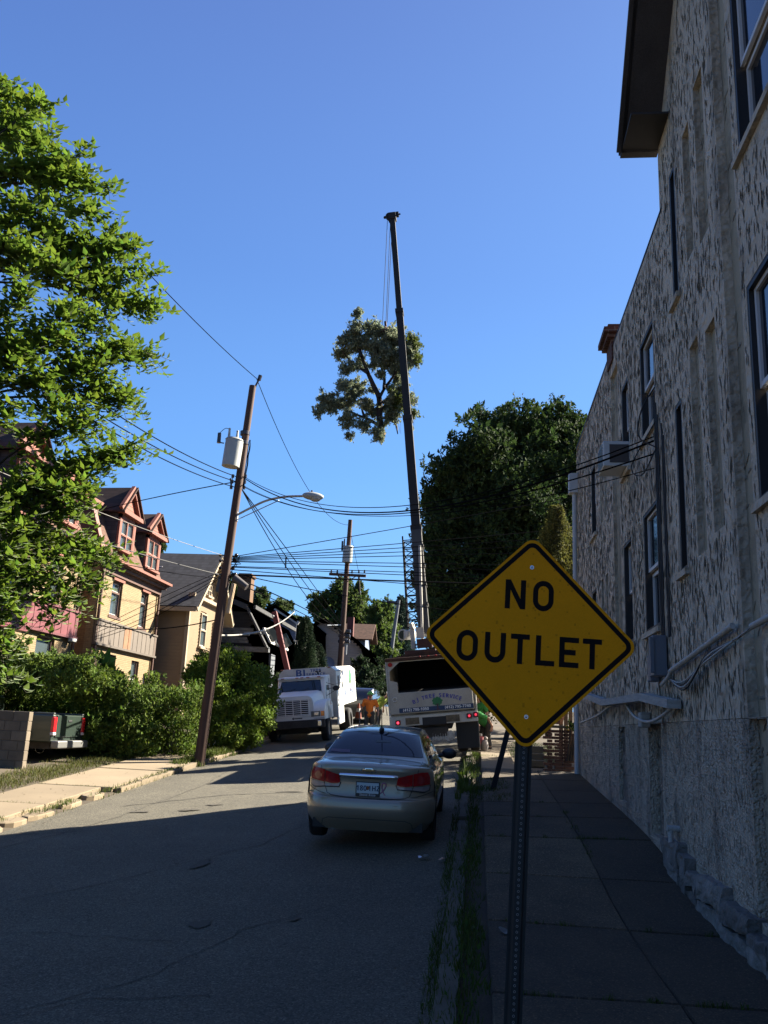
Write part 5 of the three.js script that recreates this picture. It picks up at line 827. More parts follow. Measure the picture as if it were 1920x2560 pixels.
  for (const [a, b] of [[[968.5, 552], [956, 815]], [[976, 556], [965, 806]], [[981, 556], [968, 806]]]) { const q = loc(a[0], a[1], tipZ), e = loc(b[0], b[1], tipZ); new MB().cyl(q, e, .011, .011, 5).build('hoist_rope', steelDark, boom); }
  const hk = loc(964, 812, tipZ); new MB().cyl(hk.clone().add(V(0, .14, 0)), hk.clone().add(V(0, -.04, 0)), .05).add(new THREE.ConeGeometry(.24, .3, 10), new THREE.Matrix4().makeTranslation(hk.x - .02, hk.y - .16, hk.z)).build('hook_block', craneRed, boom);
  // stowed lattice jib beside the boom
  const j0 = P(1036, 1570, 29.7), j1 = P(1022, 1352, 30.1), jx = V(.21, 0, 0), jz = V(0, 0, .2), lat = new MB(), N = 11, chord = [[-1, -1], [1, -1], [1, 1], [-1, 1]];
  const jp = (k, [a, b]) => j0.clone().lerp(j1, k).addScaledVector(jx, a * (1.05 - .1 * k)).addScaledVector(jz, b);
  for (const c of chord) lat.span(jp(0, c), jp(1 + (c[1] > 0 ? .05 : 0), c), .05, .05);
  for (let i = 0; i <= N; i++) for (let e = 0; e < 4; e++) { const a = chord[e], b = chord[(e + 1) % 4]; lat.span(jp(i / N, a), jp(i / N, b), .03, .03); if (i < N) lat.span(jp(i / N, i % 2 ? a : b), jp((i + 1) / N, i % 2 ? b : a), .026, .026); }
  lat.build('lattice_jib', steelDark, t);
}
// ---------------------------------------------------------------- warning sign on its punched post
{
  const s = thing('warning_sign', 'yellow diamond NO OUTLET sign on a dark punched steel post', 'road sign', V(0.258, 2.213, -4.46)); s.rotation.z = -2.0 * RAD; s.rotation.y = 0.6 * RAD;
  const yel = new THREE.MeshPhysicalMaterial({ color: lin(0.64, 0.245, 0.0), roughness: 0.55, specularIntensity: 0.18, map: tex(256, 0.6, (u, v) => mul([1, 1, 1], 0.86 + 0.12 * fbm(u, v, 5, 221) + 0.1 * (hash(Math.floor(u * 128), Math.floor(v * 128), 222) - .5) + (hash(Math.floor(u * 60), Math.floor(v * 60), 224) > .985 ? -.25 : 0))) });
  const blk = new THREE.MeshPhysicalMaterial({ color: lin(0.006, 0.005, 0.005), roughness: 0.7, specularIntensity: 0.15 });
  const diamond = (half, r) => { const q = new THREE.Shape(), c = half - r * Math.SQRT2; for (let i = 0; i < 4; i++) { const a = i * Math.PI / 2; for (let k = 0; k <= 8; k++) { const b = a + (k / 8 - 0.5) * Math.PI / 2, x = Math.cos(a) * c + Math.cos(b) * r, y = Math.sin(a) * c + Math.sin(b) * r; i || k ? q.lineTo(x, y) : q.moveTo(x, y); } } q.closePath(); return q; };
  const face = new MB().ext(diamond(.54, .055), .002, undefined, 0.0006).build('sign_panel', yel, s);
  const bo = diamond(.5215, .047), bi = diamond(.489, .026); bo.holes.push(new THREE.Path(bi.getPoints(2).reverse())); new MB().add(new THREE.ExtrudeGeometry(bo, { depth: .0008, bevelEnabled: false }), new THREE.Matrix4().makeTranslation(0, 0, .0027)).build('border', blk, face);
  const H = .15, T = .0262, letters = new MB(), Lt = (shape, x, y) => letters.add(new THREE.ExtrudeGeometry(shape, { depth: .0008, bevelEnabled: false, curveSegments: 20 }), new THREE.Matrix4().makeTranslation(x, y - H / 2, .0027));
  const ring = (w) => { const q = new THREE.Shape(), r = w / 2, h = new THREE.Path(), ri = r - T * 0.98; const oval = (p, a, m, rev) => { const st = []; for (let k = 0; k <= 20; k++) st.push([r + Math.cos(Math.PI - k / 20 * Math.PI) * a, H - m - a * 1.06 + Math.sin(k / 20 * Math.PI) * a * 1.06]); for (let k = 0; k <= 20; k++) st.push([r + Math.cos(-k / 20 * Math.PI) * a, m + a * 1.06 + Math.sin(-k / 20 * Math.PI) * a * 1.06]); if (rev) st.reverse(); st.forEach(([x, y], i) => i ? p.lineTo(x, y) : p.moveTo(x, y)); p.closePath(); }; oval(q, r, -.003); oval(h, ri, T * 0.92, true); q.holes.push(h); return q; };
  const Ush = (w) => { const q = new THREE.Shape(), r = w / 2, ri = r - T; q.moveTo(0, H); q.lineTo(0, r); for (let k = 0; k <= 20; k++) q.lineTo(r - Math.cos(k / 20 * Math.PI) * r, r - Math.sin(k / 20 * Math.PI) * (r + .002)); q.lineTo(w, H); q.lineTo(w - T, H); for (let k = 0; k <= 20; k++) q.lineTo(r + Math.cos(k / 20 * Math.PI) * ri, r - Math.sin(k / 20 * Math.PI) * ri * 0.98); q.lineTo(T, H); q.closePath(); return q; };
  const Tsh = (w) => poly([w / 2 - T / 2, 0], [w / 2 + T / 2, 0], [w / 2 + T / 2, H - T], [w, H - T], [w, H], [0, H], [0, H - T], [w / 2 - T / 2, H - T]);
  const Lsh = (w) => poly([0, 0], [w, 0], [w, T], [T, T], [T, H], [0, H]), Esh = (w) => poly([0, 0], [w, 0], [w, T], [T, T], [T, H / 2 - T / 2], [w * .84, H / 2 - T / 2], [w * .84, H / 2 + T / 2], [T, H / 2 + T / 2], [T, H - T], [w, H - T], [w, H], [0, H]);
  const Nsh = (w) => poly([0, 0], [T, 0], [T, H - .052], [w - T, 0], [w, 0], [w, H], [w - T, H], [w - T, .052], [T, H], [0, H]);
  const y1 = .23, y2 = -.046; Lt(Nsh(.104), -.13, y1); Lt(ring(.104), .011, y1);
  Lt(ring(.107), -.362, y2); Lt(Ush(.105), -.221, y2); Lt(Tsh(.094), -.091, y2); Lt(Lsh(.094), .034, y2); Lt(Esh(.096), .151, y2); Lt(Tsh(.094), .266, y2);
  letters.build('lettering', blk, face);
  const bolt = mat([0.45, 0.46, 0.47], 0.3, { metalness: 0.9 });
  for (const y of [.374, -.376]) { const w = new MB().add(new THREE.CylinderGeometry(.0105, .0105, .002, 20), new THREE.Matrix4().makeRotationX(Math.PI / 2).setPosition(0, y, .004)); w.add(new THREE.SphereGeometry(.0062, 12, 8), new THREE.Matrix4().compose(V(0, y, .005), new THREE.Quaternion(), V(1, 1, .7))).build('bolt', bolt, s); }
  // flanged channel post, one row of punched holes
  const postM = grained([0.006, 0.008, 0.008], 128, .5, .3, .3, 223, .7), web = poly([-.017, -2.35], [.017, -2.35], [.017, .42], [-.017, .42]);
  for (let i = 0; i < 106; i++) { const h = new THREE.Path(); h.absarc(0, -2.3 + i * .0254, .0047, 0, 6.283, true); web.holes.push(h); }
  const post = new MB().add(new THREE.ExtrudeGeometry(web, { depth: .003, bevelEnabled: false, curveSegments: 5 }), new THREE.Matrix4().makeTranslation(-.004, 0, -.012));
  for (const k of [-1, 1]) post.box(.003, 2.77, .034, -.004 + k * .0215, -.965, -.0255, 0, k * -0.35, 0).box(.017, 2.77, .003, -.004 + k * .0335, -.965, -.042);
  const pb = post.build('post', postM, s), rims = new MB(); for (let i = 0; i < 106; i++) rims.add(new THREE.TorusGeometry(.0049, .0011, 4, 10), new THREE.Matrix4().makeTranslation(-.004, -2.3 + i * .0254, -.0088)); rims.build('hole_rims', mat([0.2, 0.2, 0.19], 0.6), pb).userData.kind = 'stuff';
}
{ // a second, leaning post farther up the pavement
  const p0 = V(0.27, 0.62, -17.6), top = at(1296, 1722, 17.9); const l = thing('leaning_post', 'black leaning steel post standing in the grass behind the sign', 'post', p0);
  new MB().span(V(0, -0.2, 0), top.clone().sub(p0).multiplyScalar(1.1), .1, .06, V(0, 0, 1)).build('shaft', steelDark, l); new MB().rbox(.16, .07, .14, 0, -.01, 0, .01).build('base', steelDark, l);
}
// ---------------------------------------------------------------- utility poles, street lamp, wires
const poleWood = tex(512, [0.5, 3], (u, v) => mul([0.06, 0.03, 0.019], 0.55 + 0.9 * fbm(u, v * 0.12, 24, 231, 4) * (0.7 + 0.6 * hash(Math.floor(u * 128), 3, 232))));
const poleM = mat(WHITE, 0.85, { map: poleWood, bumpMap: poleWood, bumpScale: 0.01 }), insul = mat([0.03, 0.022, 0.02], 0.25), tankM = grained([0.3, 0.31, 0.29], 128, 0.8, 0.12, 0.08, 233, 0.45), wireM = new THREE.MeshPhysicalMaterial({ color: lin(0.008, 0.008, 0.009), roughness: 1, specularIntensity: 0 }), galv = mat([0.3, 0.31, 0.32], 0.45, { metalness: 0.6 }), paleWire = mat([0.2, 0.19, 0.17], 0.8);
const p1x = (y) => 499 + 133 * (1886 - y) / 921, p1 = (y, dx = 0, dz = 0) => at(p1x(y) + dx, y, 25 + dz), p2x = (y) => 850 + 26 * (1660 - y) / 360, p2 = (y, dx = 0, dz = 0) => at(p2x(y) + dx, y, 52 + dz);
{
  const b = p1(1886); b.y -= 0.4; const o = thing('utility_pole', 'brown leaning utility pole with a grey transformer above the left pavement', 'utility pole', b, 0, 'utility poles');
  const L = (p) => p.clone().sub(b);
  const shaft = new MB(); shaft.limb([V(0, 0, 0), L(p1(1500)), L(p1(1200)), L(p1(965))], .155, .105, 14).build('shaft', poleM, o);
  const tc = L(p1(1134, -27, -.2)); const tank = new MB().cyl(tc.clone().add(V(-.02, -.42, 0)), tc.clone().add(V(.04, .42, 0)), .27, .275, 24).build('transformer', tankM, o);
  new MB().cyl(tc.clone().add(V(.04, .42, 0)), tc.clone().add(V(.045, .47, 0)), .29, .25, 24).build('transformer_lid', tankM, tank);
  for (const [x, y, z, h] of [[-.12, .46, .1, .3], [.14, .46, .1, .22]]) new MB().cyl(tc.clone().add(V(x, y, z)), tc.clone().add(V(x, y + h, z)), .045, .03, 10).sph(.04, tc.x + x, tc.y + y + h, tc.z + z).build('bushing', tankM, tank);
  new MB().cyl(tc.clone().add(V(-.42, .3, .12)), tc.clone().add(V(-.42, .62, .12)), .06, .055, 10).tube([tc.clone().add(V(-.42, .62, .12)), tc.clone().add(V(-.25, .78, .1)), tc.clone().add(V(-.12, .76, .1))], .01, 5).span(tc.clone().add(V(-.42, .32, .12)), tc.clone().add(V(-.26, .3, .1)), .03, .03).build('arrester', insul, tank);
  const hw = new MB(); for (const y of [1088, 1112]) hw.cyl(L(p1(y, -2, .0)).add(V(0, 0, 0)), L(p1(y, 0)).add(V(-.03, .12, 0)), .15, .15, 12); for (const y of [1192, 1206, 1220]) for (const s of [-1, 1]) hw.cyl(L(p1(y)).add(V(s * .2, -.05, .06)), L(p1(y)).add(V(s * .2, .05, .06)), .045, .045, 8); for (const s of [-1, 1]) hw.span(L(p1(1224)).add(V(s * .2, 0, .06)), L(p1(1188)).add(V(s * .2, 0, .06)), .02, .02); hw.build('insulator_rack', insul, o);
  new MB().cyl(L(p1(965)).add(V(.05, -.1, 0)), L(p1(952)).add(V(.17, .05, 0)), .03).cyl(L(p1(952)).add(V(.17, .02, 0)), L(p1(940)).add(V(.2, .02, 0)), .06, .06, 10).build('top_insulator', insul, o);
  new MB().span(L(p1(1196, -22)), L(p1(1217, -17)), .05, .05).build('spreader', insul, o);
  for (let k = 0; k < 3; k++) { const p = []; for (let i = 0; i < 7; i++) p.push(L(p1(1100 + i * 20, 11 + k * 2 + gauss() * 2, .15))); new MB().tube(p, .012, 5).build('lead_wire', wireM, o); }
  // lower hardware: brackets, splice cases, a pale wooden guard, tangle
  new MB().rbox(.1, .9, .16, ...L(p1(1496, 22, .1)).toArray(), .01, 0, 0, -.12).build('wood_guard', grained([0.45, 0.33, 0.2], 64, .4, .2, .1, 235, .8), o);
  new MB().rbox(.34, .5, .16, ...L(p1(1462, -3, .2)).toArray(), .02, 0, 0, -.14).build('splice_box', grained([0.06, 0.06, 0.06], 64, .3, .2, .1, 236, .6), o);
  const br = new MB(); for (const [y, l] of [[1388, 18], [1402, 16], [1420, 14], [1436, 22]]) br.span(L(p1(y, -l, .1)), L(p1(y + 3, l, .1)), .05, .04).sph(.06, ...L(p1(y, l + 2, .1)).toArray()).sph(.05, ...L(p1(y, -l - 2, .1)).toArray()); br.build('cable_bracket', insul, o);
  const tg = new MB(); for (let k = 0; k < 12; k++) { const y = rr(1385, 1450), s = rr(-.2, .6); tg.tube([L(p1(y, s * 30, .12)), L(p1(y + rr(5, 30), s * 30 + rr(-25, 40), .25)), L(p1(y + rr(-10, 40), rr(-20, 40), .2)), L(p1(y + rr(0, 60), rr(-8, 14), .14))], .011, 5, 14); } tg.build('cable_tangle', wireM, o);
  const tr2 = L(p1(1456, 40, -.3)); new MB().cyl(tr2.clone().add(V(-.2, .14, 0)), tr2.clone().add(V(.2, -.14, 0)), .11, .1, 14).build('splice_case', grained([0.06, 0.05, 0.047], 64, .4, .2, .1, 237, .6), o);
  new MB().tube([L(p1(1388, -10, .16)), L(p1(1404, -2, .18)), L(p1(1390, 10, .16))], .02, 5).build('white_loop', paleWire, o);
  // street lamp on its upswept arm
  const a0 = p1(1288, 6), lamp = thing('street_lamp', 'cobra-head street lamp on a long curved arm bolted to the pole', 'street lamp', a0), A = (x, y, z) => at(x, y, z).sub(a0);
  new MB().tube([V(0, 0, 0), A(622, 1272, 24.9), A(665, 1252, 24.7), A(712, 1242, 24.5), A(762, 1240, 24.3)], .035, 8, 24).build('arm', galv, lamp);
  new MB().cyl(A(p1x(1300) + 8, 1300, 25), A(697, 1251, 24.6), .014).build('brace', galv, lamp); new MB().rbox(.1, .3, .12, 0, -.05, 0, .02).build('bracket', galv, lamp);
  const h0 = A(757, 1241, 24.3), h1 = A(808, 1240, 24.0), hm = h0.clone().lerp(h1, .5), ang = Math.atan2(h1.y - h0.y, h1.x - h0.x);
  const head = new MB().add(new THREE.SphereGeometry(.5, 20, 12), new THREE.Matrix4().compose(hm, new THREE.Quaternion().setFromEuler(new THREE.Euler(0, .1, ang + .03)), V(.64, .24, .32))).build('lamp_head', tankM, lamp);
  new MB().add(new THREE.SphereGeometry(.5, 16, 8, 0, 6.283, Math.PI / 2, Math.PI / 2), new THREE.Matrix4().compose(hm.clone().add(V(.08, -.06, 0)), new THREE.Quaternion(), V(.34, .22, .26))).build('lens', mat([0.3, 0.31, 0.3], 0.2), head); new MB().cyl(hm.clone().add(V(-.04, .1, 0)), hm.clone().add(V(-.04, .17, 0)), .035).build('photocell', mat([0.04, 0.05, 0.1], 0.4), head);
}
{
  const b = p2(1720); const o = thing('utility_pole', 'second utility pole with a crossarm and small transformer beyond the chip truck', 'utility pole', b, 0, 'utility poles'), L = (p) => p.clone().sub(b);
  new MB().limb([V(0, -1.6, 0), L(p2(1500)), L(p2(1300))], .2, .13, 12).build('shaft', poleM, o);
  new MB().span(L(at(823, 1435, 51.8)), L(at(915, 1440, 51.8)), .12, .16).build('crossarm', poleM, o);
  new MB().span(L(at(842, 1437, 51.7)), L(p2(1456)), .04, .04).span(L(at(893, 1439, 51.7)), L(p2(1456)), .04, .04).build('crossarm_brace', insul, o);
  const pins = new MB(); for (const x of [828, 843, 880, 897, 911]) { const p = L(at(x, 1433, 51.8)); pins.cyl(p, p.clone().add(V(0, .2, 0)), .06, .04, 8); } pins.build('insulator', insul, o);
  const tc = L(p2(1386, 0, -.35)); const tk = new MB().cyl(tc.clone().add(V(-.03, -.5, 0)), tc.clone().add(V(0, .44, 0)), .31, .3, 20).cyl(tc.clone().add(V(0, .44, 0)), tc.clone().add(V(0, .5, 0)), .33, .3, 20).build('transformer', tankM, o); new MB().cyl(tc.clone().add(V(-.24, .45, .1)), tc.clone().add(V(-.24, .95, .1)), .05, .04).cyl(tc.clone().add(V(-.36, .2, .1)), tc.clone().add(V(-.36, .8, .1)), .06).build('bushing', insul, tk);
  const jc = new MB(); for (const y of [1578, 1590, 1604]) jc.rbox(.7, .2, .3, ...L(p2(y, 6, .2)).toArray(), .04); jc.build('splice_case', insul, o); new MB().rbox(.12, 1, .12, ...L(p2(1616, 12, .2)).toArray(), .02).build('riser', galv, o);
  new MB().span(L(at(818, 1563, 51)), L(p2(1562)), .06, .06).build('service_arm', galv, o);
  const b3 = at(970, 1700, 75), o3 = thing('utility_pole', 'grey utility pole far up the street with a short arm to the left', 'utility pole', b3, 0, 'utility poles'), L3 = (x, y) => at(x, y, 75).sub(b3);
  new MB().limb([L3(968, 1715), L3(982, 1600), L3(997, 1500)], .2, .14, 10).build('shaft', mat([0.13, 0.14, 0.15], 0.9), o3); new MB().span(L3(967, 1504), L3(998, 1506), .16, .16).build('crossarm', mat([0.05, 0.05, 0.06], 0.9), o3); new MB().span(L3(982, 1507), L3(993, 1514), .08, .08).build('crossarm_brace', insul, o3); new MB().cyl(L3(969, 1503), L3(969, 1499), .1).build('insulator', insul, o3);
}
function wire(label, a, b, r = .014, via, m = wireM, name = 'wire') { // a hanging wire; via: a picture point it passes
  let s = a.distanceTo(b) * .012;
  if (via) { let lo = -1, hi = 6; for (let k = 0; k < 26; k++) { s = (lo + hi) / 2; const p = sag(a, b, s, 40).map(project); let i = 1; while (i < 40 && (p[i][0] - via[0]) * (p[i - 1][0] - via[0]) > 0) i++; const t = (via[0] - p[i - 1][0]) / ((p[i][0] - p[i - 1][0]) || 1), y = lerp(p[i - 1][1], p[i][1], t); if (y < via[1]) lo = s; else hi = s; } }
  const o = new MB().tube(sag(a, b, s, 14), r, 5, 40).build(name, m, scene); return tag(o, label, 'wire', 'overhead wires and cables');
}
{
  const far = (p, q, k = 1.35) => p.clone().add(q.clone().sub(p).multiplyScalar(k)), LX = -8.3;
  wire('top wire slanting from the pole top up through the near tree', p1(945, 5), far(p1(945, 5), onX(80, 328, LX), 1.25), .012, [387, 700]);
  wire('wire sloping from the near pole top down to the second pole', p1(945, 6), p2(1312, 0), .012, [775, 1230]);
  for (const [k, y0, ye] of [['upper', 792, 1188], ['middle', 833, 1200], ['lower', 860, 1214]]) wire(k + ' of three wires running left from the pole past the tree branches', p1(ye + 4, -8), far(p1(ye + 4, -8), onX(0, y0, LX), 1.2), .014, [400, { upper: 1102, middle: 1124, lower: 1144 }[k]]);
  wire('dark service wire from below the transformer to the row house dormers', p1(1204, -6), onX(262, 1272, FX + .1), .016, [400, 1241]);
  wire('white cable crossing the row house dormers down to the pole', p1(1390, -8), far(p1(1390, -8), onX(0, 1173, -9.3), 1.15), .008, [300, 1300], paleWire);
  wire('thick grey cable with spiral lashing below the white cable', p1(1438, -8), far(p1(1438, -8), onX(0, 1270, -9.3), 1.15), .014, [300, 1370], grained([0.05, 0.05, 0.05], 32, .2, .4, .3, 241, .8));
  wire('thin cable under the grey lashed cable along the row houses', p1(1446, -8), far(p1(1446, -8), onX(0, 1312, -9.3), 1.15), .01, [300, 1408]);
  [[1575, 'topmost', 1425], [1583, 'second', 1430], [1592, 'third', 1434], [1598, 'lowest', 1438]].forEach(([y, k, s]) => wire(k + ' thin drop wire from the pole to the grey band of the row house', p1(s, -4), onX(238, y, FX + .2), .01, [400, lerp(1495, 1535, (y - 1575) / 23)]));
  wire('heavier sagging cable across the clapboard house to the row house', p1(1548, 0), onX(240, 1562, FX + .2), .018, [375, 1573]);
  wire('white sagging cable from the pole across the burnt house', p1(1588, 2), at(738, 1528, 50), .03, [610, 1586], paleWire);
  const bd = new MB(); bd.rbox(.22, .14, .14, 0, 0, 0, .03); const sp = bd.build('cable_splice', paleWire, scene); sp.position.copy(at(617, 1585, 33)); tag(sp, 'small pale splice on the white sagging cable', 'cable splice');
  const B = (y, z = 11.35) => V(WX - .06, y, -z);
  wire('upper cable of the bundle from the pole across the street to the stucco wall', p1(1190, 8), B(5.7), .009, [960, 1268]);
  wire('twisted middle cable of the bundle crossing to the stucco wall', p1(1193, 8), B(5.64), .015, [960, 1281]);
  wire('lower cable of the bundle crossing to the stucco wall', p1(1214, 8), B(5.46), .011, [960, 1286]);
  wire('lowest thin cable crossing from the pole to the stucco wall', p1(1212, 8), B(5.26), .007, [1000, 1290]);
  for (const [k, x, y, vx, vy] of [['left', 850, 1572, 717, 1420], ['middle', 852, 1566, 735, 1420], ['right', 854, 1560, 752, 1420]]) wire(k + ' of three parallel wires descending steeply toward the second pole', p1(1222, 9), at(x, y, 51.8), .016, [vx, vy]);
  const spc = new MB().span(at(715, 1394, 34), at(714, 1421, 34), .07, .05).build('wire_spacer', insul, scene); tag(spc, 'short black upright spacer hung among the crossing wires', 'spacer');
  // the sheaf of wires from the pole across the street to the trees behind the crane
  const R = (y, x = 1500, Z = 33) => at(x, y, Z), rows = [[1392, 1230, 1000, 1320], [1394, 1315, 1000, 1359], [1396, 1338, 1000, 1370], [1398, 1358, 1000, 1380], [1400, 1378, 1000, 1390], [1402, 1416, 1000, 1408], [1404, 1433, 1000, 1417], [1416, 1448, 1000, 1430], [1418, 1461, 1000, 1437], [1424, 1500, 1000, 1458]];
  const nth = ['first', 'second', 'third', 'fourth', 'fifth', 'sixth', 'seventh', 'eighth', 'ninth', 'tenth'];
  rows.forEach(([y0, y1, vx, vy], i) => wire(nth[i] + ' from the top of the sheaf of thin wires crossing behind the boom', p1(y0, 12), R(y1), .013, [vx, vy]));
  wire('thick black cable running level across the street below the sheaf', p1(1436, 14), R(1466), .026, [900, 1449]);
  wire('slack cable drooping beneath the thick black cable', p1(1432, 14), R(1545), .014, [800, 1478]);
  wire('cable from the near pole down to the splice cases of the second pole', p1(1440, 12), p2(1580, 0), .02, [700, 1492]);
  wire('second cable beside the one down to the splice cases', p1(1450, 12), p2(1590, 0), .016, [720, 1516]);
  wire('guy wire from the second pole toward the tall street trees', p2(1335, 4), at(905, 1470, 54), .012); 
}

// ---------------------------------------------------------------- plants
const leafMat = (c, tr = 0.35, rough = 0.96) => new THREE.MeshPhysicalMaterial({ color: lin(...c), roughness: rough, transmission: tr, thickness: 0, side: THREE.DoubleSide, specularIntensity: 0.3 });
function leafGeo() { const g = new THREE.BufferGeometry(); g.setAttribute('position', new THREE.Float32BufferAttribute([0, 0, 0, -.27, .42, .07, 0, .5, -.01, .27, .42, .07, 0, 1, -.07], 3)); g.setAttribute('uv', new THREE.Float32BufferAttribute([0, 0, 0, .4, .5, .5, 1, .4, .5, 1], 2)); g.setIndex([0, 2, 1, 0, 3, 2, 1, 2, 4, 2, 3, 4]); g.computeVertexNormals(); return g; }
const LEAF = leafGeo();
function clumpGeo(n, spread, s) { // a few leaves round one point, for crowns farther off
  const l = [], e = new THREE.Euler(), q = new THREE.Quaternion(), m = new THREE.Matrix4();
  for (let i = 0; i < n; i++) { e.set(rr(-1.6, 1.6), rr(0, 6.28), rr(-1.2, 1.2)); m.compose(V(gauss() * spread, gauss() * spread, gauss() * spread), q.setFromEuler(e), V(1, 1, 1).multiplyScalar(s * rr(.7, 1.2))); l.push(flatten(LEAF).clone().applyMatrix4(m)); }
  return mergeGeometries(l, false);
}
const CLUMP = clumpGeo(7, .42, .62), CLUMP2 = clumpGeo(12, .5, .42);
const NEEDLE = (() => { const l = []; for (let i = 0; i < 14; i++) { const g = new THREE.BufferGeometry(), a = rr(0, 6.28), u = rr(.1, .9), s = rr(.16, .3), c = Math.cos(a) * s, d = Math.sin(a) * s; g.setAttribute('position', new THREE.Float32BufferAttribute([-.03, u, 0, .03, u, 0, c, u + .22, d], 3)); g.setAttribute('uv', new THREE.Float32BufferAttribute([0, 0, 1, 0, 0, 1], 2)); g.computeVertexNormals(); l.push(g); } return mergeGeometries(l, false); })();
function leaves(par, geo, m, list, col, name = 'crown') { // list: [position, size, euler]; col: () => brightness and tint
  const im = new THREE.InstancedMesh(geo, m, list.length), q = new THREE.Quaternion(), M0 = new THREE.Matrix4(), c = new THREE.Color();
  list.forEach(([p, s, e], i) => { M0.compose(p, q.setFromEuler(e), V(s, s, s)); im.setMatrixAt(i, M0); im.setColorAt(i, c.setRGB(...col())); });
  im.name = name; im.userData.kind = 'stuff'; im.castShadow = im.receiveShadow = true; par.add(im); return im;
}
const anyWay = () => new THREE.Euler(rr(-1.9, 1.2), rr(0, 6.283), gauss() * .8);
const greens = (v = .25, y = .15) => () => { const k = 1 + gauss() * v, t = gauss() * y; return [k * (1 + t), k, k * (1 - t * .6)]; };
function inBlobs(blobs, n, size, o = {}) { // points in uneven lumps: clusters inside ellipsoids, denser near the rim
  const out = [], vol = blobs.map(([, r]) => (r.x * r.y * r.z) ** (2 / 3)), tot = vol.reduce((a, b) => a + b, 0);
  blobs.forEach(([c, r], bi) => { const cnt = Math.round(n * vol[bi] / tot), per = o.per ?? 14, k = Math.ceil(cnt / per);
    const shoots = []; for (let i = 0; i < (o.shoots ?? 16); i++) shoots.push(V(gauss(), gauss() + .1, gauss()).normalize().multiplyScalar(rr(.7, 1.55)));
    for (let i = 0; i < k; i++) { const u = rnd() < (o.ragged ?? .55) ? shoots[Math.floor(rnd() * shoots.length)].clone().multiplyScalar(rr(.3, 1)).add(V(gauss() * .12, gauss() * .12, gauss() * .12)) : V(gauss(), gauss(), gauss()).normalize().multiplyScalar(Math.pow(rnd(), o.rim ?? .42)), cc = V(c.x + u.x * r.x, c.y + u.y * r.y, c.z + u.z * r.z), sp = (o.spread ?? .2) * Math.cbrt(r.x * r.y * r.z);
      for (let j = 0; j < per; j++) out.push([cc.clone().add(V(gauss() * sp, gauss() * sp * .8, gauss() * sp)), size * rr(.7, 1.3), anyWay()]); } });
  return out;
}
const bark = tex(256, [0.6, 1.5], (u, v) => mul([0.028, 0.021, 0.016], 0.5 + fbm(u, v * 0.3, 16, 251))), barkM = mat(WHITE, 0.95, { map: bark, bumpMap: bark, bumpScale: 0.02 });
const blobPx = (x, y, Z, rx, ry = rx, rz = rx) => [at(x, y, Z), V(pxm(rx, Z), pxm(ry, Z), pxm(rz, Z))];
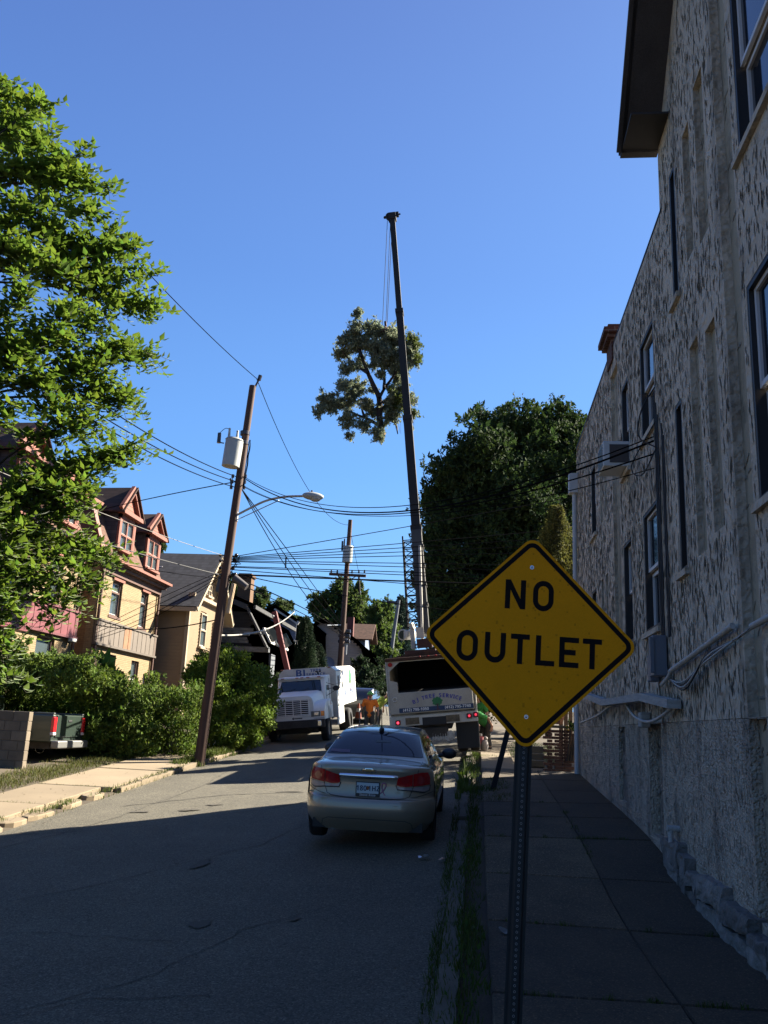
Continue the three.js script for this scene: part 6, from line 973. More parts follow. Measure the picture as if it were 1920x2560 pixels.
{ // near tree at the left edge: twigs with leaves along them
  const t = thing('street_tree', 'near leafy tree whose sunlit branches hang in from the left edge', 'tree', V(-9.2, .1, -10.4)), base = t.position;
  const limbs = [], ends = [], leafL = [];
  const spots = [[-20, 230, 11.5], [60, 250, 11.4], [130, 330, 11], [60, 430, 10.6], [180, 440, 11], [20, 600, 10], [150, 560, 10.6], [250, 540, 11], [290, 630, 11.2], [200, 690, 10.6], [70, 720, 10], [320, 700, 11.4], [370, 770, 11.6], [270, 790, 11], [150, 830, 10.4], [20, 850, 10],
    [330, 860, 11.4], [240, 920, 11], [120, 960, 10.4], [330, 980, 11.6], [20, 1010, 10], [250, 1060, 11.2], [320, 1120, 11.8], [180, 1050, 10.8], [340, 620, 11.4], [90, 520, 10.4], [-30, 480, 10], [-40, 760, 9.8], [-40, 960, 9.8], [10, 340, 11],
    [30, 1240, 10.6], [140, 1220, 11], [210, 1160, 11.4], [190, 1290, 11.2], [60, 1310, 10.6], [130, 1380, 11], [240, 1400, 11.6], [20, 1420, 10.4], [300, 1410, 11.9], [110, 1480, 10.8], [200, 1500, 11.3], [40, 1540, 10.4], [150, 1560, 11], [10, 1620, 10.4], [20, 1700, 10.6], [-30, 1300, 10], [-40, 1500, 10], [250, 1460, 11.4], [395, 690, 11.8], [390, 770, 11.8], [350, 1000, 11.8], [360, 1120, 12], [310, 590, 11.4], [270, 470, 11.2], [200, 390, 11], [120, 250, 11.2], [375, 880, 11.8], [20, 200, 11.4], [110, 640, 10.2], [60, 880, 10], [180, 760, 10.4], [120, 1225, 10.8], [230, 1230, 11.3]];
  const main = [[-140, 700], [-100, 1000], [-120, 1280], [-160, 480]].map(([x, y]) => at(x, y, 10.3));
  new MB().limb([V(0, -.2, 0), V(.05, 2.2, .05), main[2].clone().sub(base), main[1].clone().sub(base), main[0].clone().sub(base), main[3].clone().sub(base)], .26, .09, 10).build('trunk', barkM, t);
  const br = (a, b, r0, r1) => { const mid = a.clone().lerp(b, .5).add(V(gauss() * .15, .12, gauss() * .15)); const pts = [a, mid, b]; new MB().limb(pts.map((p) => p.clone().sub(base)), r0, r1, 6).build('branch', barkM, t); return pts; };
  const twigs = new MB();
  spots.forEach(([x, y, Z]) => {
    const e = at(x, y, Z), m0 = main.reduce((a, b) => Math.abs(b.y - e.y + .7) < Math.abs(a.y - e.y + .7) ? b : a); const pts = br(m0, e, .022, .007);
    const n = 58; for (let k = 0; k < n; k++) {
      const from = pts[1].clone().lerp(pts[2], Math.pow(rnd(), .7)), rad = pxm(62, Z), d = V(gauss(), gauss() * .8 - .1, gauss()).normalize().multiplyScalar(rad * rr(.5, 1.5)), to = from.clone().add(d);
      const mid = from.clone().lerp(to, .5).add(V(0, .04, 0)); twigs.add(taper([from, mid, to].map((p) => p.clone().sub(base)), .005, .002, 3));
      const c = new THREE.QuadraticBezierCurve3(from, mid, to), L = c.getLength(), cnt = Math.max(5, Math.round(L / .042));
      for (let i = 1; i <= cnt; i++) { const p = c.getPoint(i / cnt), s = i % 2 ? 1 : -1, dir = to.clone().sub(from).normalize(), yaw = Math.atan2(dir.x, dir.z); leafL.push([p.sub(base).add(V(gauss() * .01, gauss() * .01, gauss() * .01)), rr(.08, .165), new THREE.Euler(rr(.7, 1.9) + gauss() * .25, yaw + s * rr(.5, 1.2), gauss() * .45, 'YXZ')]); }
    }
  });
  const tw = twigs.build('twigs', barkM, t); tw.userData.kind = 'stuff';
  const lm = leafMat([0.105, 0.165, 0.02], .5), col = greens(.22, .16);
  leafL.sort((a, b) => a[0].clone().add(base).distanceTo(EYE) / a[1] - b[0].clone().add(base).distanceTo(EYE) / b[1]);
  const big = leafL.splice(0, 160), lms = variants(lm, [.8, .95, 1.1, 1.25]);
  for (const [p, s, e] of big) { const l = new THREE.Mesh(LEAF, lms[Math.floor(rnd() * 4)]); l.name = 'leaf'; l.position.copy(p); l.scale.setScalar(s * 1.15); l.rotation.copy(e); l.castShadow = true; t.add(l); }
  leaves(t, LEAF, lm, leafL, col, 'foliage');
}
{ // the sawn-off treetop hanging on the crane's hook
  const Z = 31.6, base = at(954, 1085, Z), t = thing('hanging_treetop', 'sawn-off leafy treetop hanging in the sky from the crane hook', 'tree', base), q = (x, y, z = Z) => at(740 + x / 2.91, 480 + y / 2.91, z).sub(base);
  new MB().limb([q(622, 1765), q(608, 1640), q(605, 1500), q(560, 1400), q(525, 1320), q(480, 1200), q(450, 1080), q(430, 960)], .145, .03, 10).build('trunk', barkM, t);
  new MB().cyl(q(623, 1770), q(622, 1758), .15, .15, 12).build('sawn_end', mat([0.36, 0.2, 0.1], 0.9), t);
  for (const pts of [[[605, 1500], [650, 1420], [715, 1330], [745, 1230], [800, 1120]], [[640, 1430], [640, 1340], [600, 1200], [590, 1060]], [[590, 1690], [520, 1650], [440, 1620], [330, 1570], [220, 1550]], [[500, 1640], [480, 1580], [470, 1500]], [[610, 1540], [680, 1500], [780, 1470], [840, 1500]], [[745, 1230], [700, 1140], [690, 1040]], [[525, 1320], [400, 1230], [330, 1150]], [[480, 1200], [420, 1060], [440, 900]], [[650, 1640], [720, 1680], [740, 1760]]])
    new MB().limb(pts.map(([x, y], i) => q(x, y, Z + (i % 2 ? .25 : -.2))), .07, .018, 7).build('branch', barkM, t);
  const B = [[640, 1200, 70], [560, 1250, 50], [620, 1330, 40], [700, 1430, 55], [520, 1560, 55], [640, 1580, 50], [300, 1560, 60], [460, 1260, 60], [780, 1290, 60], [680, 1560, 50], [450, 885, 42], [420, 1000, 70], [560, 1010, 85], [470, 1110, 120], [350, 1090, 60], [330, 1190, 70], [380, 1280, 70], [650, 1060, 90], [720, 1080, 90], [820, 1120, 75], [850, 1220, 70], [710, 1230, 110], [740, 1340, 62], [590, 1140, 90], [340, 1420, 70], [230, 1540, 90], [170, 1600, 50], [400, 1520, 85], [380, 1660, 75], [440, 1430, 75], [740, 1530, 85], [830, 1510, 60], [835, 1620, 42], [560, 1600, 55], [600, 1770, 65], [690, 1650, 70], [828, 1720, 22], [500, 1700, 55], [395, 1770, 35], [560, 1440, 40], [770, 1440, 50]]
    .map(([x, y, r]) => { const b = blobPx(740 + x / 2.91, 480 + y / 2.91, Z + rr(-.5, .5), r / 2.91 * 1.02); b[0].sub(base); return b; });
  const w = greens(.3, .12); leaves(t, CLUMP, leafMat([0.19, 0.22, 0.14], .5), inBlobs(B, 15000, .135, { per: 3, spread: .13, rim: .8, ragged: .8, shoots: 22 }), w, 'foliage');
  leaves(t, CLUMP, leafMat([0.07, 0.095, 0.016], .5), inBlobs([B[19], B[20], B[30], B[32], B[19]].map(([c, r]) => [c.clone().add(V(.08, .05, 0)), r]), 1300, .13, { per: 4, spread: .3, rim: .7 }), w, 'ivy');
  const vines = new MB(); for (let i = 0; i < 26; i++) { const s = q(rr(690, 880), rr(1400, 1660)), e = s.clone().add(V(gauss() * .2, -rr(.3, 1.0), gauss() * .15)); vines.add(taper([s, s.clone().lerp(e, .5).add(V(gauss() * .1, 0, gauss() * .1)), e], .008, .004, 3)); } vines.build('vines', barkM, t).userData.kind = 'stuff';
}
function crownTree(name, label, blobs, trunk, n, size, c, o = {}) {
  const base = trunk[0].clone(), t = thing(name, label, 'tree', base); const L = (p) => p.clone().sub(base);
  new MB().limb(trunk.map(L), o.r ?? .3, .08, 8).build('trunk', barkM, t);
  const rel = blobs.map(([p, r]) => [L(p), r]); for (const [p] of rel.slice(0, 6)) new MB().limb([L(trunk[1] ?? trunk[0]), L(trunk[1] ?? trunk[0]).lerp(p, .5).add(V(0, .3, 0)), p], .1, .03, 6).build('branch', barkM, t);
  leaves(t, o.geo ?? CLUMP, leafMat(c, o.tr ?? .3), inBlobs(rel, n, size, o), greens(o.v ?? .28, .14), 'foliage'); return t;
}
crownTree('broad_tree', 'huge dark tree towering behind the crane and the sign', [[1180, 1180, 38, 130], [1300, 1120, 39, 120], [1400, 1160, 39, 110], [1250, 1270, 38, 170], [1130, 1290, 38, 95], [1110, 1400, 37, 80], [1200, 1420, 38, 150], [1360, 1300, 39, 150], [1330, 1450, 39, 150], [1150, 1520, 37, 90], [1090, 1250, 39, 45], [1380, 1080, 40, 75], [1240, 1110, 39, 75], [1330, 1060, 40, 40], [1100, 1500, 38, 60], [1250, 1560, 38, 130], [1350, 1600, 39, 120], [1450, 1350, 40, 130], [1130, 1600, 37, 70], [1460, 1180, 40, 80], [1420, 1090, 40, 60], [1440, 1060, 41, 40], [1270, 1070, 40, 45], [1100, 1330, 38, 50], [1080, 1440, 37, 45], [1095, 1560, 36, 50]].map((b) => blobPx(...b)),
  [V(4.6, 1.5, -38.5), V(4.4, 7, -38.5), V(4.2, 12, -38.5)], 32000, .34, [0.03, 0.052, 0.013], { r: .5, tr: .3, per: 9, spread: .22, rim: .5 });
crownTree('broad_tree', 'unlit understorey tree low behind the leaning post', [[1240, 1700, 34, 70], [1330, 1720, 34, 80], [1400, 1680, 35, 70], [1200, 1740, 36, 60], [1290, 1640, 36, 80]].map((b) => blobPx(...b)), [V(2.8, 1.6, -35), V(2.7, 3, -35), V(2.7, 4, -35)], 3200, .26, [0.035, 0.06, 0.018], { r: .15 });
crownTree('broad_tree', 'leafy tree behind the stucco building shading the pavement past its far corner', [[8.2, 5.6, -26.5, 2.2], [6.6, 5, -25, 1.6], [9.4, 6.6, -27.5, 2], [7.4, 7, -27.2, 1.6], [6.2, 4.2, -27, 1.4]].map(([x, y, z, r]) => [V(x, y, z), V(r, r, r)]), [V(8.4, 1.2, -26.6), V(8.3, 3.5, -26.6), V(8.2, 5, -26.5)], 3200, .28, [0.05, 0.08, 0.016], { r: .22, tr: .3 });
function conifer(name, label, x, yTop, yBase, Z, wpx, c, n, size, o = {}) { // tiers of drooping boughs round a straight stem
  const b = at(x, yBase, Z), top = at(x + (o.lean ?? 0), yTop, Z), t = thing(name, label, 'tree', b), H = top.y - b.y, W = pxm(wpx, Z);
  new MB().limb([V(0, -.5, 0), V(0, H * .5, 0), V(top.x - b.x, H, 0)], H * .02 + .06, .02, 7).build('trunk', barkM, t);
  const list = []; for (let i = 0; i < n; i++) { const k = Math.pow(rnd(), .75), tier = Math.floor(k * (o.tiers ?? 14)) / (o.tiers ?? 14), r = W * (o.shape ? o.shape(1 - k) : (1 - k) * .6 + (1 - tier) * .3 + .012) * Math.pow(rnd(), .45) * rr(.75, 1.1), a = rr(0, 6.283), bough = 1 + .25 * Math.sin(a * 5 + tier * 9); list.push([V(Math.cos(a) * r * bough + (top.x - b.x) * k, H * k - r * .25, Math.sin(a) * r * bough), size * rr(.7, 1.3), new THREE.Euler(rr(.6, 2.1), -a + Math.PI / 2, gauss() * .5, 'YXZ')]); }
  leaves(t, o.geo ?? CLUMP2, leafMat(c, o.tr ?? .2), list, greens(.28, .12), 'foliage'); return t;
}
conifer('conifer', 'yellow-green sunlit conifer beside the far corner of the stucco building', 1392, 1272, 1760, 30, 250, [0.09, 0.092, 0.022], 7500, .2, { tiers: 16, tr: .4 });
conifer('columnar_evergreen', 'dark columnar evergreen in front of the narrow tan house', 765, 1545, 1735, 48, 36, [0.022, 0.04, 0.018], 2000, .2, { shape: (k) => Math.min(1, Math.pow(k, .45)) * (k > .85 ? .8 : 1) });
conifer('columnar_evergreen', 'small dark evergreen left of the taupe gambrel house', 795, 1612, 1740, 50, 40, [0.02, 0.035, 0.018], 1200, .2, { shape: (k) => Math.pow(k, .6) });
conifer('spruce', 'dark blue-green spruce behind the far grey pole', 1003, 1495, 1720, 85, 70, [0.03, 0.055, 0.04], 2600, .42, { tiers: 12 });
const midC = [0.055, 0.085, 0.017];
crownTree('broad_tree', 'round sunlit tree rising behind the second utility pole', [[845, 1505, 82, 50], [800, 1510, 82, 30], [890, 1500, 83, 35], [830, 1550, 81, 40], [885, 1555, 82, 50], [860, 1485, 83, 28], [905, 1530, 82, 28], [800, 1535, 82, 20]].map((b) => blobPx(...b)), [V(-11, 3.5, -82), V(-11, 10, -82), V(-11.5, 16, -82)], 4200, .48, midC, { r: .35, tr: .4, per: 10, spread: .18 });
crownTree('broad_tree', 'sunlit tree crown right of the taupe gambrel house', [[955, 1530, 79, 34], [940, 1570, 78, 38], [960, 1600, 77, 36], [945, 1640, 76, 30], [970, 1560, 79, 25], [935, 1610, 77, 26], [965, 1640, 75, 24]].map((b) => blobPx(...b)), [V(-8.4, 3.4, -78), V(-8.4, 8, -78), V(-8.6, 12, -78)], 3600, .42, [0.06, 0.095, 0.017], { r: .3, tr: .45, per: 10 });
crownTree('broad_tree', 'bushy tree behind the burnt house roof', [[650, 1500, 66, 26], [640, 1530, 66, 30], [690, 1540, 67, 30], [720, 1520, 68, 14], [700, 1518, 67, 18], [600, 1500, 66, 22], [740, 1560, 68, 20], [655, 1485, 66, 16]].map((b) => blobPx(...b)), [V(-19, 3, -66), V(-19, 10, -66), V(-19, 13, -66)], 2600, .36, [0.05, 0.075, 0.02], { r: .25 });
crownTree('broad_tree', 'small tree top between the pole and the burnt house chimney', [[575, 1470, 60, 16], [568, 1450, 60, 10], [590, 1480, 60, 14], [590, 1455, 60, 8]].map((b) => blobPx(...b)), [V(-20, 3, -60), V(-20, 10, -60), V(-20, 13, -60)], 700, .32, [0.07, 0.11, 0.03], { r: .2 });
crownTree('broad_tree', 'tip of a tree showing above the row house chimney', [[404, 1370, 62, 11], [398, 1385, 62, 10]].map((b) => blobPx(...b)), [V(-27, 2, -62), V(-27, 9, -62), V(-27.5, 14, -62)], 260, .3, midC, { r: .2 });
{ // wooded rise closing the view up the street
  const t = struct('far_wood'); tag(t, 'dark wooded rise closing the far end of the street', null, null, 'stuff'); const blobs = [];
  for (let i = 0; i < 46; i++) { const x = rr(-60, 34), z = rr(88, 112); blobs.push([V(x, 4.4 + rr(0, 4.6) + (x > 2 ? 3.5 : 0), -z), V(rr(2.6, 4.4), rr(2.4, 4), 2.6)]); }
  for (let i = 0; i < 12; i++) blobs.push([V(rr(-6, 6), 3.4 + rr(0, 1.6), -rr(70, 84)), V(2, 1.8, 1.6)]);
  leaves(t, CLUMP, leafMat([0.03, 0.05, 0.013], .3), inBlobs(blobs, 11000, .62, { per: 10, spread: .18 }), greens(.3, .14), 'foliage');
}
// hedge, bushes
function bush(name, label, cat, base, blobs, n, size, c, o = {}) {
  const t = thing(name, label, cat, base), rel = blobs.map(([p, r]) => [p.clone().sub(base), r]);
  for (const [p] of rel.slice(0, 40)) new MB().limb([V(p.x * .7, 0, p.z * .7), V(p.x * .85, p.y * .5, p.z * .85), p], .035, .012, 5).build('stem', barkM, t);
  leaves(t, o.geo ?? CLUMP, leafMat(c, o.tr ?? .35), inBlobs(rel, n, size, o), greens(.28, .16), 'foliage'); return t;
}
{
  const bl = []; for (let x = -17; x <= -8.7; x += .8) for (let z = 24.9; z <= 28.2; z += .85) for (let y = .45; y <= 2.35; y += .7) { if (x > -9.5 && z < 26) continue; const edge = x > -9.4 ? .35 : 0; bl.push([V(x + gauss() * .12, y + walkL(x, z) - .25 - edge * (y > 1.9 ? 1 : 0) + gauss() * .14 + (x < -13 ? .15 : 0), -z + gauss() * .1), V(.58, .52, .58)]); }
  for (let i = 0; i < 26; i++) { const x = rr(-14, -10.6), z = rr(22.9, 24.8); bl.push([V(x, walkL(x, z) + rr(1.75, 2.5), -z), V(.5, .38, .5)]); }
  for (let i = 0; i < 9; i++) bl.push([V(rr(-11.2, -10.1), rr(.8, 2.2), -rr(24.3, 24.9)), V(.4, .45, .3)]);
  bush('hedge', 'big dense hedge in front of the row houses, sunlit on top and right', 'hedge', V(-12.6, .6, -26.4), bl, 27000, .16, [0.08, 0.125, 0.015], { per: 6, spread: .4, rim: .7 });
  const b2 = [[520, 1700, 29, 50], [560, 1680, 29.5, 50], [610, 1700, 30, 50], [650, 1740, 30.5, 40], [540, 1760, 29, 60], [600, 1780, 29.6, 60], [640, 1800, 30.2, 42], [500, 1750, 28.6, 40], [560, 1640, 30, 26], [520, 1655, 29.6, 26], [575, 1832, 29, 40], [620, 1840, 29.6, 36], [530, 1820, 28.6, 36], [655, 1700, 31, 26], [665, 1770, 30.8, 22], [500, 1690, 28.8, 34]].map((b) => blobPx(...b));
  bush('bush', 'broad-leaved bright bush between the utility pole and the chip truck', 'bush', V(-9.4, .8, -29.6), b2, 7600, .23, [0.1, 0.15, 0.016], { per: 6, spread: .34, rim: .6, geo: CLUMP2 });
  bush('shrub', 'loose pale shrub growing against the row house above the hedge', 'bush', V(-13.2, 1, -27.4), [[110, 1655, 26.5, 26], [135, 1650, 27, 24], [175, 1668, 27.4, 22], [95, 1690, 26.4, 24], [20, 1690, 25, 26]].map((b) => blobPx(...b)), 1100, .17, [0.1, 0.15, 0.035], { per: 8 });
  bush('sapling', 'large-leaved young tree-of-heaven in front of the grey-banded house door', 'sapling', V(-12.9, 1, -29.2), [[255, 1660, 28.8, 14], [266, 1678, 28.8, 16], [280, 1690, 28.8, 14]].map((b) => blobPx(...b)), 60, .42, [0.09, 0.19, 0.03], { per: 4, geo: LEAF });
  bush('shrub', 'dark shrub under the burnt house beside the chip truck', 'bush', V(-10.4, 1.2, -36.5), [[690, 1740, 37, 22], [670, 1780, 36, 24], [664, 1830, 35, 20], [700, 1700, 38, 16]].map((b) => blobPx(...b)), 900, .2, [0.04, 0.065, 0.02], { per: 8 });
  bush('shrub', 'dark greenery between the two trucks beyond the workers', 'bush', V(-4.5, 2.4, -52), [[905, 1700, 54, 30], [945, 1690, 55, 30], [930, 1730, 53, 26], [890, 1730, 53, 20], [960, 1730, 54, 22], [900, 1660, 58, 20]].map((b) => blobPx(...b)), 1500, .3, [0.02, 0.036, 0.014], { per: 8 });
  bush('flower_plant', 'small potted plant with yellow flowers at the far corner of the stucco building', 'plant', V(1.95, 1.2, -21.6), [[1428, 1815, 21.6, 12], [1436, 1822, 21.6, 10], [1443, 1812, 21.6, 9]].map((b) => blobPx(...b)), 130, .1, [0.06, 0.09, 0.02], { per: 6, geo: LEAF });
}
{ // fallen leaves and grit gathered along kerbs, joints and wall foot
  const o = struct('leaf_litter'); tag(o, 'small fallen leaves and grit scattered along the kerbs and pavement', null, null, 'stuff'); const l = [];
  const drop = (x, Z, s) => l.push([V(x, landY(x, Z) + .006, -Z), s, new THREE.Euler(-1.57 + gauss() * .25, rr(0, 6.28), 0, 'YXZ')]);
  for (let i = 0; i < 420; i++) drop(rr(.12, 2.35), rr(3.5, 20), rr(.012, .035)); for (let i = 0; i < 260; i++) drop(2.34 - Math.abs(gauss()) * .2, rr(4, 20), rr(.015, .05)); for (let i = 0; i < 420; i++) drop(-.32 - Math.abs(gauss()) * .4, rr(3.5, 22), rr(.01, .04)); for (let i = 0; i < 260; i++) drop(-7.7 + Math.abs(gauss()) * .35, rr(9, 26), rr(.015, .05)); for (let i = 0; i < 160; i++) drop(rr(-9.6, -8), rr(12, 26), rr(.02, .05)); for (let i = 0; i < 300; i++) drop(rr(-7, -.5), rr(4, 18), rr(.008, .02));
  leaves(o, LEAF, leafMat([0.075, 0.062, 0.04], 0), l, greens(.5, .25), 'leaves');
}
// grass and weeds: one mass per place
const BLADE = (() => { const g = new THREE.BufferGeometry(); g.setAttribute('position', new THREE.Float32BufferAttribute([-.06, 0, 0, .06, 0, 0, -.04, .5, .08, .04, .5, .08, 0, 1, .3], 3)); g.setAttribute('uv', new THREE.Float32BufferAttribute([0, 0, 1, 0, 0, .5, 1, .5, .5, 1], 2)); g.setIndex([0, 1, 3, 0, 3, 2, 2, 3, 4]); g.computeVertexNormals(); return g; })();
function grass(name, label, tufts, c, fy = landY, broad = .12) { // tufts: [x, Z, radius x, radius Z, count, height]
  const o = struct(name); tag(o, label, null, null, 'stuff'); const l = [], w = [];
  for (const [x, Z, rx, rz, n, h] of tufts) for (let i = 0; i < n; i++) { const a = rr(0, 6.283), k = Math.sqrt(rnd()), px = x + Math.cos(a) * rx * k, pz = Z + Math.sin(a) * rz * k, e = V(px, fy(px, pz) - .005, -pz); (rnd() < broad ? w : l).push([e, h * rr(.5, 1.25), new THREE.Euler(gauss() * .35, rr(0, 6.283), gauss() * .5, 'YXZ')]); }
  leaves(o, BLADE, leafMat(c, .35), l, greens(.3, .22), 'blades'); if (w.length) leaves(o, LEAF, leafMat([c[0], c[1] * 1.1, c[2]], .35), w.map(([p, s, e]) => [p.clone().add(V(0, s * .3, 0)), s * .5, anyWay()]), greens(.25, .2), 'weeds');
}
{
  const T = []; for (let Z = 4; Z < 25; Z += .16) { const k = .35 + pn(Z * 1.3, 3.3, 64, 261); T.push([-.02 + gauss() * .05, Z, .11, .14, Math.round(20 * k * (Z < 13 ? 1.6 : 1)), (Z < 9 ? .085 : .075) * (.7 + .6 * k)]); T.push([-.3, Z, .07, .12, Math.round(14 * k * k * (Z < 12 ? 2 : 1)), .07]); }
  for (let Z = 5; Z < 12; Z += .2) T.push([-.18 + gauss() * .06, Z, .15, .16, 22, .075]);
  for (const [Z, x0, x1, n] of [[6.72, .2, 1.3, 70], [6.72, 1.5, 2.4, 60], [8.8, .3, 2.2, 60], [12.6, .2, 2.2, 80], [14.3, .3, 1.4, 40], [15.95, .2, 1.2, 40], [10.65, .2, .6, 10]]) for (let i = 0; i < n; i++) if (pn(i * .35 + Z, 7, 64, 263) > .42) T.push([lerp(x0, x1, i / n), Z, .04, .03, 7, .05]);
  for (let i = 0; i < 26; i++) T.push([1.42 + gauss() * .04, rr(11.6, 15), .05, .1, 8, .05]);
  for (let i = 0; i < 60; i++) T.push([rr(.0, .6), rr(15.8, 19.4), .14, .14, 12, .07]); T.push([.2, 17.6, .3, .35, 150, .1]);
  grass('grass_right', 'rank grass and weeds along the right kerb and pavement joints', T, [0.05, 0.075, 0.012]);
  const U = []; for (let i = 0; i < 30; i++) U.push([-.2 + gauss() * .12, rr(17.5, 23.5), .12, .2, 16, .11]); U.push([-.15, 17.3, .22, .3, 130, .16], [-.2, 21, .15, .5, 90, .16], [.2, 24.2, .5, .2, 90, .08], [-.25, 18.6, .1, .2, 40, .3], [-.25, 20.1, .08, .15, 30, .3]);
  grass('weeds_right', 'bright tall weeds at the right kerb near the dump truck wheel', U, [0.06, 0.092, 0.013]);
  const A = []; for (let Z = 9; Z < 32; Z += .2) { const k = pn(Z * .9, 5.5, 64, 265); if (k > .38) A.push([-7.86 + gauss() * .05, Z, .12, .16, Math.round(40 * k), .09]); }
  for (const Z of [14.1, 16.85, 19.4, 22.6]) for (let i = 0; i < 30; i++) if (pn(i * .4, Z, 64, 267) > .5) A.push([lerp(-9.6, -8, i / 30), Z, .05, .04, 8, .04]);
  for (const [x, Z, r] of [[-8.15, 15.0, .16], [-8.05, 16.0, .14], [-8.1, 13.3, .16], [-8.0, 17.2, .14]]) A.push([x, Z, r, r * 1.6, 90, .08]);
  for (let i = 0; i < 40; i++) A.push([-8.1 + gauss() * .25, rr(24.2, 26.6), .18, .22, 34, .16]); for (let i = 0; i < 26; i++) A.push([-8 + gauss() * .2, rr(26.4, 29), .2, .25, 36, .2]);
  grass('grass_left', 'grass and weeds growing in the left kerb and pavement joints', A, [0.06, 0.08, 0.013]);
  const B = []; for (let i = 0; i < 240; i++) { const Z = rr(17, 26); B.push([-10.35 + gauss() * .5, Z, .3, .3, 26, .1]); } for (let i = 0; i < 60; i++) B.push([-9.9 + gauss() * .15, rr(18.5, 25), .16, .3, 22, .07]);
  grass('grass_verge', 'dry grass verge between the left pavement and the block wall', B, [0.07, 0.075, 0.017]);
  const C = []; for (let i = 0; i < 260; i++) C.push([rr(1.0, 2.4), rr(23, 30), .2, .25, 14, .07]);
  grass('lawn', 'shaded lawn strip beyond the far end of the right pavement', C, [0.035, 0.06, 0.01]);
  const D = []; for (let i = 0; i < 240; i++) { const Z = rr(21.4, 27); D.push([rr(-15, -9.8), Z, .3, .3, 10, .08]); }
  grass('grass_drive', 'thin grass on the driveway around the pickup', D, [0.07, 0.09, 0.02]);
}

// ---------------------------------------------------------------- pickup in the driveway, parked cars, people, small things
{
  const green = new THREE.MeshPhysicalMaterial({ color: lin(0.03, 0.045, 0.036), metalness: 0.3, roughness: 0.35, clearcoat: 1, clearcoatRoughness: 0.08 });
  const y0 = walkL(-11.6, 23.2) - .16, t = thing('pickup', 'green pickup backed out beside the block wall under the hedge', 'pickup', V(-10.95, y0, -23.2));
  const bed = new MB(); for (const s of [-1, 1]) bed.rbox(2.3, .72, .12, -1.15, .93, s * .86, .05); bed.rbox(.1, .66, 1.66, -.06, .95, 0, .04).box(2.3, .06, 1.7, -1.15, .62, 0).rbox(.1, .66, 1.66, -2.3, .95, 0, .04).build('bed', green, t);
  new MB().rbox(2.3, .05, .1, -1.15, 1.3, .86, .02).rbox(2.3, .05, .1, -1.15, 1.3, -.86, .02).build('bed_rail', mat([0.06, 0.07, 0.065], 0.4), t);
  const tail = new MB().rbox(.05, .56, 1.48, .005, .98, 0, .02).build('tailgate', green, t); new MB().rbox(.03, .06, .2, .03, 1.12, 0, .01).build('handle', black, tail);
  new MB().rbox(1.9, 1.15, 1.76, -3.3, 1.18, 0, .12).rbox(1.7, .62, 1.6, -3.35, 1.7, 0, .25).build('cab', green, t); new MB().rbox(1.5, .6, 1.76, -4.9, .9, 0, .1).build('bonnet', green, t);
  for (const s of [-1, 1]) { const l = new MB().rbox(.1, .4, .17, .0, 1.02, s * .85, .035).build('tail_lamp', new THREE.MeshPhysicalMaterial({ color: lin(0.6, 0.015, 0.02), roughness: 0.12, clearcoat: 1 }), t); new MB().rbox(.1, .08, .17, .004, .79, s * .85, .02).build('reversing_lens', new THREE.MeshPhysicalMaterial({ color: lin(0.55, 0.5, 0.5), roughness: 0.15, clearcoat: 1 }), l); }
  new MB().rbox(.22, .2, 1.8, .1, .52, 0, .04).build('bumper', mat([0.2, 0.2, 0.19], 0.45, { metalness: 0.6 }), t); new MB().box(2.2, .2, 1.5, -1.2, .5, 0).box(4, .2, .9, -3, .45, 0).build('chassis', grime, t);
  for (const x of [-1.1, -4.6]) for (const s of [-1, 1]) { const w = new THREE.Group(); w.name = 'axle_end'; w.position.set(x, 0, s * .74); w.rotation.y = s > 0 ? -Math.PI / 2 : Math.PI / 2; const g = wheel(w, 0, .36, 0, .36, .24, chrome); g.position.copy(w.position); g.rotation.y = w.rotation.y; t.add(g); }
}
{ // dark vehicle standing behind the chip truck
  const c = at(893, 1815, 44), t = thing('parked_van', 'dark parked vehicle with a red tail lamp behind the chip truck', 'car', V(c.x - .2, roadY(-5.6, 44), -44));
  const s = new THREE.Shape(); s.moveTo(0, .35); s.lineTo(0, 1.0); s.quadraticCurveTo(.1, 1.6, .5, 1.7); s.lineTo(3, 1.7); s.lineTo(3.8, 1.1); s.lineTo(4.6, .95); s.lineTo(4.6, .35); s.closePath();
  new MB().ext(s, 1.7, M4(V(0, 0, -1), V(0, 1, 0), V(1, 0, 0), V(-.85, 0, 0)), .05).build('body', new THREE.MeshPhysicalMaterial({ color: lin(0.012, 0.013, 0.017), roughness: 0.3, clearcoat: 1 }), t);
  for (const k of [-1, 1]) new MB().rbox(.2, .42, .06, k * .76, 1.12, .05, .03).build('tail_lamp', redLamp, t); new MB().quad(V(-.7, 1.1, .03), V(.7, 1.1, .03), V(.6, 1.55, -.16), V(-.6, 1.55, -.16)).build('rear_window', winGlass, t); for (const k of [-1, 1]) for (const z of [-.8, -3.7]) wheel(t, k * .78, .33, z, .33, .22, black, { flip: k < 0 });
}
{
  const p = at(896, 1782, 41.5), t = thing('traffic_cone', 'orange traffic cone on the dark vehicle behind the chip truck', 'traffic cone', V(p.x, p.y - .3, -41.5));
  new MB().add(new THREE.CylinderGeometry(.04, .17, .72, 18), new THREE.Matrix4().makeTranslation(0, .38, 0)).build('cone', mat([0.16, 0.03, 0.01], 0.8), t); new MB().add(new THREE.CylinderGeometry(.085, .115, .16, 18), new THREE.Matrix4().makeTranslation(0, .42, 0)).build('reflective_band', whiteTrim, t); new MB().rbox(.38, .04, .38, 0, .02, 0, .015).build('base', black, t);
}
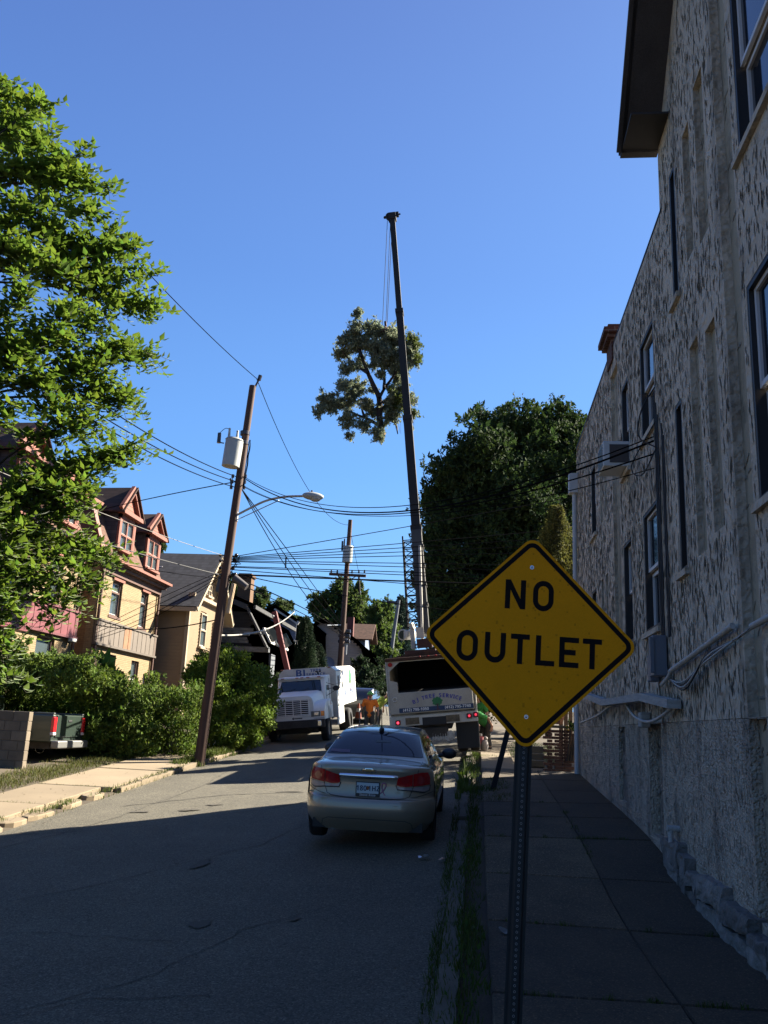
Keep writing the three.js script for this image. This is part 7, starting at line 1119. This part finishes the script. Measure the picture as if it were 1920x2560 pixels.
// people: one continuous body from tapered bones, then head, clothes and hands
function bodyField(bones, res, pad = .06) {
  const box = new THREE.Box3(); for (const [a, b, r0, r1] of bones) { const R = Math.max(r0, r1) + pad; box.expandByPoint(a.clone().addScalar(R)); box.expandByPoint(a.clone().addScalar(-R)); box.expandByPoint(b.clone().addScalar(R)); box.expandByPoint(b.clone().addScalar(-R)); }
  const c = box.getCenter(V(0, 0, 0)), h = Math.max(...box.getSize(V(0, 0, 0)).toArray()) / 2, mc = new MarchingCubes(res, new THREE.MeshBasicMaterial(), false, false, 60000);
  const p = V(0, 0, 0), q = V(0, 0, 0), K = .035;
  for (let k = 0; k < res; k++) for (let j = 0; j < res; j++) for (let i = 0; i < res; i++) {
    p.set((i - res / 2) / (res / 2) * h + c.x, (j - res / 2) / (res / 2) * h + c.y, (k - res / 2) / (res / 2) * h + c.z); let d = 9;
    for (const [a, b, r0, r1, sx] of bones) { const ab = b.clone().sub(a), t = clamp(q.copy(p).sub(a).dot(ab) / (ab.lengthSq() || 1), 0, 1); q.copy(a).addScaledVector(ab, t).sub(p); if (sx) q.z *= sx; const e = q.length() - lerp(r0, r1, t), m = clamp(.5 + .5 * (d - e) / K, 0, 1); d = lerp(d, e, m) - K * m * (1 - m); }
    mc.field[i + j * res + k * res * res] = -d;
  }
  mc.isolation = 0; mc.update(); const n = mc.count, g = new THREE.BufferGeometry();
  const P = new Float32Array(mc.positionArray.slice(0, n * 3)); for (let i = 0; i < P.length; i += 3) { P[i] = P[i] * h + c.x; P[i + 1] = P[i + 1] * h + c.y; P[i + 2] = P[i + 2] * h + c.z; }
  g.setAttribute('position', new THREE.BufferAttribute(P, 3)); g.setAttribute('normal', new THREE.BufferAttribute(new Float32Array(mc.normalArray.slice(0, n * 3)), 3)); return uvm(g);
}
const skin = mat([0.36, 0.2, 0.13], 0.6), hair = mat([0.03, 0.022, 0.018], 0.8), denim = grained([0.05, 0.048, 0.042], 64, .4, .2, .2, 271, .95);
function person(label, o) { // standing figure facing +z: joints in metres from the ground between the feet
  const t = thing('person', label, 'person', o.p, o.turn ?? 0), b = o.bend ?? 0, hip = o.hip ?? .95;
  const tilt = (x, y, z) => V(x, hip + (y - hip) * Math.cos(b) - z * Math.sin(b), (y - hip) * Math.sin(b) + z * Math.cos(b)).multiply(V(1, 1, 1));
  const J = { hipL: V(-.1, hip, 0), hipR: V(.1, hip, 0), kL: V(-.12, hip * .53, o.knee ?? .03), kR: V(.12, hip * .53, o.knee ?? .03), aL: V(-.13, .08, -.02), aR: V(.13, .08, -.02), ch: tilt(0, hip + .36, .01), sL: tilt(-.2, hip + .47, 0), sR: tilt(.2, hip + .47, 0), nk: tilt(0, hip + .53, 0), hd: tilt(0, hip + .68, .03) };
  const eL = o.eL ? V(...o.eL) : tilt(-.29, hip + .2, -.02), eR = o.eR ? V(...o.eR) : tilt(.29, hip + .2, -.02), wL = o.wL ? V(...o.wL) : tilt(-.31, hip - .02, .12), wR = o.wR ? V(...o.wR) : tilt(.31, hip - .02, .12);
  const bones = [[J.hipL, J.kL, .088, .062], [J.hipR, J.kR, .088, .062], [J.kL, J.aL, .06, .042], [J.kR, J.aR, .06, .042], [J.aL, J.aL.clone().add(V(0, -.04, .15)), .045, .032], [J.aR, J.aR.clone().add(V(0, -.04, .15)), .045, .032], [V(-.06, hip, 0), V(.06, hip, 0), .11, .11], [V(0, hip, 0), J.ch, .115, .13, 1.25], [tilt(-.1, hip + .38, 0), tilt(.1, hip + .38, 0), .11, .11, 1.2], [J.ch, J.sL, .09, .062], [J.ch, J.sR, .09, .062], [J.ch, J.nk, .09, .055], [J.nk, tilt(0, hip + .6, .02), .052, .05], [J.sL, eL, .05, .04], [J.sR, eR, .05, .04], [eL, wL, .038, .027], [eR, wR, .038, .027],
    [tilt(0, hip + .7, .01), tilt(0, hip + .67, .04), .088, .07], [tilt(0, hip + .67, .1), tilt(0, hip + .64, .115), .016, .018]];
  const fingers = (w, s) => { const d = V(0, -1, .15).normalize(), pm = w.clone().addScaledVector(d, .07); bones.push([w, pm, .026, .03]); for (let i = 0; i < 4; i++) { const r = pm.clone().add(V(s * 0, 0, -.03 + i * .02)); bones.push([r, r.clone().add(V(-s * .01, -.05 - .008 * (1.5 - Math.abs(i - 1.5)), .01)), .0105, .0095], [r.clone().add(V(-s * .01, -.055, .01)), r.clone().add(V(-s * .035, -.075, .015)), .0095, .0085]); } bones.push([w.clone().add(V(0, -.03, .02)), w.clone().add(V(-s * .02, -.075, .05)), .012, .01]); };
  fingers(wL, -1); fingers(wR, 1);
  meshOf(bodyField(bones, o.res ?? 72), 'body', skin, t);
  const sb = [[V(0, hip - .02, 0), J.ch, .142, .15, 1.15], [tilt(-.1, hip + .38, 0), tilt(.1, hip + .38, 0), .128, .128, 1.15], [J.ch, J.sL, .1, .078], [J.ch, J.sR, .1, .078], [J.sL, J.sL.clone().lerp(eL, .72), .073, .066], [J.sR, J.sR.clone().lerp(eR, .72), .073, .066], [V(-.07, hip - .04, 0), V(.07, hip - .04, 0), .125, .125, 1.15]];
  meshOf(bodyField(sb, 44), 'shirt', o.shirt, t);
  const pb = [[V(-.06, hip, 0), V(.06, hip, 0), .122, .122], [J.hipL, J.kL, .1, .078], [J.hipR, J.kR, .1, .078], [J.kL, J.aL.clone().add(V(0, .05, 0)), .076, .07], [J.kR, J.aR.clone().add(V(0, .05, 0)), .076, .07]];
  meshOf(bodyField(pb, 44), 'trousers', denim, t);
  const bt = new MB(); for (const a of [J.aL, J.aR]) bt.rbox(.1, .09, .27, a.x, .05, a.z + .06, .035); bt.build('boots', hair, t);
  const hc = tilt(0, hip + .735, .015), hat = new MB().add(new THREE.SphereGeometry(.115, 20, 10, 0, 6.283, 0, 1.6), new THREE.Matrix4().compose(hc, new THREE.Quaternion().setFromEuler(new THREE.Euler(b + .05, 0, 0)), V(1, 1.02, 1.15))).add(new THREE.CylinderGeometry(.13, .14, .018, 20), new THREE.Matrix4().compose(hc.clone().add(V(0, -.0, .05)), new THREE.Quaternion().setFromEuler(new THREE.Euler(b + .12, 0, 0)), V(.95, 1, 1.12))); hat.build('hard_hat', o.hat, t);
  const hs = hc.clone().add(V(0, -.04, -.012)); new MB().add(new THREE.SphereGeometry(.1, 14, 8, 0, 6.283, 0, 1.9), new THREE.Matrix4().makeTranslation(...hs.toArray())).build('hair', hair, t);
  const ey = new MB(); for (const s of [-1, 1]) ey.sph(.0105, s * .034, tilt(0, hip + .69, 0).y, tilt(0, hip + .69, .098).z); ey.build('eyes', hair, t); new MB().box(.05, .009, .01, 0, tilt(0, hip + .615, 0).y, tilt(0, hip + .615, .104).z).build('mouth', mat([0.25, 0.09, 0.07], 0.6), t); const ea = new MB(); for (const s of [-1, 1]) ea.sph(.024, s * .09, tilt(0, hip + .68, 0).y, tilt(0, hip + .68, .02).z, .4, 1.2, .8); ea.build('ears', skin, t);
  return t;
}
const hiGreen = mat([0.16, 0.42, 0.07], 0.5), orange = grained([0.85, 0.2, 0.02], 64, .4, .08, .06, 273, .9), lime = grained([0.3, 0.38, 0.06], 64, .4, .08, .06, 275, .9), limeGreen = grained([0.04, 0.24, 0.055], 64, .4, .1, .06, 277, .9);
{
  const p = at(925, 1760, 34.5); p.y = roadY(p.x, 34.5); const w = person('worker in orange shirt and lime hard hat standing between the two trucks', { p, shirt: orange, hat: hiGreen, wL: [-.37, .96, .1], wR: [.37, 1.0, .16], eL: [-.31, 1.16, -.03], eR: [.32, 1.17, -.02] });
  for (const [s, x] of [['left', -.36], ['right', .36]]) { const r = tag(new MB().cyl(V(p.x + x, p.y + .02, p.z + .1), V(p.x + x + .015, p.y + 1.05, p.z + .14), .016).cyl(V(p.x + x - .03, p.y + .02, p.z + .2), V(p.x + x + .015, p.y + 1.05, p.z + .14), .012).build('rake_handle', mat([0.08, 0.08, 0.09], 0.6), scene), `pair of slim grey rods held in the ${s === 'left' ? 'hand nearer the chip truck' : 'hand nearer the dump truck'}`, 'tool'); void r; } void w;
  const q = at(945, 1765, 38); q.y = roadY(q.x, 38) + .1; person('worker in lime-yellow shirt bending behind the one in orange', { p: q, turn: 1.1, bend: .75, shirt: lime, hat: whiteTrim, res: 56 });
  const g1 = at(1199, 1790, 27.6); g1.y = walkR(.3, 27.6) - .05; person('worker in bright green shirt standing right of the dump truck', { p: g1, turn: -.6, bend: .2, hip: .85, shirt: limeGreen, hat: hiGreen, res: 56 });
  const g2 = at(1216, 1800, 26.6); g2.y = walkR(.4, 26.6); person('worker in green shirt stooping low beside the dump truck wheel', { p: g2, turn: -.9, bend: 1.15, hip: .78, shirt: limeGreen, hat: hiGreen, res: 56 });
}
{
  const b = at(1202, 1807, 26); const fu = thing('fuel_can', 'round red can on the ground beside the stooping worker', 'can', V(b.x, walkR(.1, 26) + .02, -26)); new MB().sph(.2, 0, .2, 0, 1, .95, 1, 18).build('tank', mat([0.3, 0.05, 0.04], 0.5), fu); new MB().cyl(V(0, .38, 0), V(0, .46, 0), .05).build('cap', whiteTrim, fu);
  const c = at(1213, 1800, 25.8), sk = thing('pale_sack', 'small pale sack slumped beside the red can', 'sack', V(c.x, walkR(.2, 25.8), -25.8)); new MB().sph(.13, 0, .16, 0, .8, 1.4, .8, 14).sph(.06, .02, .36, 0).build('sack_body', grained([0.3, 0.27, 0.25], 64, .3, .3, .2, 281, .9), sk);
}
{ // brick pier, steps and fence past the stucco building
  const w = thing('brick_pier', 'low red-brown brick pier by the far corner of the stucco building', 'pier', V(1.95, walkR(2, 21.9) - .1, -21.9)), bm = variants(grained([0.085, 0.04, 0.026], 64, .25, .3, .25, 291, .95), [.75, .9, 1.05, 1.2]);
  for (let r = 0; r < 13; r++) for (let k = 0; k < 3; k++) for (const z of [0, 1]) new MB().rbox(.212 - (r % 2 && !k ? .1 : 0), .066, .1, -.24 + k * .225 + (r % 2 ? .05 : 0), .05 + r * .076, .12 - z * .112, .006).build('brick', bm[Math.floor(rnd() * 4)], w);
  new MB().rbox(.78, .06, .34, .0, 1.07, .06, .015).build('cap_stone', M.kerb, w);
  const s = thing('stone_steps', 'short stone steps left of the brick pier', 'steps', V(1.45, walkR(1.4, 23) - .1, -23.0)); for (let i = 0; i < 3; i++) new MB().rbox(.55, .17, .34, 0, .09 + i * .165, -i * .3, .02).build('step', M.kerb, s);
  const f = thing('picket_fence', 'brown board fence between the brick pier and the building corner', 'fence', V(2.15, walkR(2.2, 22.6), -22.6)); for (let i = 0; i < 8; i++) new MB().rbox(.1, 1.75 + gauss() * .02, .025, -.05 + i * .118, .95, 0, .006).build('picket', variants(grained([0.06, 0.037, 0.024], 64, .4, .3, .2, 293, .9))[i % 4], f); new MB().box(1.0, .08, .04, .36, .5, -.04).box(1.0, .08, .04, .36, 1.5, -.04).build('rail', mat([0.05, 0.03, 0.02], 0.9), f);
  const pot = thing('flower_pot', 'clay pot holding the yellow-flowered plant', 'flower pot', V(1.98, walkR(2, 21.9) + 1.03, -21.85)); new MB().cyl(V(0, 0, 0), V(0, .2, 0), .09, .13, 16).build('pot', mat([0.2, 0.09, 0.05], 0.9), pot);
  const fl = at(1428, 1815, 21.7), bl = scene.getObjectByName('flower_plant'); fl.sub(bl.position); const fb = new MB(); for (let i = 0; i < 14; i++) fb.sph(.028, fl.x + gauss() * .12, fl.y + gauss() * .08, fl.z + gauss() * .05 + .06, 1, .7, 1, 7); fb.build('flower', mat([0.5, 0.3, 0.03], 0.7), bl).userData.kind = 'stuff';
}
{ // litter
  const lit = (name, label, x, Z, w, h, m, turn) => { const g = new THREE.PlaneGeometry(w, h, 8, 6), p = g.attributes.position; for (let i = 0; i < p.count; i++) p.setZ(i, .012 + .05 * pn(p.getX(i) * 22 + 9, p.getY(i) * 22 + 9, 64, Math.round(x * 100) & 63)); g.computeVertexNormals(); const o = new THREE.Mesh(g, m); o.rotation.set(-Math.PI / 2, 0, turn); o.position.set(x, landY(x, Z) + .004, -Z); o.name = numbered(name); o.castShadow = true; scene.add(o); tag(o, label, 'litter'); };
  const pm = (c) => mat(c, .8, { side: THREE.DoubleSide }); const P1 = at(1058, 2148, 11.7), P2 = at(1105, 2152, 11.5);
  lit('paper_scrap', 'white paper scrap lying on the road behind the sedan', P1.x, 11.75, .14, .08, pm([0.6, 0.6, 0.68]), .2); lit('paper_scrap', 'orange and white wrapper lying by the right kerb', P2.x, 11.6, .07, .1, pm([0.5, 0.3, 0.2]), 2.6);
  lit('dead_leaf', 'pale crumpled leaf on the pavement left of the sign post', .3, 8.35, .12, .09, pm([0.13, 0.13, 0.12]), .6); lit('dead_leaf', 'dark torn leaf on the pavement near the grass strip', .32, 7.7, .1, .07, pm([0.06, 0.06, 0.05]), 1.7);
  const P3 = at(1320, 2535, 4.6); void P3;
}
renderer.render(scene, camera);
